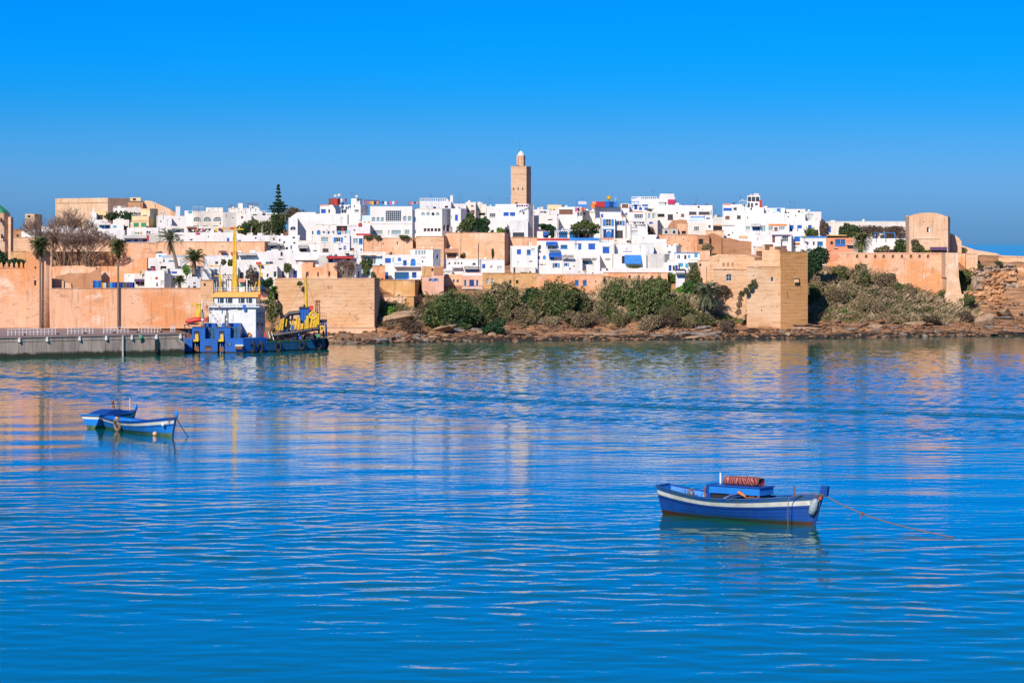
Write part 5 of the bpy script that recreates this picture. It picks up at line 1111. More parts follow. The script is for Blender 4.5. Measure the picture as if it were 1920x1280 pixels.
bush('slim cypress against the pink citadel bastion', 921.5, 927, 461, 485, 'leaf_dark', D=406, nb=4, group=TG, name='cypress', cat='tree', size=.18)
bush('palm like shrub over the brown canopy hut', 861, 873, 473, 486, 'leaf_olive', D=405.5, nb=3, group=TG, size=.2)
bush('planter shrubs under the villa windows, left', 682, 700, 439, 448, 'leaf_olive', D=408.5, nb=4, group=TG, size=.2)
bush('planter shrubs under the villa windows, middle', 701, 714, 440, 448, 'leaf_olive', D=408.4, nb=3, group=TG, size=.2)
bush('planter shrubs under the villa windows, right', 749, 772, 440, 448, 'leaf_green', D=408.5, nb=4, group=TG, size=.2)
bush('dark green tree on the ivy terrace above the bastion', 678, 698, 482, 520, 'leaf_green', D=372, nb=5, group=TG, mat2='leaf_dark', name='tree', cat='tree')
bush('flowering garden plants at the right end of the bastion top', 694, 706, 508, 523, 'leaf_olive', D=363, nb=3, group=TG, size=.2)
bush('ivy covered dead tree between the white houses', 457, 481, 491, 538, 'leaf_purple', D=350, nb=6, group=TG, name='tree', cat='tree', dens=.7, fill=.33)
bush('bright green bush under the bushy date palm', 343, 356, 493, 518, 'leaf_bright', D=345, nb=4, group=TG)
bush('olive shrub over the small white roofs', 413, 424, 484, 496, 'leaf_olive', D=362, nb=3, group=TG, size=.2)
bush('second olive shrub near the yellow mast', 425, 440, 482, 500, 'leaf_olive', D=361.5, nb=3, group=TG, size=.2)
bush('olive vine over the doorway left of the parapet house', 530, 545, 490, 510, 'leaf_olive', D=362, nb=3, group=TG, size=.2)
bush('banana plant clump in the garden behind the dredger', 503, 522, 535, 562, 'leaf_bright', D=346, nb=5, group=TG, size=.34, upright=.4, mat2='leaf_dark')
bush('dark garden shrubs behind the dredger rail', 490, 512, 520, 540, 'leaf_dark', D=348, nb=4, group=TG)
bush('grey thorn tree on the bank behind the dredger', 500, 524, 565, 612, 'leaf_olive', D=343, nb=6, group=TG, name='tree', cat='tree', dens=.8, mat2='leaf_dry')
bush('trailing green on the garden wall edge', 490, 520, 560, 572, 'leaf_green', D=345.5, nb=4, group=TG, size=.2)
bush('small caper bush growing out of the brick bastion', 557, 568, 524, 536, 'leaf_green', D=359.7, nb=2, group=TG, size=.18)
bush('dark cypress like tree at the left frame edge', -22, 18, 462, 506, 'leaf_dark', D=341, nb=8, group=TG, name='tree', cat='tree')
bush('low dark tree behind the merlon wall', 8, 54, 484, 506, 'leaf_dark', D=340, nb=8, group=TG, name='tree', cat='tree')
bush('green tree behind the right white house', 1508, 1533, 422, 447, 'leaf_green', D=420, nb=5, group=TG, name='tree', cat='tree', mat2='leaf_bright')
bush('purple bougainvillea at the skyline wall corner', 1534, 1552, 412, 446, 'leaf_purple', D=422, nb=4, group=TG)
bush('big round dark tree under the long skyline wall', 1567, 1610, 420, 452, 'leaf_green', D=424, nb=8, group=TG, name='tree', cat='tree', dens=1.4, mat2='leaf_dark')
bush('long brown creeper on the skyline wall, left half', 1612, 1660, 421, 442, 'leaf_purple', D=438.6, nb=8, group=TG, depth=.12)
bush('long brown creeper on the skyline wall, right half', 1656, 1706, 424, 446, 'leaf_purple', D=438.6, nb=8, group=TG, depth=.12)
bush('olive bush left of the round fort', 1680, 1712, 446, 476, 'leaf_olive', D=406, nb=6, group=TG, mat2='leaf_dark')
bush('dark olive bush in front of the round fort', 1704, 1733, 449, 476, 'leaf_olive', D=401, nb=6, group=TG, mat2='leaf_purple')
bush('dry brown bush on the rampart behind the palm', 1644, 1672, 456, 476, 'leaf_dry', D=402, nb=5, group=TG, mat2='leaf_olive')
bush('small green bush at the foot of the round fort', 1733, 1746, 468, 476, 'leaf_green', D=400, nb=2, group=TG, size=.2)
bush('brown bushes on the black doorway ruins', 1316, 1342, 455, 470, 'leaf_dry', D=406, nb=4, group=TG)
bush('dark weed tuft below the brick ruin', 1330, 1344, 474, 484, 'leaf_olive', D=398, nb=3, group=TG, size=.2)
bush('potted greenery on the blue canopy house', 1180, 1203, 496, 504, 'leaf_green', D=390.5, nb=4, group=TG, size=.18)
bush('plants on the balcony of the white bougainvillea house', 1207, 1230, 421, 441, 'leaf_purple', D=428.5, nb=5, group=TG, dens=.7)
bush('dark plants below the balustrade mansion windows', 1213, 1228, 390, 398, 'leaf_olive', D=440, nb=3, group=TG, size=.2)
# pine garden
PGp = 'pine garden on the skyline'
bush('round dark green pine, leftmost in the garden', 445, 474, 412, 441, 'leaf_dark', D=436, nb=7, group=PGp, name='pine_tree', cat='tree', mat2='leaf_green')
bush('middle green pine of the garden', 470, 504, 408, 442, 'leaf_green', D=437, nb=7, group=PGp, name='pine_tree', cat='tree', mat2='leaf_olive')
bush('dark broad pine under the tall conifer', 500, 538, 396, 442, 'leaf_dark', D=436, nb=9, group=PGp, name='pine_tree', cat='tree', mat2='leaf_olive')
bush('brownish crown right of the tall conifer', 534, 568, 390, 414, 'leaf_purple', D=440, nb=6, group=PGp, name='tree', cat='tree', mat2='leaf_olive')
for px, py, lab in ((471,425,'first'), (491,424,'second'), (508,428,'third')):
    mb = MB(); a = at(px, 442, 435.3); mb.tube([(0,0,0),(.05,0,(442-py)*.087)], [.13,.1], 6); mb.tube([(0,0,(442-py)*.087-.2),(.3,.1,(442-py)*.087+.3)], [.06,.03], 5); o = mb.build('slender_pine', MAT['bark_pale'], None, loc=a)
    tag(o, 'pale bare pine trunk standing %s from the left in the garden' % lab, 'tree', 'pale trunks in the pine garden')
g = thing('conifer', 'tall layered dark conifer on the skyline left of centre', 'tree', at(522, 440, 441)); s = 441/F
mb = MB(); mb.tube([(0,0,-1),(0.05,0,(440-345)*s)], [.22,.03], 8); mb.build('trunk', MAT['bark_pale'], g)
rows = [(348,3),(354,6),(361,9),(368,12),(375,12),(381,24),(386,38),(391,40),(397,30),(404,22),(411,30),(418,24)]
for y_, w_ in rows:
    z_ = (440-y_)*s; n = 7; bl = []
    for k in range(n):
        t_ = 2*PI*k/n+y_; r_ = w_*s*.36; bl.append((math.cos(t_)*r_*.8, math.sin(t_)*r_*.8, z_+rnd.uniform(-.12,.1), max(.16,w_*s*.2), max(.16,w_*s*.2), .17))
        if w_ > 8: mb = MB(); mb.tube([(0,0,z_-.25),(math.cos(t_)*r_*1.1, math.sin(t_)*r_*1.1, z_)], [.05,.02], 4); mb.build('branch', MAT['bark'], g)
    o = link('foliage', leaf_mesh('foliage', bl, int(180+w_*30), .24, flat=.5), g); o.data.materials.append(MAT['leaf_dark'])
# bare winter tree
def bare_tree(label, px, py, D, h, spread, seed):
    g = thing('bare_tree', label, 'tree', at(px, py, D)); r_ = random.Random(seed); tw = MB(); limbs = []
    def grow(p, d, L, r, dep):
        q = p + d*L*.5 + Vector((r_.uniform(-.1,.1), r_.uniform(-.1,.1), 0))*L; e = q + (d+Vector((0,0,.12))).normalized()*L*.5
        (limbs[dep] if dep < 2 else tw).tube([p, q, e], [max(r,.016), max(r*.85,.015), max(r*.65,.014)], 5 if dep < 3 else 3, cap=False)
        if dep >= 6 or (dep == 5 and r_.random() < .35): return
        for i in range(3 if dep < 5 else 4):
            a = r_.uniform(0, 2*PI); nd = (d + Vector((math.cos(a)*spread, math.sin(a)*spread*.7, r_.uniform(-.05,.5)))*.62).normalized()
            grow(e if i else q.lerp(e, .6), nd, L*r_.uniform(.66,.84), r*.6, dep+1)
    limbs = [MB(), MB()]
    for k in range(4):
        a = k*1.6; grow(Vector((math.cos(a)*.4, math.sin(a)*.3, -.3)), Vector((math.cos(a)*.35, math.sin(a)*.3, 1)).normalized(), h*.26, .11, 0)
    limbs[0].build('trunk', MAT['bark'], g); limbs[1].build('limb', MAT['bark'], g)
    o = tw.build('twigs', MAT['twig'], g); o['kind'] = 'stuff'; return g
bare_tree('large leafless brown tree in front of the left white houses', 120, 499, 386, 9.6, 1.2, 3)
bare_tree('second leafless purple tree, shorter, right of the first', 168, 498, 384, 6.6, 1.35, 9)
bare_tree('third leafless tree at the back left against the tower', 98, 498, 388, 6.6, 1.2, 14)
bare_tree('leafless tree standing between the two largest bare trees', 143, 499, 383, 6.0, 1.3, 22)
bare_tree('small leafless tree in front of the white bastion block', 650, 520, 362, 3.0, 1.1, 4)
# palms
def frond_mesh(L, droop, nl, lw, ll, seed=0, stiff=.35):
    r_ = random.Random(seed); V, Q = [], []
    P = []
    for i in range(13):
        t_ = i/12; a = stiff - droop*t_; P.append((None if not P else P[-1]) )
        P[-1] = (0.0, 0.0) if i == 0 else (P[-2][0]+math.cos(a)*L/12, P[-2][1]+math.sin(a)*L/12)
    def pt(t_):
        k = min(11, int(t_*12)); f = t_*12-k; return (P[k][0]*(1-f)+P[k+1][0]*f, P[k][1]*(1-f)+P[k+1][1]*f)
    for i in range(12):
        (x0, z0), (x1, z1) = P[i], P[i+1]; w0, w1 = .035*(1-i/13), .035*(1-(i+1)/13); n = len(V)
        V += [(x0,-w0,z0),(x1,-w1,z1),(x1,w1,z1),(x0,w0,z0)]; Q.append((n,n+1,n+2,n+3))
    for i in range(nl):
        t_ = .1+.88*i/nl; x, z = pt(t_); l = ll*(math.sin(PI*min(1,t_*.9+.12))**.6)
        for s in (-1, 1):
            dx = l*(.45+.35*t_); dy = s*l*.8; dz = l*r_.uniform(-.35,.2); n = len(V); ww = lw
            V += [(x-ww,0,z),(x+ww,0,z),(x+dx+ww*.3,dy,z+dz),(x+dx-ww*.3,dy,z+dz)]; Q.append((n,n+1,n+2,n+3))
    return np_mesh('frond', np.array(V), np.array(Q))
def palm(label, px, py, ctop, D, L, n=34, emin=.2, r=.16, crown='leaf_palm', lean=(0,0), dead=8, droop=1.5, group=None, lw=.05, ll=.42, rtop=None, thatch=0):
    base = at(px, py, D); top = at(px+lean[0], ctop, D); g = thing('palm_tree', label, 'palm', base, 0, group); h = top.z-base.z; lx = top.x-base.x
    mb = MB(); K = 12; mb.tube([(lx*(k/K)**1.6, lean[1]*(k/K), -.3+(h+.3)*k/K) for k in range(K+1)], [r*(1.25-.35*k/K) if rtop is None else r+(rtop-r)*k/K for k in range(K+1)], 9)
    mb.build('trunk', MAT['bark'], g)
    Ms = []
    for k in range(4):
        me = frond_mesh(L*(.85+.1*k), droop*(.8+.2*k), 26, lw, ll, k); me.materials.append(MAT[crown]); Ms.append(me)
    md = frond_mesh(L*.8, 1.6, 20, lw, ll*.7, 9, stiff=-.5); md.materials.append(MAT['frond_dead'])
    r_ = random.Random(int(px)); T = Vector((lx, lean[1], h))
    for k in range(n):
        a = k*2.39996+r_.uniform(-.2,.2); el = 1.35-(1.35+emin)*(k/n)+r_.uniform(-.12,.12)
        o = link('frond', Ms[k % 4], g); o.location = T; o.rotation_euler = (0, -el+.0, a); o.rotation_mode = 'XYZ'
        o.rotation_euler = (Matrix.Rotation(a,3,'Z') @ Matrix.Rotation(-el,3,'Y')).to_euler()
    for k in range(dead):
        a = k*2.39996+1; o = link('dead_frond', md, g); o.location = T-Vector((0,0,.15)); o.rotation_euler = (Matrix.Rotation(a,3,'Z') @ Matrix.Rotation(.35,3,'Y')).to_euler()
    if thatch:
        mb = MB(); mb.lathe([(.12,-thatch),(.42,-thatch*.7),(.3,-.2),(.15,0)], tuple(T), 10); mb.build('old_leaf_skirt', MAT['twig'], g)
    return g
palm('tall slender palm on the quay promenade in front of the square tower', 75.5, 614, 461, 333.7, 1.6, n=34, emin=.7, r=.14, crown='leaf_palm', droop=1.5, dead=8, ll=.55, rtop=.12, thatch=.9, lw=.06)
palm('tall slender palm on the quay promenade near the blue tarps', 221.5, 614, 464, 334.15, 1.5, n=32, emin=.7, r=.14, crown='leaf_palm', droop=1.5, dead=10, ll=.5, rtop=.12, thatch=.9, lw=.06)
palm('leaning date palm with orange fruit stalks above the white houses', 333, 512, 451, 352, 2.5, n=38, r=.2, crown='frond_pale', lean=(-15,0), dead=10, droop=1.5, ll=.36)
palm('bushy date palm left of the brick tower behind white roofs', 364, 518, 489, 347, 2.2, n=40, r=.25, crown='leaf_palm', dead=4, droop=1.3)
palm('short squat palm on the promenade wall top', 336, 540, 528, 338, 1.15, n=26, r=.2, crown='leaf_palm', dead=6, droop=1.5, ll=.3)
palm('large spreading palm by the river left of the tan rampart', 1326, 587, 551, 373.5, 2.75, emin=.85, n=62, r=.3, crown='frond_pale', dead=14, droop=1.7, ll=.5, lw=.075)
palm('bushy palm on the loophole rampart right of the pink house', 1614, 474, 452, 403, 2.4, emin=.9, n=60, r=.25, crown='leaf_palm', dead=10, droop=1.7, ll=.45)
palm('small young palm behind the dredger garden wall', 513, 556, 545, 344.5, .9, n=14, r=.08, crown='leaf_bright', dead=2, droop=1.2, ll=.3)
# dry brush and grass: nobody could count it
def scatter(name, label, cat, regions, n, mats, hgt, wid, lean=.5):
    P = []; r_ = random.Random(hash(n) % 1000+3)
    while len(P) < n:
        x0, x1, y0, y1 = regions[r_.randrange(len(regions))]
        px, py = r_.uniform(x0, x1), r_.uniform(y0, y1)
        if noise.noise(Vector((px*.045, py*.11, 2.0))) < -.12 and r_.random() < .85: continue
        P.append((px, py))
    pts = []
    for px, py in P:
        Y = 344.0; hi = None
        while Y < 402:
            if wz(py, Y) <= base_h(wx(px, Y), Y): hi = Y; break
            Y += 1.5
        if hi: X = wx(px, hi)+r_.uniform(-.2,.2); Yy = hi+r_.uniform(-1.0,.5); pts.append((X, Yy, base_h(X, Yy)))
    c = np.array(pts); k = len(c); hh = hgt*(.4+.9*grng.random(k)); d = grng.normal(size=(k,3))*lean; d[:,2] = 1; d *= hh[:,None]
    s = grng.normal(size=(k,3)); s[:,2] = 0; s[:,1] *= .5; s /= np.linalg.norm(s,axis=1)[:,None]; s *= wid
    c[:,2] -= .1; V = np.empty((k,4,3)); V[:,0] = c-s; V[:,1] = c+s; V[:,2] = c+d+s*.25; V[:,3] = c+d-s*.25
    V[:,2,0] += d[:,0]*.2
    o = link(name, np_mesh(name, V.reshape(-1,3), np.arange(k*4).reshape(k,4))); o.data.materials.append(MAT[mats]); tag(o, label, cat, None, 'stuff')
RS = [(1516,1560,520,600),(1550,1660,515,602),(1600,1700,545,602),(1660,1760,560,605),(1740,1830,570,605)]
leafmat('brush_dry', (.36,.25,.14), (.60,.46,.28), (.20,.20,.09)); leafmat('brush_green', (.09,.14,.04), (.20,.24,.08)); leafmat('brush_purple', (.16,.12,.07), (.32,.23,.15), (.12,.13,.05))
scatter('dry_brush', 'dry straw coloured brush covering the right hand slope', 'brush', RS, 34000, 'brush_dry', .7, .026, .6)
scatter('brown_scrub', 'dark brown twiggy scrub scattered over the right hand slope', 'scrub', RS[:4], 5000, 'brush_purple', .9, .05, .7)
scatter('slope_grass', 'patchy green grass on both river slopes', 'grass', [(1516,1640,520,600),(1640,1760,560,602),(1700,1830,540,580),(1530,1640,560,600),(712,770,575,600),(800,1120,560,600),(1130,1330,560,608),(1340,1420,585,606)], 22000, 'brush_green', .45, .05, .5)
scatter('reeds', 'long pale reeds and grasses between the slope bushes', 'reeds', [(1128,1240,532,600),(1095,1150,570,605),(920,1020,560,600),(1240,1330,560,606)], 12000, 'brush_dry', 1.0, .035, .45)
scatter('thicket', 'low brown twiggy thicket between the green slope bushes', 'thicket', [(800,1130,556,612),(1130,1345,560,612),(715,800,575,612)], 20000, 'brush_purple', .7, .03, .8)
# ------------------------------------------------------------------ dredger moored at the quay
SD = 319.0
ship = thing('dredger', 'blue and white dredging ship with an orange wheelhouse roof moored at the quay', 'ship', (wx(470,SD), SD, 0))
so = ship.location.copy()
paint('ship_blue', (.008,.115,.50), .4, dirt=(.015,.09,.33)); paint('ship_blue2', (.012,.11,.27), .45, dirt=(.03,.07,.12)); paint('ship_white', (.78,.79,.80), .45, dirt=(.66,.65,.62))
paint('ship_dark', (.015,.02,.04), .5); paint('ship_yel', (.80,.52,.02), .45, dirt=(.55,.30,.04)); paint('ship_orange', (.85,.33,.02), .5); paint('rust', (.25,.10,.05), .8); paint('ship_red', (.62,.05,.03), .5)
paint('ship_grey', (.30,.29,.28), .5); paint('rubber', (.02,.02,.02), .8)
for k_ in ('ship_blue', 'ship_blue2', 'ship_white', 'ship_yel'):    # rust runs and salt scuffs
    t_ = MAT[k_].node_tree; b_ = t_.nodes['Principled BSDF']; src = b_.inputs['Base Color'].links[0].from_socket
    n1 = noise_n(t_, pos(t_, (4,4,.45)), 1.0, 5, .7); c1 = mixc(t_, ramp2(t_, n1, .60, .74), src, (.20,.085,.04) if k_ != 'ship_white' else (.42,.27,.17))
    n2 = noise_n(t_, pos(t_), 1.6, 6, .75); c2_ = mixc(t_, ramp2(t_, n2, .60, .70), c1, (.02,.05,.14) if 'blue' in k_ else (.45,.40,.33)); t_.links.new(c2_, b_.inputs['Base Color'])
def sx_(px, D=SD): return wx(px, D)-so.x
def sz_(py, D=SD): return wz(py, D)
def sb(name, x0, x1, y0, y1, mat, D=SD, dp=1.0, top=None, parent=None):
    mb = MB(); mb.box(sx_(x0,D), sx_(x1,D), D-so.y, D-so.y+dp, sz_(y1,D), sz_(y0,D), top); return mb.build(name, MAT[mat], parent or ship)
def st(name, pts, r, mat, seg=7, parent=None):   # tube through (px,py,D) points
    mb = MB(); mb.tube([(sx_(p[0],p[2]), p[2]-so.y, sz_(p[1],p[2])) for p in pts], r, seg); return mb.build(name, MAT[mat], parent or ship)
# stern pontoons
wl = -.5
def pont(x0, x1, y0, D, dp, mat='ship_blue', inset=.0):
    mb = MB(); mb.box(sx_(x0,D)+inset, sx_(x1,D)-inset, D-so.y, D-so.y+dp, .18, sz_(y0,D)); mb.build('hull_section', MAT[mat], ship)
    mb = MB(); mb.box(sx_(x0,D)+inset+.05, sx_(x1,D)-inset-.05, D-so.y+.06, D-so.y+dp, wl, .18); mb.build('boot_top', MAT['ship_dark'], ship)
pont(337,360.5,635,SD,6); pont(375,408,635,SD,6); pont(421.5,456,634,SD,6)
pont(360.5,375,640,SD+1.6,5,'ship_dark'); pont(408,421.5,640,SD+1.6,5,'ship_dark')
mb = MB()
# hull side from the stern quarter to the bow at the right
def hp(px, D, z): return (wx(px,D)-so.x, D-so.y, z)
for (a, Da, za), (b_, Db, zb) in (((456,SD,sz_(634)),(470,SD+.9,sz_(634))),((470,SD+.9,sz_(634)),(500,SD+3.2,sz_(633,SD+3))),):
    mb.quad(hp(a,Da,.18), hp(b_,Db,.18), hp(b_,Db,zb), hp(a,Da,za)); mb.quad(hp(a,Da,za), hp(b_,Db,zb), hp(b_,Db+5,zb), hp(a,Da+5,za))
mb.build('hull_side', MAT['ship_blue'], ship)
mb = MB()
H_ = [(500,SD+3.2,641),(560,SD+7.5,639),(596,SD+10,636),(608,SD+11,635),(613,SD+12.5,634)]
for (a, Da, ya), (b_, Db, yb) in zip(H_, H_[1:]):
    za, zb = sz_(ya,Da), sz_(yb,Db); mb.quad(hp(a,Da,.18), hp(b_,Db,.18), hp(b_,Db,zb), hp(a,Da,za)); mb.quad(hp(a,Da,za), hp(b_,Db,zb), hp(b_-25,Db+6,zb), hp(a-25,Da+6,za))
mb.quad(hp(500,SD+3.2,.18), hp(500,SD+3.2,sz_(633,SD+3)), hp(500,SD+8,sz_(633,SD+3)), hp(500,SD+8,.18))
mb.build('hull_side', MAT['ship_blue2'], ship)
mb = MB(); Hb = [(456,SD),(470,SD+.95),(500,SD+3.3)]+[(q[0],q[1]+.05) for q in H_]
for (a, Da), (b_, Db) in zip(Hb, Hb[1:]): mb.quad(hp(a,Da,wl), hp(b_,Db,wl), hp(b_,Db,.18), hp(a,Da,.18))
mb.build('boot_top', MAT['ship_dark'], ship)
mb = MB(); mb.tube([hp(a, D_, sz_(y_,D_)) for a, D_, y_ in H_], .06, 6); mb.build('rubbing_strake', MAT['green'], ship)
# deck under everything
mb = MB(); mb.poly([hp(337,SD+.1,1.45), hp(456,SD+.1,1.45), hp(500,SD+3.3,1.35), hp(612,SD+12.4,1.2), hp(590,SD+17,1.2), hp(337,SD+7,1.45)]); mb.build('deck', MAT['ship_dark'], ship)
for x0, x1 in ((360,384.5),(404.5,432)):
    sb('stern_tower', x0, x1, 614, 636, 'ship_blue', SD-.02, 2.2)
    sb('tower_cap', x0-1, x1+1, 613, 614.4, 'ship_blue2', SD-.1, 2.5)
sb('machinery_room', 384, 405, 614, 635, 'ship_blue2', SD+1.2, 2); sb('machinery_room', 432, 450, 613, 634, 'ship_blue2', SD+.8, 2.4)
for x in (389,394,399,437,443): sb('room_rib', x, x+.9, 615, 634, 'ship_dark', SD+(1.14 if x < 420 else .74), .1)
sb('upper_housing', 383, 404, 606, 615, 'ship_blue', SD+3, 2); sb('upper_housing', 416, 450, 606, 614, 'ship_blue', SD+2.4, 2.2)
for x in (364.5, 411.5):
    o = sb('thruster_housing', x+1, x+8, 626, 640, 'ship_yel', SD-.35, .5, (.06,.06,0,0)); sb('thruster_foot', x-2, x+7.5, 636.5, 640, 'ship_yel', SD-.4, .45)
    sb('thruster_recess_shade', x-1, x+9, 620, 627, 'ship_dark', SD-.06, .1)  # dark panel paints the shade of a recess onto the tower
    st('thruster_shaft', [(x+2,640,SD+.2),(x+2,664,SD+.2)], .07, 'ship_grey'); st('thruster_shaft', [(x+6,640,SD+.2),(x+6,664,SD+.2)], .07, 'ship_blue')
    sb('thruster_sleeve', x, x+8, 650, 659, 'rust', SD+.1, .5)
sb('stern_port', 384, 396.5, 648, 655, 'ship_dark', SD-.02, .1); sb('stern_port_sill', 385, 396, 652, 657, 'rust', SD-.06, .1)
for px, py in ((349,645),(430,645)):
    mb = MB(); mb.sphere((sx_(px), -.02, sz_(py)), .26, 10, 6, (1,.25,.6)); mb.build('fairlead', MAT['ship_dark'], ship)
    mb = MB(); mb.sphere((sx_(px)+.05, -.08, sz_(py+.6)), .14, 8, 5, (1,.3,.6)); mb.build('fairlead_lip', MAT['ship_grey'], ship)
sb('fender_bundle', 441, 456, 646, 649, 'w3', SD-.5, .5); sb('fender_bundle', 440, 454, 650, 654, 'rust', SD-.5, .5)
for px in (338,353,426): st('anchor_chain', [(px,655,SD-.05),(px+1,664,SD-.1)], .06, 'rust')
for x, yt in ((380,581),(426,578)):
    D_ = SD+1.3; st('exhaust_pipe', [(x,614,D_),(x,590,D_),(x,586,D_)], .17, 'ship_grey', 10); st('exhaust_pipe', [(x,590,D_),(x-.5,yt+1,D_),(x-2,yt,D_)], .09, 'ship_dark'); sb('pipe_collar', x-3.4, x+3.4, 609.5, 612, 'rust', D_-.25, .5)
    st('pipe_band', [(x,600,D_),(x,597,D_)], .185, 'white', 10)
sb('ventilator', 421.5, 423.5, 591, 612, 'ship_dark', SD+1.5, .3)
# superstructure
D1 = SD+4.2
sb('accommodation_block', 432, 479.5, 575, 634, 'ship_white', D1, 5); sb('accommodation_block', 392, 431.9, 576.5, 612, 'ship_white', D1+.15, 4)
# shaded side wall towards the right
mb = MB(); a = (479.5, D1); b_ = (497, D1+4.6)
mb.quad(hp(a[0],a[1]-.01,1.3), hp(b_[0],b_[1],1.3), hp(b_[0],b_[1],sz_(577,D1+4)), hp(a[0],a[1]-.01,sz_(575,D1))); mb.build('side_wall', MAT['ship_white'], ship)
for k, (x0, x1, y0, y1) in enumerate(((482,485,603,618),(489,494,606,620),(482,496,586,589))):
    f = lambda px: D1+(px-479.5)/17.5*4.6-.05
    mb = MB(); mb.quad(hp(x0,f(x0),sz_(y1,D1+2)), hp(x1,f(x1),sz_(y1,D1+2)), hp(x1,f(x1),sz_(y0,D1+2)), hp(x0,f(x0),sz_(y0,D1+2))); mb.build('side_panel', MAT['glass_blue' if k < 2 else 'cyan'], ship)
br = sb('wheelhouse', 402, 480, 556, 575.5, 'ship_white', D1-.1, 3.5)
mb = MB(); mb.quad(hp(480,D1-.1,sz_(575.5,D1)), hp(488,D1+3.2,sz_(575,D1+3)), hp(488,D1+3.2,sz_(556,D1+3)), hp(480,D1-.1,sz_(556,D1))); mb.build('wheelhouse_side', MAT['ship_white'], ship)
mb = MB(); mb.quad(hp(482,D1+.6,sz_(569,D1)), hp(487,D1+2.6,sz_(569,D1+3)), hp(487,D1+2.6,sz_(559,D1+3)), hp(482,D1+.6,sz_(559,D1))); mb.build('side_window', MAT['glass_blue'], ship)
for x0, x1 in ((408,419.5),(423,435.5),(447,458.5),(462,472.5)):
    f = sb('window', x0-.8, x1+.8, 557.6, 568.9, 'white', D1-.14, .05); sb('pane', x0, x1, 558.4, 568, 'glass', D1-.16, .03, parent=f)
    sb('painted_glare', x0+3, x0+4, 558.5, 568, 'frame', D1-.17, .02, parent=f)  # pale strip painted in as a glint on the pane
sb('bridge_deck', 384, 486, 574.5, 576.3, 'ship_white', D1-.35, 5.2)
mb = MB(); x0, x1, X0, X1 = sx_(404,D1), sx_(487,D1), sx_(394,D1), sx_(493,D1); zt, zb_ = sz_(547.5,D1), sz_(557,D1); n = len(mb.v)
mb.v += [(X0,D1-so.y-.35,zb_),(X1,D1-so.y-.35,zb_),(X1+.4,D1-so.y+5,zb_),(X0,D1-so.y+5,zb_),(x0,D1-so.y-.1,zt),(x1,D1-so.y-.1,zt),(x1,D1-so.y+4,zt),(x0,D1-so.y+4,zt)]
for q in ((0,1,5,4),(1,2,6,5),(2,3,7,6),(3,0,4,7),(4,5,6,7),(3,2,1,0)): mb.f.append(tuple(n+k for k in q))
mb.build('wheelhouse_roof', MAT['ship_orange'], ship)
sb('roof_end_flash', 484, 488.5, 551, 557, 'ship_red', D1-.42, .1)
sb('blue_sign', 455, 461, 571, 581.5, 'blue', D1-.42, .05); sb('vent_grille', 432.5, 443, 577, 579.5, 'greyd', D1-.06, .05); sb('vent_grille', 446, 453, 576.5, 581, 'greyd', D1-.06, .05)
sb('door', 433.5, 438, 588, 602, 'w3', D1-.06, .05); sb('locker', 455, 463, 625, 632, 'blue2', D1-.6, .5); mb = MB(); mb.torus((sx_(467,D1),D1-so.y-.2,sz_(627,D1)), .22, .08, 'y', 14, 6); mb.build('life_ring', MAT['ship_orange'], ship)
# railings
def rail(x0, x1, y0, y1, D, n, mat='white'):
    for i in range(n+1):
        x = x0+(x1-x0)*i/n; sb('rail_post', x-.25, x+.25, y0, y1, mat, D, .05)
    for y in (y0, (y0+y1)/2): sb('rail_bar', x0, x1, y-.3, y+.3, mat, D, .04)
rail(404, 486, 539, 548, D1+.2, 14); rail(384, 404, 566, 575, D1-.3, 5); rail(404,486,569.5,574.5,D1-.3,12); rail(337, 358, 622, 634, SD+.2, 5, 'ship_dark')
rail(480, 499, 566, 576, D1+3, 6)
for y in (592, 606): st('side_rail', [(481,y,D1+.2),(497,y+1,D1+4.2)], .03, 'ship_dark')
for x in (484,488,492,496): st('side_rail', [(x,580,D1+(x-480)/4),(x,612,D1+(x-480)/4)], .025, 'ship_dark')
# stairs
s0, s1 = (390,583), (414,612)
for dx in (0, 5): st('stair_stringer', [(s0[0]+dx,s0[1],SD+4.3),(s1[0]+dx,s1[1],SD+3)], .05, 'white')
for i in range(8):
    t_ = (i+.5)/8; x, y = s0[0]+(s1[0]-s0[0])*t_, s0[1]+(s1[1]-s0[1])*t_; sb('stair_tread', x, x+5, y-.4, y+.4, 'w3', SD+4.2-1.3*t_, .2)
st('stair_handrail', [(398,577,SD+4.2),(420,605,SD+2.9)], .03, 'white')
for px in (387, 410): sb('fire_flag', px, px+2, 571 if px < 400 else 573, 580, 'ship_red', SD+3.6, .05)
sb('red_valve', 383, 387.5, 595, 604, 'ship_red', SD+3, .3); sb('black_panel', 388.5, 391.5, 594, 604, 'dark', SD+3, .2)
# life raft boat and davit
mb = MB(); Dr = SD+2
mb.tube([(sx_(348,Dr),Dr-so.y,sz_(602,Dr)),(sx_(352,Dr),Dr-so.y,sz_(603,Dr)),(sx_(366,Dr),Dr-so.y,sz_(600,Dr)),(sx_(377,Dr),Dr-so.y,sz_(598,Dr))], [.14,.3,.34,.3], 10); mb.build('rescue_boat', MAT['ship_red'], ship, smooth=True)
sb('rescue_boat_cradle', 352, 372, 606, 609, 'ship_dark', Dr-.2, .5); st('cradle_leg', [(345,609,Dr),(352,609,Dr),(356,613,Dr)], .05, 'ship_dark'); st('cradle_leg', [(346,608,SD),(349,634,SD)], .05, 'ship_dark'); st('cradle_leg', [(354,618,SD),(356,634,SD)], .05, 'ship_blue')
sb('davit_post', 367.5, 376, 569, 597, 'ship_yel', Dr+.8, .5); sb('davit_arm', 358, 376, 568.5, 571, 'ship_yel', Dr+.7, .5); sb('davit_hook', 358.5, 361, 571, 574, 'ship_yel', Dr+.75, .3)
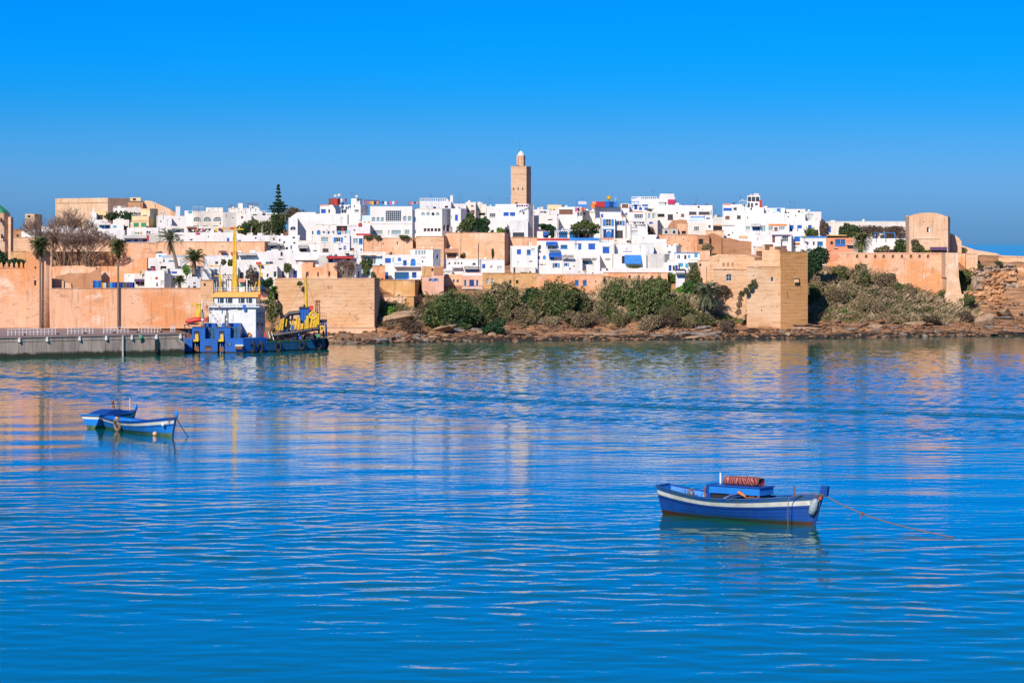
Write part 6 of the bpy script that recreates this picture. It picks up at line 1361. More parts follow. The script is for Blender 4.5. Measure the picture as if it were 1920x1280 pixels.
st('grey_post', [(379,588,Dr+1),(379,564,Dr+1),(379,559,Dr+1)], [.1,.1,.03], 'w3')
# masts
Dm = D1+2
for dx in (-2.6, 2.6): st('mast_leg', [(440+dx*1.2,548,Dm),(440+dx*.6,432,Dm)], .1, 'ship_yel')
for i in range(13):
    y = 546-i*8.8; st('mast_brace', [(437.2+i*.08,y,Dm),(442.8-i*.08,y-8,Dm)], .05, 'ship_yel', 5)
st('mast_plate', [(440,548,Dm+.1),(440,436,Dm+.1)], [.17,.1], 'ship_yel'); st('mast_yard', [(428,430,Dm),(457,430,Dm)], .07, 'ship_yel'); sb('radar', 431, 439, 426, 429.5, 'ship_red', Dm-.1, .3); st('mast_head', [(440,436,Dm),(440,422,Dm)], .05, 'ship_yel')
st('mast_light', [(449,429,Dm),(449,425,Dm)], .09, 'ship_yel')
for x, y0, lab in ((412,496,0),(414,515,1)):
    st('signal_mast', [(x+(1 if lab else 0),548,Dm-1),(x,y0,Dm-1)], [.1,.06], 'ship_yel')
st('signal_yard', [(393,499,Dm-1),(412,499,Dm-1)], .05, 'ship_yel'); st('signal_yard', [(402,517,Dm-1),(415,518,Dm-1)], .07, 'ship_yel'); sb('signal_lamp', 394, 399, 497, 500, 'ship_orange', Dm-1.1, .2)
st('signal_mast', [(484,548,Dm),(489,497,Dm)], [.12,.07], 'ship_yel'); st('signal_mast', [(487,548,Dm),(487,515,Dm)], [.09,.07], 'ship_yel'); st('signal_yard', [(482,496,Dm),(505,497,Dm)], .05, 'ship_yel'); sb('signal_lamp', 481, 488, 491, 495, 'ship_red', Dm-.1, .2); sb('signal_box', 487, 492, 513, 519, 'ship_yel', Dm-.2, .3); st('crane_boom', [(476,545,Dm),(481,528,Dm)], .09, 'ship_yel')
for x in (402,406,426,432,462,468): st('whip_aerial', [(x,548,Dm-.5),(x,528+(x % 7),Dm-.5)], .03, 'white', 5)
st('white_mast', [(463,548,Dm-.5),(463,524,Dm-.5)], .08, 'white'); st('white_mast_bar', [(457,524,Dm-.5),(469,524,Dm-.5)], .06, 'white'); mb = MB(); mb.sphere((sx_(452,Dm), Dm-so.y, sz_(536,Dm)), .22, 10, 7); mb.build('satellite_dome', MAT['green'], ship); sb('dome_stand', 449.5, 454.5, 538, 548, 'white', Dm-.2, .3)
# forward deck machinery
Df = SD+9
cb = sb('winch_cabin', 561, 579.5, 577.5, 606, 'ship_blue', Df, 2.4); sb('cabin_roof', 560, 581, 576, 578, 'ship_dark', Df-.15, 2.8); sb('cabin_base', 566, 575, 606, 624, 'ship_blue', Df+.4, 1.5); sb('white_frame', 566, 575, 607, 608, 'white', Df-.1, .1)
for i in range(3): sb('cabin_rib', 564+i*5, 564.8+i*5, 580, 605, 'ship_dark', Df-.05, .05)
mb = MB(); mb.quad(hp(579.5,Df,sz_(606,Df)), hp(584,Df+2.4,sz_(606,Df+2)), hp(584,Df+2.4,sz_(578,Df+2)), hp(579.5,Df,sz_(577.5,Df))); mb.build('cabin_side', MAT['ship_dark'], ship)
st('spud_mast', [(574,577,Df+.5),(573.5,520,Df+.5)], [.2,.15], 'ship_yel', 8); st('spud_mast_tip', [(574.5,522,Df+.5),(574.5,510,Df+.5)], .08, 'ship_dark')
for x0, y0, x1, y1, r_ in ((514,627,515,615,.16),(525,620,528,598,.16),(529,620,532,596,.14),(554,618,558,594,.16),(560,619,562,596,.16),(577,617,577,592,.24),(583,617,586,592,.18),(587,617,594,590,.17),(592,615,597,588,.15),(597,610,598,590,.12)):
    st('hydraulic_ram', [(x0,y0,Df-.6),(x1,y1,Df-.6)], [r_, r_*.8], 'ship_yel', 8); sb('ram_foot', x0-2, x0+2, y0-1, y0+2, 'ship_dark', Df-.9, .5)
mb = MB(); mb.torus((sx_(588,Df),Df-so.y-.7,sz_(591,Df)), .42, .14, 'y', 14, 6); mb.build('ram_yoke', MAT['ship_yel'], ship)
st('suction_pipe', [(531,616,Df),(533,603,Df),(537,593,Df),(543,588,Df),(552,587,Df),(562,586,Df)], .28, 'ship_dark', 10)
for x in (541, 548): st('pipe_support', [(x,588,Df),(x,625,Df)], .14, 'ship_dark')
st('discharge_pipe', [(508,630,Df-1.4),(530,626,Df-1.4),(560,622,Df-1.3),(598,616,Df-1)], .24, 'ship_dark', 9)
for x in (512,528,548,566,584): mb = MB(); mb.torus((sx_(x,Df-1.35), Df-1.35-so.y, sz_(629-(x-508)*.145,Df-1.35)), .25, .06, 'x', 12, 6); mb.build('pipe_flange', MAT['rust'], ship)
for x0, x1, y0, y1, m_ in ((520,526,629,637,'ship_dark'),(533,541,628,637,'rust'),(546,556,629,637,'ship_dark'),(560,566,628,636,'ship_blue'),(580,588,626,635,'ship_dark'),(593,601,626,632,'green'),(505,512,633,640,'ship_dark'),(536,540,618,626,'ship_blue'),(545,550,610,620,'ship_blue')):
    sb('deck_winch', x0, x1, y0, y1, m_, Df-1.0, .8, (.05,.05,0,.05))
rs_ = random.Random(31)
for i in range(46):
    x = rs_.uniform(503, 600); w_ = rs_.uniform(1.2, 5); D_ = SD+5.2+(x-503)*.055+rs_.uniform(0, 3); y1 = 640-(x-503)*.04; hh = rs_.uniform(3, 15)
    k_ = rs_.choice(('ship_dark','ship_dark','ship_dark','rust','ship_blue','ship_grey','dark'))
    if i % 3: sb('deck_gear', x, x+w_, y1-hh*.6, y1, k_, D_, rs_.uniform(.2,.7), (.03,.03,0,.02))
    else: st('deck_pipe', [(x,y1,D_),(x+rs_.uniform(-2,6),y1-hh,D_+.2),(x+rs_.uniform(4,14),y1-hh+rs_.uniform(-3,5),D_+.3)], rs_.uniform(.04,.11), k_)
for x0, y0, x1, y1, r_ in ((519,622,521,606,.12),(536,612,538,598,.1),(566,624,568,606,.16),(572,622,573,600,.14),(590,618,592,596,.14),(545,618,550,600,.12)): st('hydraulic_ram', [(x0,y0,Df-.3),(x1,y1,Df-.3)], [r_, r_*.8], 'ship_yel', 8)
for y in (587.5, 600): st('gantry_beam', [(541,y,Df+.6),(598,y-2,Df+1)], .09, 'ship_dark')
st('bow_gantry', [(598,632,Df+1),(598,590,Df+1)], .12, 'ship_dark'); st('bow_gantry', [(607,632,Df+1.4),(606,603,Df+1.2)], .12, 'ship_dark')
for a_, b2_ in (((573.5,522,Df+.5),(600,600,Df+1)),((573.5,522,Df+.5),(520,626,Df-1)),((440,440,Dm),(490,560,D1+1)),((440,440,Dm),(372,596,SD+2))): st('stay_wire', [a_, b2_], .014, 'ship_dark', 4)
for x in (503,509): st('ladder_leg', [(x,622,Df-2),(x+5,640,Df-2.4)], .05, 'white')
sb('red_hydrant', 495, 498, 622, 632, 'ship_red', SD+5, .3); sb('red_tank', 580, 587, 573, 581, 'ship_red', Df-.2, .5); mb = MB(); mb.sphere((sx_(570,Df),Df-so.y+.3,sz_(573,Df)), .14, 8, 6); mb.build('deck_lamp', MAT['dark'], ship)
for dx0, dx1 in ((0,2),(4,4),(9,7)): st('derrick_leg', [(591+dx0,590,Df+1),(591+dx1,564,Df+1)], .06, 'rust')
sb('derrick_top', 591, 600, 563, 567, 'rust', Df+.9, .4)
for y in (572, 580): st('derrick_bar', [(592,y,Df+1),(600,y,Df+1)], .05, 'rust')
sb('bow_platform', 598, 612, 599, 605, 'ship_dark', Df+1, 1.2, None); rail(600, 612, 587, 598, Df+1, 3, 'rust')
f = sb('hose_reel', 599.5, 608, 610, 620, 'ship_yel', Df-.8, .3); sb('reel_centre', 602, 605.5, 613, 617, 'ship_dark', Df-.84, .1, parent=f); st('bow_arch', [(600,612,Df),(603,606,Df),(611,607,Df),(612,630,Df+.5)], .12, 'ship_blue', 8)
for px, py, D_ in ((474,651,SD+1.2),(489,652,SD+2.2),(523,650,SD+4.6),(567,646,SD+7.6),(599,646,SD+9.9),(611.5,644,SD+11.8)):
    mb = MB(); mb.torus((0,0,0), .5, .17, 'y', 18, 8); o = mb.build('tyre_fender', MAT['rubber'], ship, True, loc=(sx_(px,D_), D_-.25-so.y, sz_(py,D_))); o.rotation_euler.z = R(-15); o.scale = (.6,1,1)
    st('fender_rope', [(px,py-6,D_-.3),(px,py-14,D_-.1)], .03, 'rust', 4)
for k in range(4): st('bow_fender', [(603+k*3,636,SD+11+k*.4),(603+k*3,660,SD+10.7+k*.4)], .16, 'rubber')
for px, py, qx, qy, n_ in ((341,640,328,633,0),(350,646,300,632,1)):
    mb = MB(); mb.tube([at(px,py,SD-.2), at((px+qx)/2, (py+qy)/2+3, SD-1.5), at(qx,qy,314)], .04, 5); o = mb.build('mooring_rope', MAT['rust'], None); tag(o, ['short brown mooring rope from the dredger stern to the quay','long brown mooring rope running left along the quay from the dredger'][n_], 'rope')
# ------------------------------------------------------------------ rowing boats
paint('boat_blue', (.008,.075,.38), .35, dirt=(.012,.06,.27)); paint('boat_in', (.012,.22,.70), .5, dirt=(.015,.16,.50)); paint('boat_white', (.72,.71,.67), .5, dirt=(.52,.49,.42))
paint('boat_green', (.01,.08,.32), .5, dirt=(.04,.10,.12)); paint('boat_boot', (.07,.02,.012), .6); paint('boat_bottom', (.10,.17,.10), .6, dirt=(.05,.08,.04)); paint('rope', (.20,.135,.095), .9); paint('rusty', (.25,.09,.05), .8)
for k_ in ('boat_blue', 'boat_in', 'boat_white'):    # scuffs, chalky paint, weed near the water
    t_ = MAT[k_].node_tree; b_ = t_.nodes['Principled BSDF']; src = b_.inputs['Base Color'].links[0].from_socket
    n1 = noise_n(t_, pos(t_, (3,3,9)), 1.3, 6, .75); c1 = mixc(t_, ramp2(t_, n1, .58, .68), src, (.05,.15,.42) if k_ != 'boat_white' else (.50,.42,.30))
    n2 = noise_n(t_, pos(t_, (5,5,1.2)), 1.4, 5, .7); c2_ = mixc(t_, ramp2(t_, n2, .64, .74), c1, (.03,.04,.06) if k_ != 'boat_white' else (.30,.17,.10))
    g_ = N(t_, 'ShaderNodeNewGeometry'); z_ = N(t_, 'ShaderNodeSeparateXYZ'); t_.links.new(g_.outputs['Position'], z_.inputs[0])
    m_ = N(t_, 'ShaderNodeMath', operation='MULTIPLY_ADD'); t_.links.new(n1, m_.inputs[0]); m_.inputs[1].default_value = -.35; t_.links.new(z_.outputs['Z'], m_.inputs[2])
    c3_ = mixc(t_, ramp2(t_, m_.outputs[0], .06, -.1), c2_, (.03,.06,.05)); t_.links.new(c3_, b_.inputs['Base Color'])
m, t, b = newmat('rug'); p_ = pos(t, (3,3,3), True); vo = N(t, 'ShaderNodeTexVoronoi'); vo.feature = 'DISTANCE_TO_EDGE'; vo.inputs['Scale'].default_value = 2.2
wv = N(t, 'ShaderNodeTexWave'); wv.inputs['Scale'].default_value = .8; wv.inputs['Distortion'].default_value = 12; wv.inputs['Detail'].default_value = 2; t.links.new(p_, wv.inputs['Vector'])
c = mixc(t, ramp2(t, wv.outputs['Fac'], .55, .7), (.16,.006,.012), (.40,.17,.14)); t.links.new(c, b.inputs['Base Color']); b.inputs['Roughness'].default_value = .95; MAT['rug'] = m
m, t, b = newmat('plastic_clear'); b.inputs['Base Color'].default_value = (.35,.42,.45,1); b.inputs['Roughness'].default_value = .12; bump(t, b, noise_n(t, pos(t), 14, 3, .6), .05); MAT['plastic'] = m
def sheer(t, hs, hm, hb): # stern, middle, bow
    return hm + (hs-hm)*max(0,(1-t*2.2))**2 + (hb-hm)*max(0,(t-.35)/.65)**2
def boat(label, stern, bow, beam, hs, hm, hb, hull='boat_blue', boot='boat_boot', inn='boat_in', sternw=.42, boot_h=.30, strip='boat_green'):
    d = Vector((bow[0]-stern[0], bow[1]-stern[1], 0)); L = d.length; g = thing('rowing_boat', label, 'boat', (stern[0], stern[1], 0), math.atan2(d.y, d.x))
    BT = boot_h; NS = 30; ts = [i/NS for i in range(NS+1)]
    def hw(t): return beam/2*min(1, (sternw+(1-sternw)*math.sin(min(1,t/.5)*PI/2)**.9) if t < .5 else max(.02, 1-((t-.5)/.5)**2.4))
    def P(t, h, side, off=0.0):
        zk = -.32+.22*(1-t)**3+.10*t**4; zs = sheer(t, hs, hm, hb); z = zk+(zs-zk)*h
        rake = .55*h*max(0,(t-.8)/.2)**1.5 - .12*h*max(0,(.15-t)/.15)
        y = (hw(t)*(max(h,0.0)**.42)*(.9+.1*h)-off)*side
        if hw(t)*(h**.42) < off: y = 0
        return (L*.94*t+rake, y, z)
    def strip_(h0, h1, off=0.0, n=3):
        mb = MB()
        for s in (-1, 1):
            for a, b_ in zip(ts, ts[1:]):
                for k in range(n):
                    u0, u1 = h0+(h1-h0)*k/n, h0+(h1-h0)*(k+1)/n
                    q = [P(a,u0,s,off),P(b_,u0,s,off),P(b_,u1,s,off),P(a,u1,s,off)]; mb.poly(q if s < 0 else q[::-1])
        return mb
    def transom(mb, h0, h1, x=0.0, n=4):
        for k in range(n):
            u0, u1 = h0+(h1-h0)*k/n, h0+(h1-h0)*(k+1)/n
            mb.poly([P(0,u0,1),P(0,u0,-1),P(0,u1,-1),P(0,u1,1)])
    mb = strip_(0, BT, 0, 5); transom(mb, .0, BT); mb.build('bottom', MAT[boot], g, True)
    mb = strip_(BT, .68, -.004, 6); transom(mb, BT, .68); mb.build('hull', MAT[hull], g, True)
    for h in (.40,.52,.62):   # lap of the planks
        mb = strip_(h, h+.012, -.018, 1); mb.build('plank_edge', MAT[hull], g)
    mb = strip_(.655, .68, -.04, 1); mb.build('rubbing_strake', MAT['blue_d'], g)
    mb = strip_(.68, .73, -.004, 1); transom(mb, .68, .73); mb.build('upper_plank', MAT[hull], g, True)
    mb = strip_(.73, .885, -.014, 2); transom(mb, .73, .885); mb.build('white_stripe', MAT['boat_white'], g, True)
    mb = strip_(.885, 1.0, -.03, 2); transom(mb, .885, 1.0); mb.build('top_plank', MAT[strip], g, True)
    mb = MB()   # inside
    for s in (-1, 1):
        for a, b_ in zip(ts, ts[1:]):
            for u0, u1 in ((.35,.6),(.6,.8),(.8,.995)):
                q = [P(a,u0,s,.07),P(b_,u0,s,.07),P(b_,u1,s,.07),P(a,u1,s,.07)]; mb.poly(q if s > 0 else q[::-1])
    x0 = .08
    mb.poly([(x0,P(0,.35,-1,.07)[1],P(0,.35,1)[2]),(x0,P(0,.35,1,.07)[1],P(0,.35,1)[2]),(x0,P(0,.99,1,.07)[1],P(0,.99,1)[2]),(x0,P(0,.99,-1,.07)[1],P(0,.99,-1)[2])])
    mb.build('inner_planking', MAT[inn], g, True)
    mb = MB()
    for a, b_ in zip(ts, ts[1:]): mb.quad(P(a,.38,-1,.07), P(b_,.38,-1,.07), P(b_,.38,1,.07), P(a,.38,1,.07))
    mb.build('bottom_boards', MAT['boat_blue'], g)
    for i in range(3, NS-3, 3):
        for s in (-1, 1):
            t_ = i/NS; mb = MB(); mb.tube([P(t_,u,s,.085) for u in (.38,.5,.65,.8,.95)], .03, 5); mb.build('rib', MAT[inn], g)
    for s in (-1, 1):
        mb = MB(); pt = [P(t_,1.0,s,.02) for t_ in ts]
        for a, b_ in zip(pt, pt[1:]):
            n_ = len(mb.v); w_ = .075
            for q in (a, b_): mb.v += [(q[0],q[1]-w_,q[2]),(q[0],q[1]+w_*.7,q[2]),(q[0],q[1]+w_*.7,q[2]+.05),(q[0],q[1]-w_,q[2]+.05)]
            for q in ((0,4,5,1),(1,5,6,2),(2,6,7,3),(3,7,4,0)): mb.f.append(tuple(n_+k for k in q))
        mb.build('gunwale', MAT[strip if s < 0 else 'boat_blue'], g)
    # transom cap, stem post
    a, b_ = P(0,1,-1), P(0,1,1); mb = MB(); mb.box(a[0]-.05, a[0]+.1, a[1]-.04, b_[1]+.04, a[2]-.02, a[2]+.06); mb.build('transom_cap', MAT[hull], g)
    zb = sheer(1, hs, hm, hb); xb = L*.94
    mb = MB(); mb.tube([(xb-.02,0,-.45),(xb+.12,0,0),(xb+.34,0,zb*.5),(xb+.55,0,zb),(xb+.66,0,zb+.12)], [.06,.07,.08,.09,.09], 6); mb.build('stem', MAT['blue_d'], g)
    mb = MB()
    if beam > 2.31: mb.box(xb+.46, xb+.86, -.10, .10, zb+.0, zb+.46, (.1,-.06,.0,.0))
    else: mb.sphere((xb+.62, 0, zb+.22), .2, 10, 7, (.8,.6,1.35))
    mb.build('stem_head', MAT[hull], g)
    # foredeck
    mb = MB(); q = [t_ for t_ in ts if t_ >= .84]
    for a, b_ in zip(q, q[1:]): mb.quad(P(a,.955,-1,.06), P(b_,.955,-1,.06), P(b_,.955,1,.06), P(a,.955,1,.06))
    mb.build('foredeck', MAT['boat_blue'], g)
    for t_ in (.16,.38,.68):
        a = P(t_,.80,-1,.06); mb = MB(); mb.box(a[0]-.14, a[0]+.14, a[1], -a[1], a[2], a[2]+.05); mb.build('thwart', MAT[inn], g)
    return g, P, L
def wat(px, py): D = EYE*F/(py-HZ); return (wx(px, D), D)
g1, P1, L1 = boat('large blue rowing boat with a white stripe in the foreground', wat(1246,962), wat(1540,984), 2.35, 1.36, .98, 1.36, boot_h=.225)
M1 = Matrix.Translation(g1.location) @ Matrix.Rotation(g1.rotation_euler.z, 4, 'Z')
def l1(name, mb, mat, **k): return mb.build(name, MAT[mat], g1, **k)
# cabin-like box amidships: a raised blue locker open towards us
a = P1(.36,.95,-1); x0, x1 = L1*.335, L1*.66; w_ = .62
mb = MB(); mb.box(x0, x1, -w_+.02, w_, 1.22, 1.56); l1('locker_top_box', mb, 'boat_in')
mb = MB(); mb.box(x0-.05, x1+.05, -w_-.03, w_+.05, 1.56, 1.61); l1('locker_lid', mb, 'boat_blue')
mb = MB(); mb.box(x0+.1, x1-.1, -w_+.12, w_-.1, .45, 1.22); l1('locker_inside_shade', mb, 'dark')  # dark block stands for the shade inside the open locker
for x_ in (x0+.02, x1-.1):
    mb = MB(); mb.box(x_, x_+.09, -w_, -w_+.09, .5, 1.22); l1('locker_post', mb, 'boat_blue')
mb = MB(); mb.box(x0-.1, x0+.02, -w_-.05, w_+.05, .6, 1.62); l1('locker_end', mb, 'boat_blue')
# rolled rug
mb = MB(); n = 16; prof = []
for i in range(7):
    x_ = -.98+1.96*i/6; e = .82 if i in (0,6) else 1
    for k in range(n):
        t_ = 2*PI*k/n; cs, sn = math.cos(t_), math.sin(t_); mb.v.append((x_, .34*e*math.copysign(abs(cs)**.6, cs), .21*e*math.copysign(abs(sn)**.6, sn)))
for i in range(6):
    for k in range(n): k2 = (k+1) % n; mb.f.append((i*n+k, (i+1)*n+k, (i+1)*n+k2, i*n+k2))
mb.f.append(tuple(range(n))[::-1]); mb.f.append(tuple(6*n+k for k in range(n)))
o = mb.build('rolled_rug', MAT['rug'], None, True); o.matrix_world = M1 @ Matrix.Translation(((x0+x1)/2+.1, .12, 1.80)); tag(o, 'dark red patterned rug rolled up on the blue locker of the boat', 'rug')
def poleb(label, t_, y_, z0, z1, r, mat):
    mb = MB(); mb.tube([(0,0,z0),(0,0,z1)], r, 8); o = mb.build('pole', MAT[mat], None); o.matrix_world = M1 @ Matrix.Translation((L1*t_, y_, 0)); tag(o, label, 'pole')
poleb('white upright pipe standing in the foreground boat left of the rug', .352, .2, .5, 2.12, .045, 'white')
poleb('rusty upright pin left of the blue locker in the boat', .33, -.85, .85, 1.5, .04, 'rusty')
poleb('rusty upright pin near the bow of the foreground boat', .80, .45, 1.05, 1.66, .04, 'rusty')
# bits inside
def onboat(name, mb, mat, label, cat): o = mb.build(name, MAT[mat], None); o.matrix_world = M1; tag(o, label, cat); return o
mb = MB(); cx, cy, cz = L1*.17, .05, 1.02
for k in range(5): mb.torus((cx+.02*k, cy-.02*k, cz+.03*k), .2-.015*k, .028, 'x' if k % 2 else 'y', 14, 5)
mb.tube([(cx,cy-.2,cz-.1),(cx+.35,cy-.45,cz-.1),(cx+.7,cy-.8,cz-.05)], .03, 5)
onboat('rope_coil', mb, 'rope', 'tangled coil of brown rope in the stern of the foreground boat', 'rope')
mb = MB(); mb.box(L1*.28, L1*.345, -.35, .3, 1.0, 1.12, (.05,.02,.05,.05)); onboat('foam_board', mb, 'straw', 'pale yellow foam block beside the white pipe in the boat', 'foam block')
mb = MB(); mb.tube([(L1*.535,-.72,1.34),(L1*.575,-.9,1.26)], .075, 8); mb.tube([(L1*.575,-.9,1.26),(L1*.60,-1.0,1.18)], .05, 8); onboat('wooden_float', mb, 'orange', 'orange brown wooden float lying on the near gunwale', 'float')
mb = MB(); mb.tube([(L1*.47,-1.12,1.03),(L1*.50,-.9,1.2),(L1*.54,-.75,1.28)], .045, 6); mb.tube([(L1*.50,-1.2,.96),(L1*.53,-1.0,1.16),(L1*.57,-.95,1.18)], .025, 5); onboat('oar_handle', mb, 'boat_blue', 'short blue oar handle propped on the near gunwale', 'oar')
mb = MB()
mb.tube([(L1*.60,-.8,1.12),(L1*.664,-.8,1.12)], .04, 5)
for k in range(9): mb.sphere((L1*(.60+.008*k), -.85+rnd.uniform(-.1,.2), 1.12+rnd.uniform(-.05,.08)), .06, 6, 4)
o = onboat('floats_string', mb, 'rusty', 'string of small rusty net floats inside the boat', 'net floats')
# bow bottle wrapped in film, lashing, hanging rope, mooring line
mb = MB(); xb = L1*.94; mb.lathe([(.06,-.42),(.16,-.34),(.19,-.1),(.17,.14),(.12,.3),(.05,.38)], (0,0,0), 12); o = mb.build('bottle', MAT['plastic'], None, True); o.matrix_world = M1 @ Matrix.Translation((xb+.28, -.26, .88)) @ Matrix.Rotation(R(20),4,'Y'); tag(o, 'big crumpled clear plastic bottle tied at the bow as a fender', 'bottle')
mb = MB(); mb.sphere((xb+.60,-.2,1.25), .09, 8, 6); onboat('red_float', mb, 'ship_red', 'small red float tied at the stem head of the large boat', 'float')
mb = MB(); mb.torus((xb+.55,0,1.36), .16, .03, 'z', 14, 5); mb.torus((xb+.57,0,1.43), .16, .03, 'z', 14, 5)
mb.tube([(xb+.4,-.15,1.4),(xb+.0,-.35,1.46),(xb-.5,-.72,1.36),(xb-.62,-.95,1.26),(xb-.66,-1.0,.9),(xb-.74,-.9,.45),(xb-.78,-.82,.12),(xb-.78,-.8,-.1)], .022, 6)
mb.tube([(xb+.4,-.1,1.36),(xb+.1,-.3,1.1),(xb+.35,-.22,.6)], .02, 5); onboat('bow_lashing', mb, 'rope', 'thin rope lashed round the stem and hanging down the bow planking', 'rope')
A_ = M1 @ Vector((xb+.7, 0, 1.38)); E_ = Vector((*wat(1788,1007), .02)); pts = []
for i in range(21):
    t_ = i/20; p_ = A_.lerp(E_, t_); p_.z = max(.015, (1-t_)**1.35*A_.z*1.0 - .28*math.sin(PI*t_)*(1-t_)+.01); pts.append(p_)
mb = MB(); mb.tube(pts, .028, 6); o = mb.build('mooring_rope', MAT['rope'], None); tag(o, 'long sagging mooring rope running from the large boat into the water', 'rope')
K_ = pts[6]; mb = MB(); mb.sphere(tuple(K_), .07, 8, 6); mb.tube([K_, K_+Vector((-.04,0,-.14)), K_+Vector((-.1,0,-.26))], [.05,.035,.02], 6); mb.tube([K_, K_+Vector((.07,0,-.1))], [.04,.02], 6); o = mb.build('rope_knot', MAT['rusty'], None); tag(o, 'brown knot with frayed ends on the long mooring rope', 'knot')
mb = MB(); mb.lathe([(.03,-.18),(.12,-.1),(.13,.05),(.05,.16),(.03,.2)], (0,0,0), 10); o = mb.build('bottle', MAT['plastic'], None, True); o.location = (*wat(1246,949), .12); tag(o, 'small clear plastic bottle hanging by the stern of the large boat', 'bottle')
# the two boats on the left
g2, P2, L2 = boat('blue rowing boat with a tyre fender, nearer of the two on the left', wat(203,803), wat(330,818), 2.1, .84, .74, 1.28, boot='boat_bottom', hull='boat_in', strip='boat_blue')
g3, P3, L3 = boat('darker blue boat with a raised cuddy, farther of the two on the left', wat(171,803), wat(250,795), 2.3, .95, .88, .98, boot='boat_bottom', hull='boat_in', sternw=.7, strip='boat_green')
M2 = Matrix.Translation(g2.location) @ Matrix.Rotation(g2.rotation_euler.z, 4, 'Z'); M3 = Matrix.Translation(g3.location) @ Matrix.Rotation(g3.rotation_euler.z, 4, 'Z')
mb = MB(); mb.torus((0,0,0), .36, .12, 'y', 20, 8); o = mb.build('tyre', MAT['bark'], None, True); q = P2(.33,.6,-1); o.matrix_world = M2 @ Matrix.Translation((q[0], q[1]-.14, .42)) @ Matrix.Rotation(R(8),4,'X'); tag(o, 'worn brown tyre hanging as fender on the near left boat', 'tyre')
mb = MB(); q2 = P2(.33,1,-1); mb.tube([(q[0],q[1]-.1,.75),(q2[0],q2[1],q2[2]+.05),(q2[0]+.1,q2[1]+.3,q2[2])], .04, 5); o = mb.build('tyre_rope', MAT['rope'], None); o.matrix_world = M2; tag(o, 'rope holding the brown tyre over the gunwale', 'rope')
for t_, z_, r_, lab in ((.93,.78,.13,'white ball float hanging under the bow of the near left boat'), (.865,.12,.16,'pinkish ball float on the water beside the near left boat bow')):
    q = P2(t_,.8,-1); mb = MB(); mb.sphere((0,0,0), r_, 12, 8); o = mb.build('ball_float', MAT['cloth_w'] if r_ < .15 else MAT['terra_pale'], None, True); o.matrix_world = M2 @ Matrix.Translation((q[0]+.1, q[1]-.22, z_)); tag(o, lab, 'float')
mb = MB(); xb = L2*.94; mb.torus((xb+.5,0,1.3),.14,.03,'z',12,5); mb.tube([(xb+.4,-.1,1.3),(xb+.1,-.25,1.1),(xb+.05,-.3,.9)], .03, 5); o = mb.build('bow_lashing', MAT['rope'], None); o.matrix_world = M2; tag(o, 'rope turns round the stem of the near left boat', 'rope')
A_ = M2 @ Vector((xb+.6,0,1.3)); mb = MB(); mb.tube([A_, A_.lerp(Vector((*wat(353,818),0)), .5)+Vector((0,0,-.08)), Vector((*wat(353,818),-.05))], .03, 5); o = mb.build('mooring_rope', MAT['rubber'], None); tag(o, 'short dark mooring line from the near left boat to the water', 'rope')
mb = MB(); mb.tube([(L2*.2,-.3,.55),(L2*.2,-.3,.95)], .09, 7); mb.tube([(L2*.2,-.3,.95),(L2*.21,-.2,.7)], .05, 6); o = mb.build('bundled_rope', MAT['rope'], None); o.matrix_world = M2; tag(o, 'small bundle of rope standing in the near left boat', 'rope')
mb = MB(); q = P2(.30,1,-1); mb.sphere((q[0],q[1]+.15,q[2]+.1), .13, 8, 6, (1,.7,1.2)); o = mb.build('yellow_float', MAT['ship_yel'], None); o.matrix_world = M2; tag(o, 'small yellow float on the gunwale above the tyre', 'float')
# cuddy roof of the far boat
mb = MB(); K = 8; pr = []
for i in range(K+1):
    t_ = i/K; x_ = L3*(.08+.72*t_); z_ = .95+.30*math.sin(PI*min(1,t_*1.0+.0))**1.0; hw_ = .85*(1-.35*t_)
    pr.append((x_, hw_, z_))
for (xa, wa, za), (xb_, wb, zb_) in zip(pr, pr[1:]):
    mb.quad((xa,-wa,.9),(xb_,-wb,.9),(xb_,-wb*.8,zb_),(xa,-wa*.8,za)); mb.quad((xa,-wa*.8,za),(xb_,-wb*.8,zb_),(xb_,wb*.8,zb_),(xa,wa*.8,za)); mb.quad((xb_,wb,.9),(xa,wa,.9),(xa,wa*.8,za),(xb_,wb*.8,zb_))
mb.build('cuddy', MAT['boat_blue'], g3)
mb = MB(); mb.tube([(L3*.42,-.3,1.35),(L3*.42,-.32,1.75),(L3*.45,-.4,1.3)], .06, 6); mb.sphere((L3*.42,-.3,1.75), .13, 7, 5); mb.tube([(L3*.42,-.3,1.75),(L3*.44,-.3,2.05)], .03, 5)
o = mb.build('net_bundle', MAT['rusty'], None); o.matrix_world = M3; tag(o, 'rust coloured net bundle on the cuddy of the far left boat', 'net')
poleb2 = MB(); poleb2.tube([(0,0,.6),(0,0,1.9)], .04, 6); o = poleb2.build('pole', MAT['terra_pale'], None); o.matrix_world = M3 @ Matrix.Translation((L3*.97,.2,0)); tag(o, 'thin pale upright pole at the bow of the far left boat', 'pole')
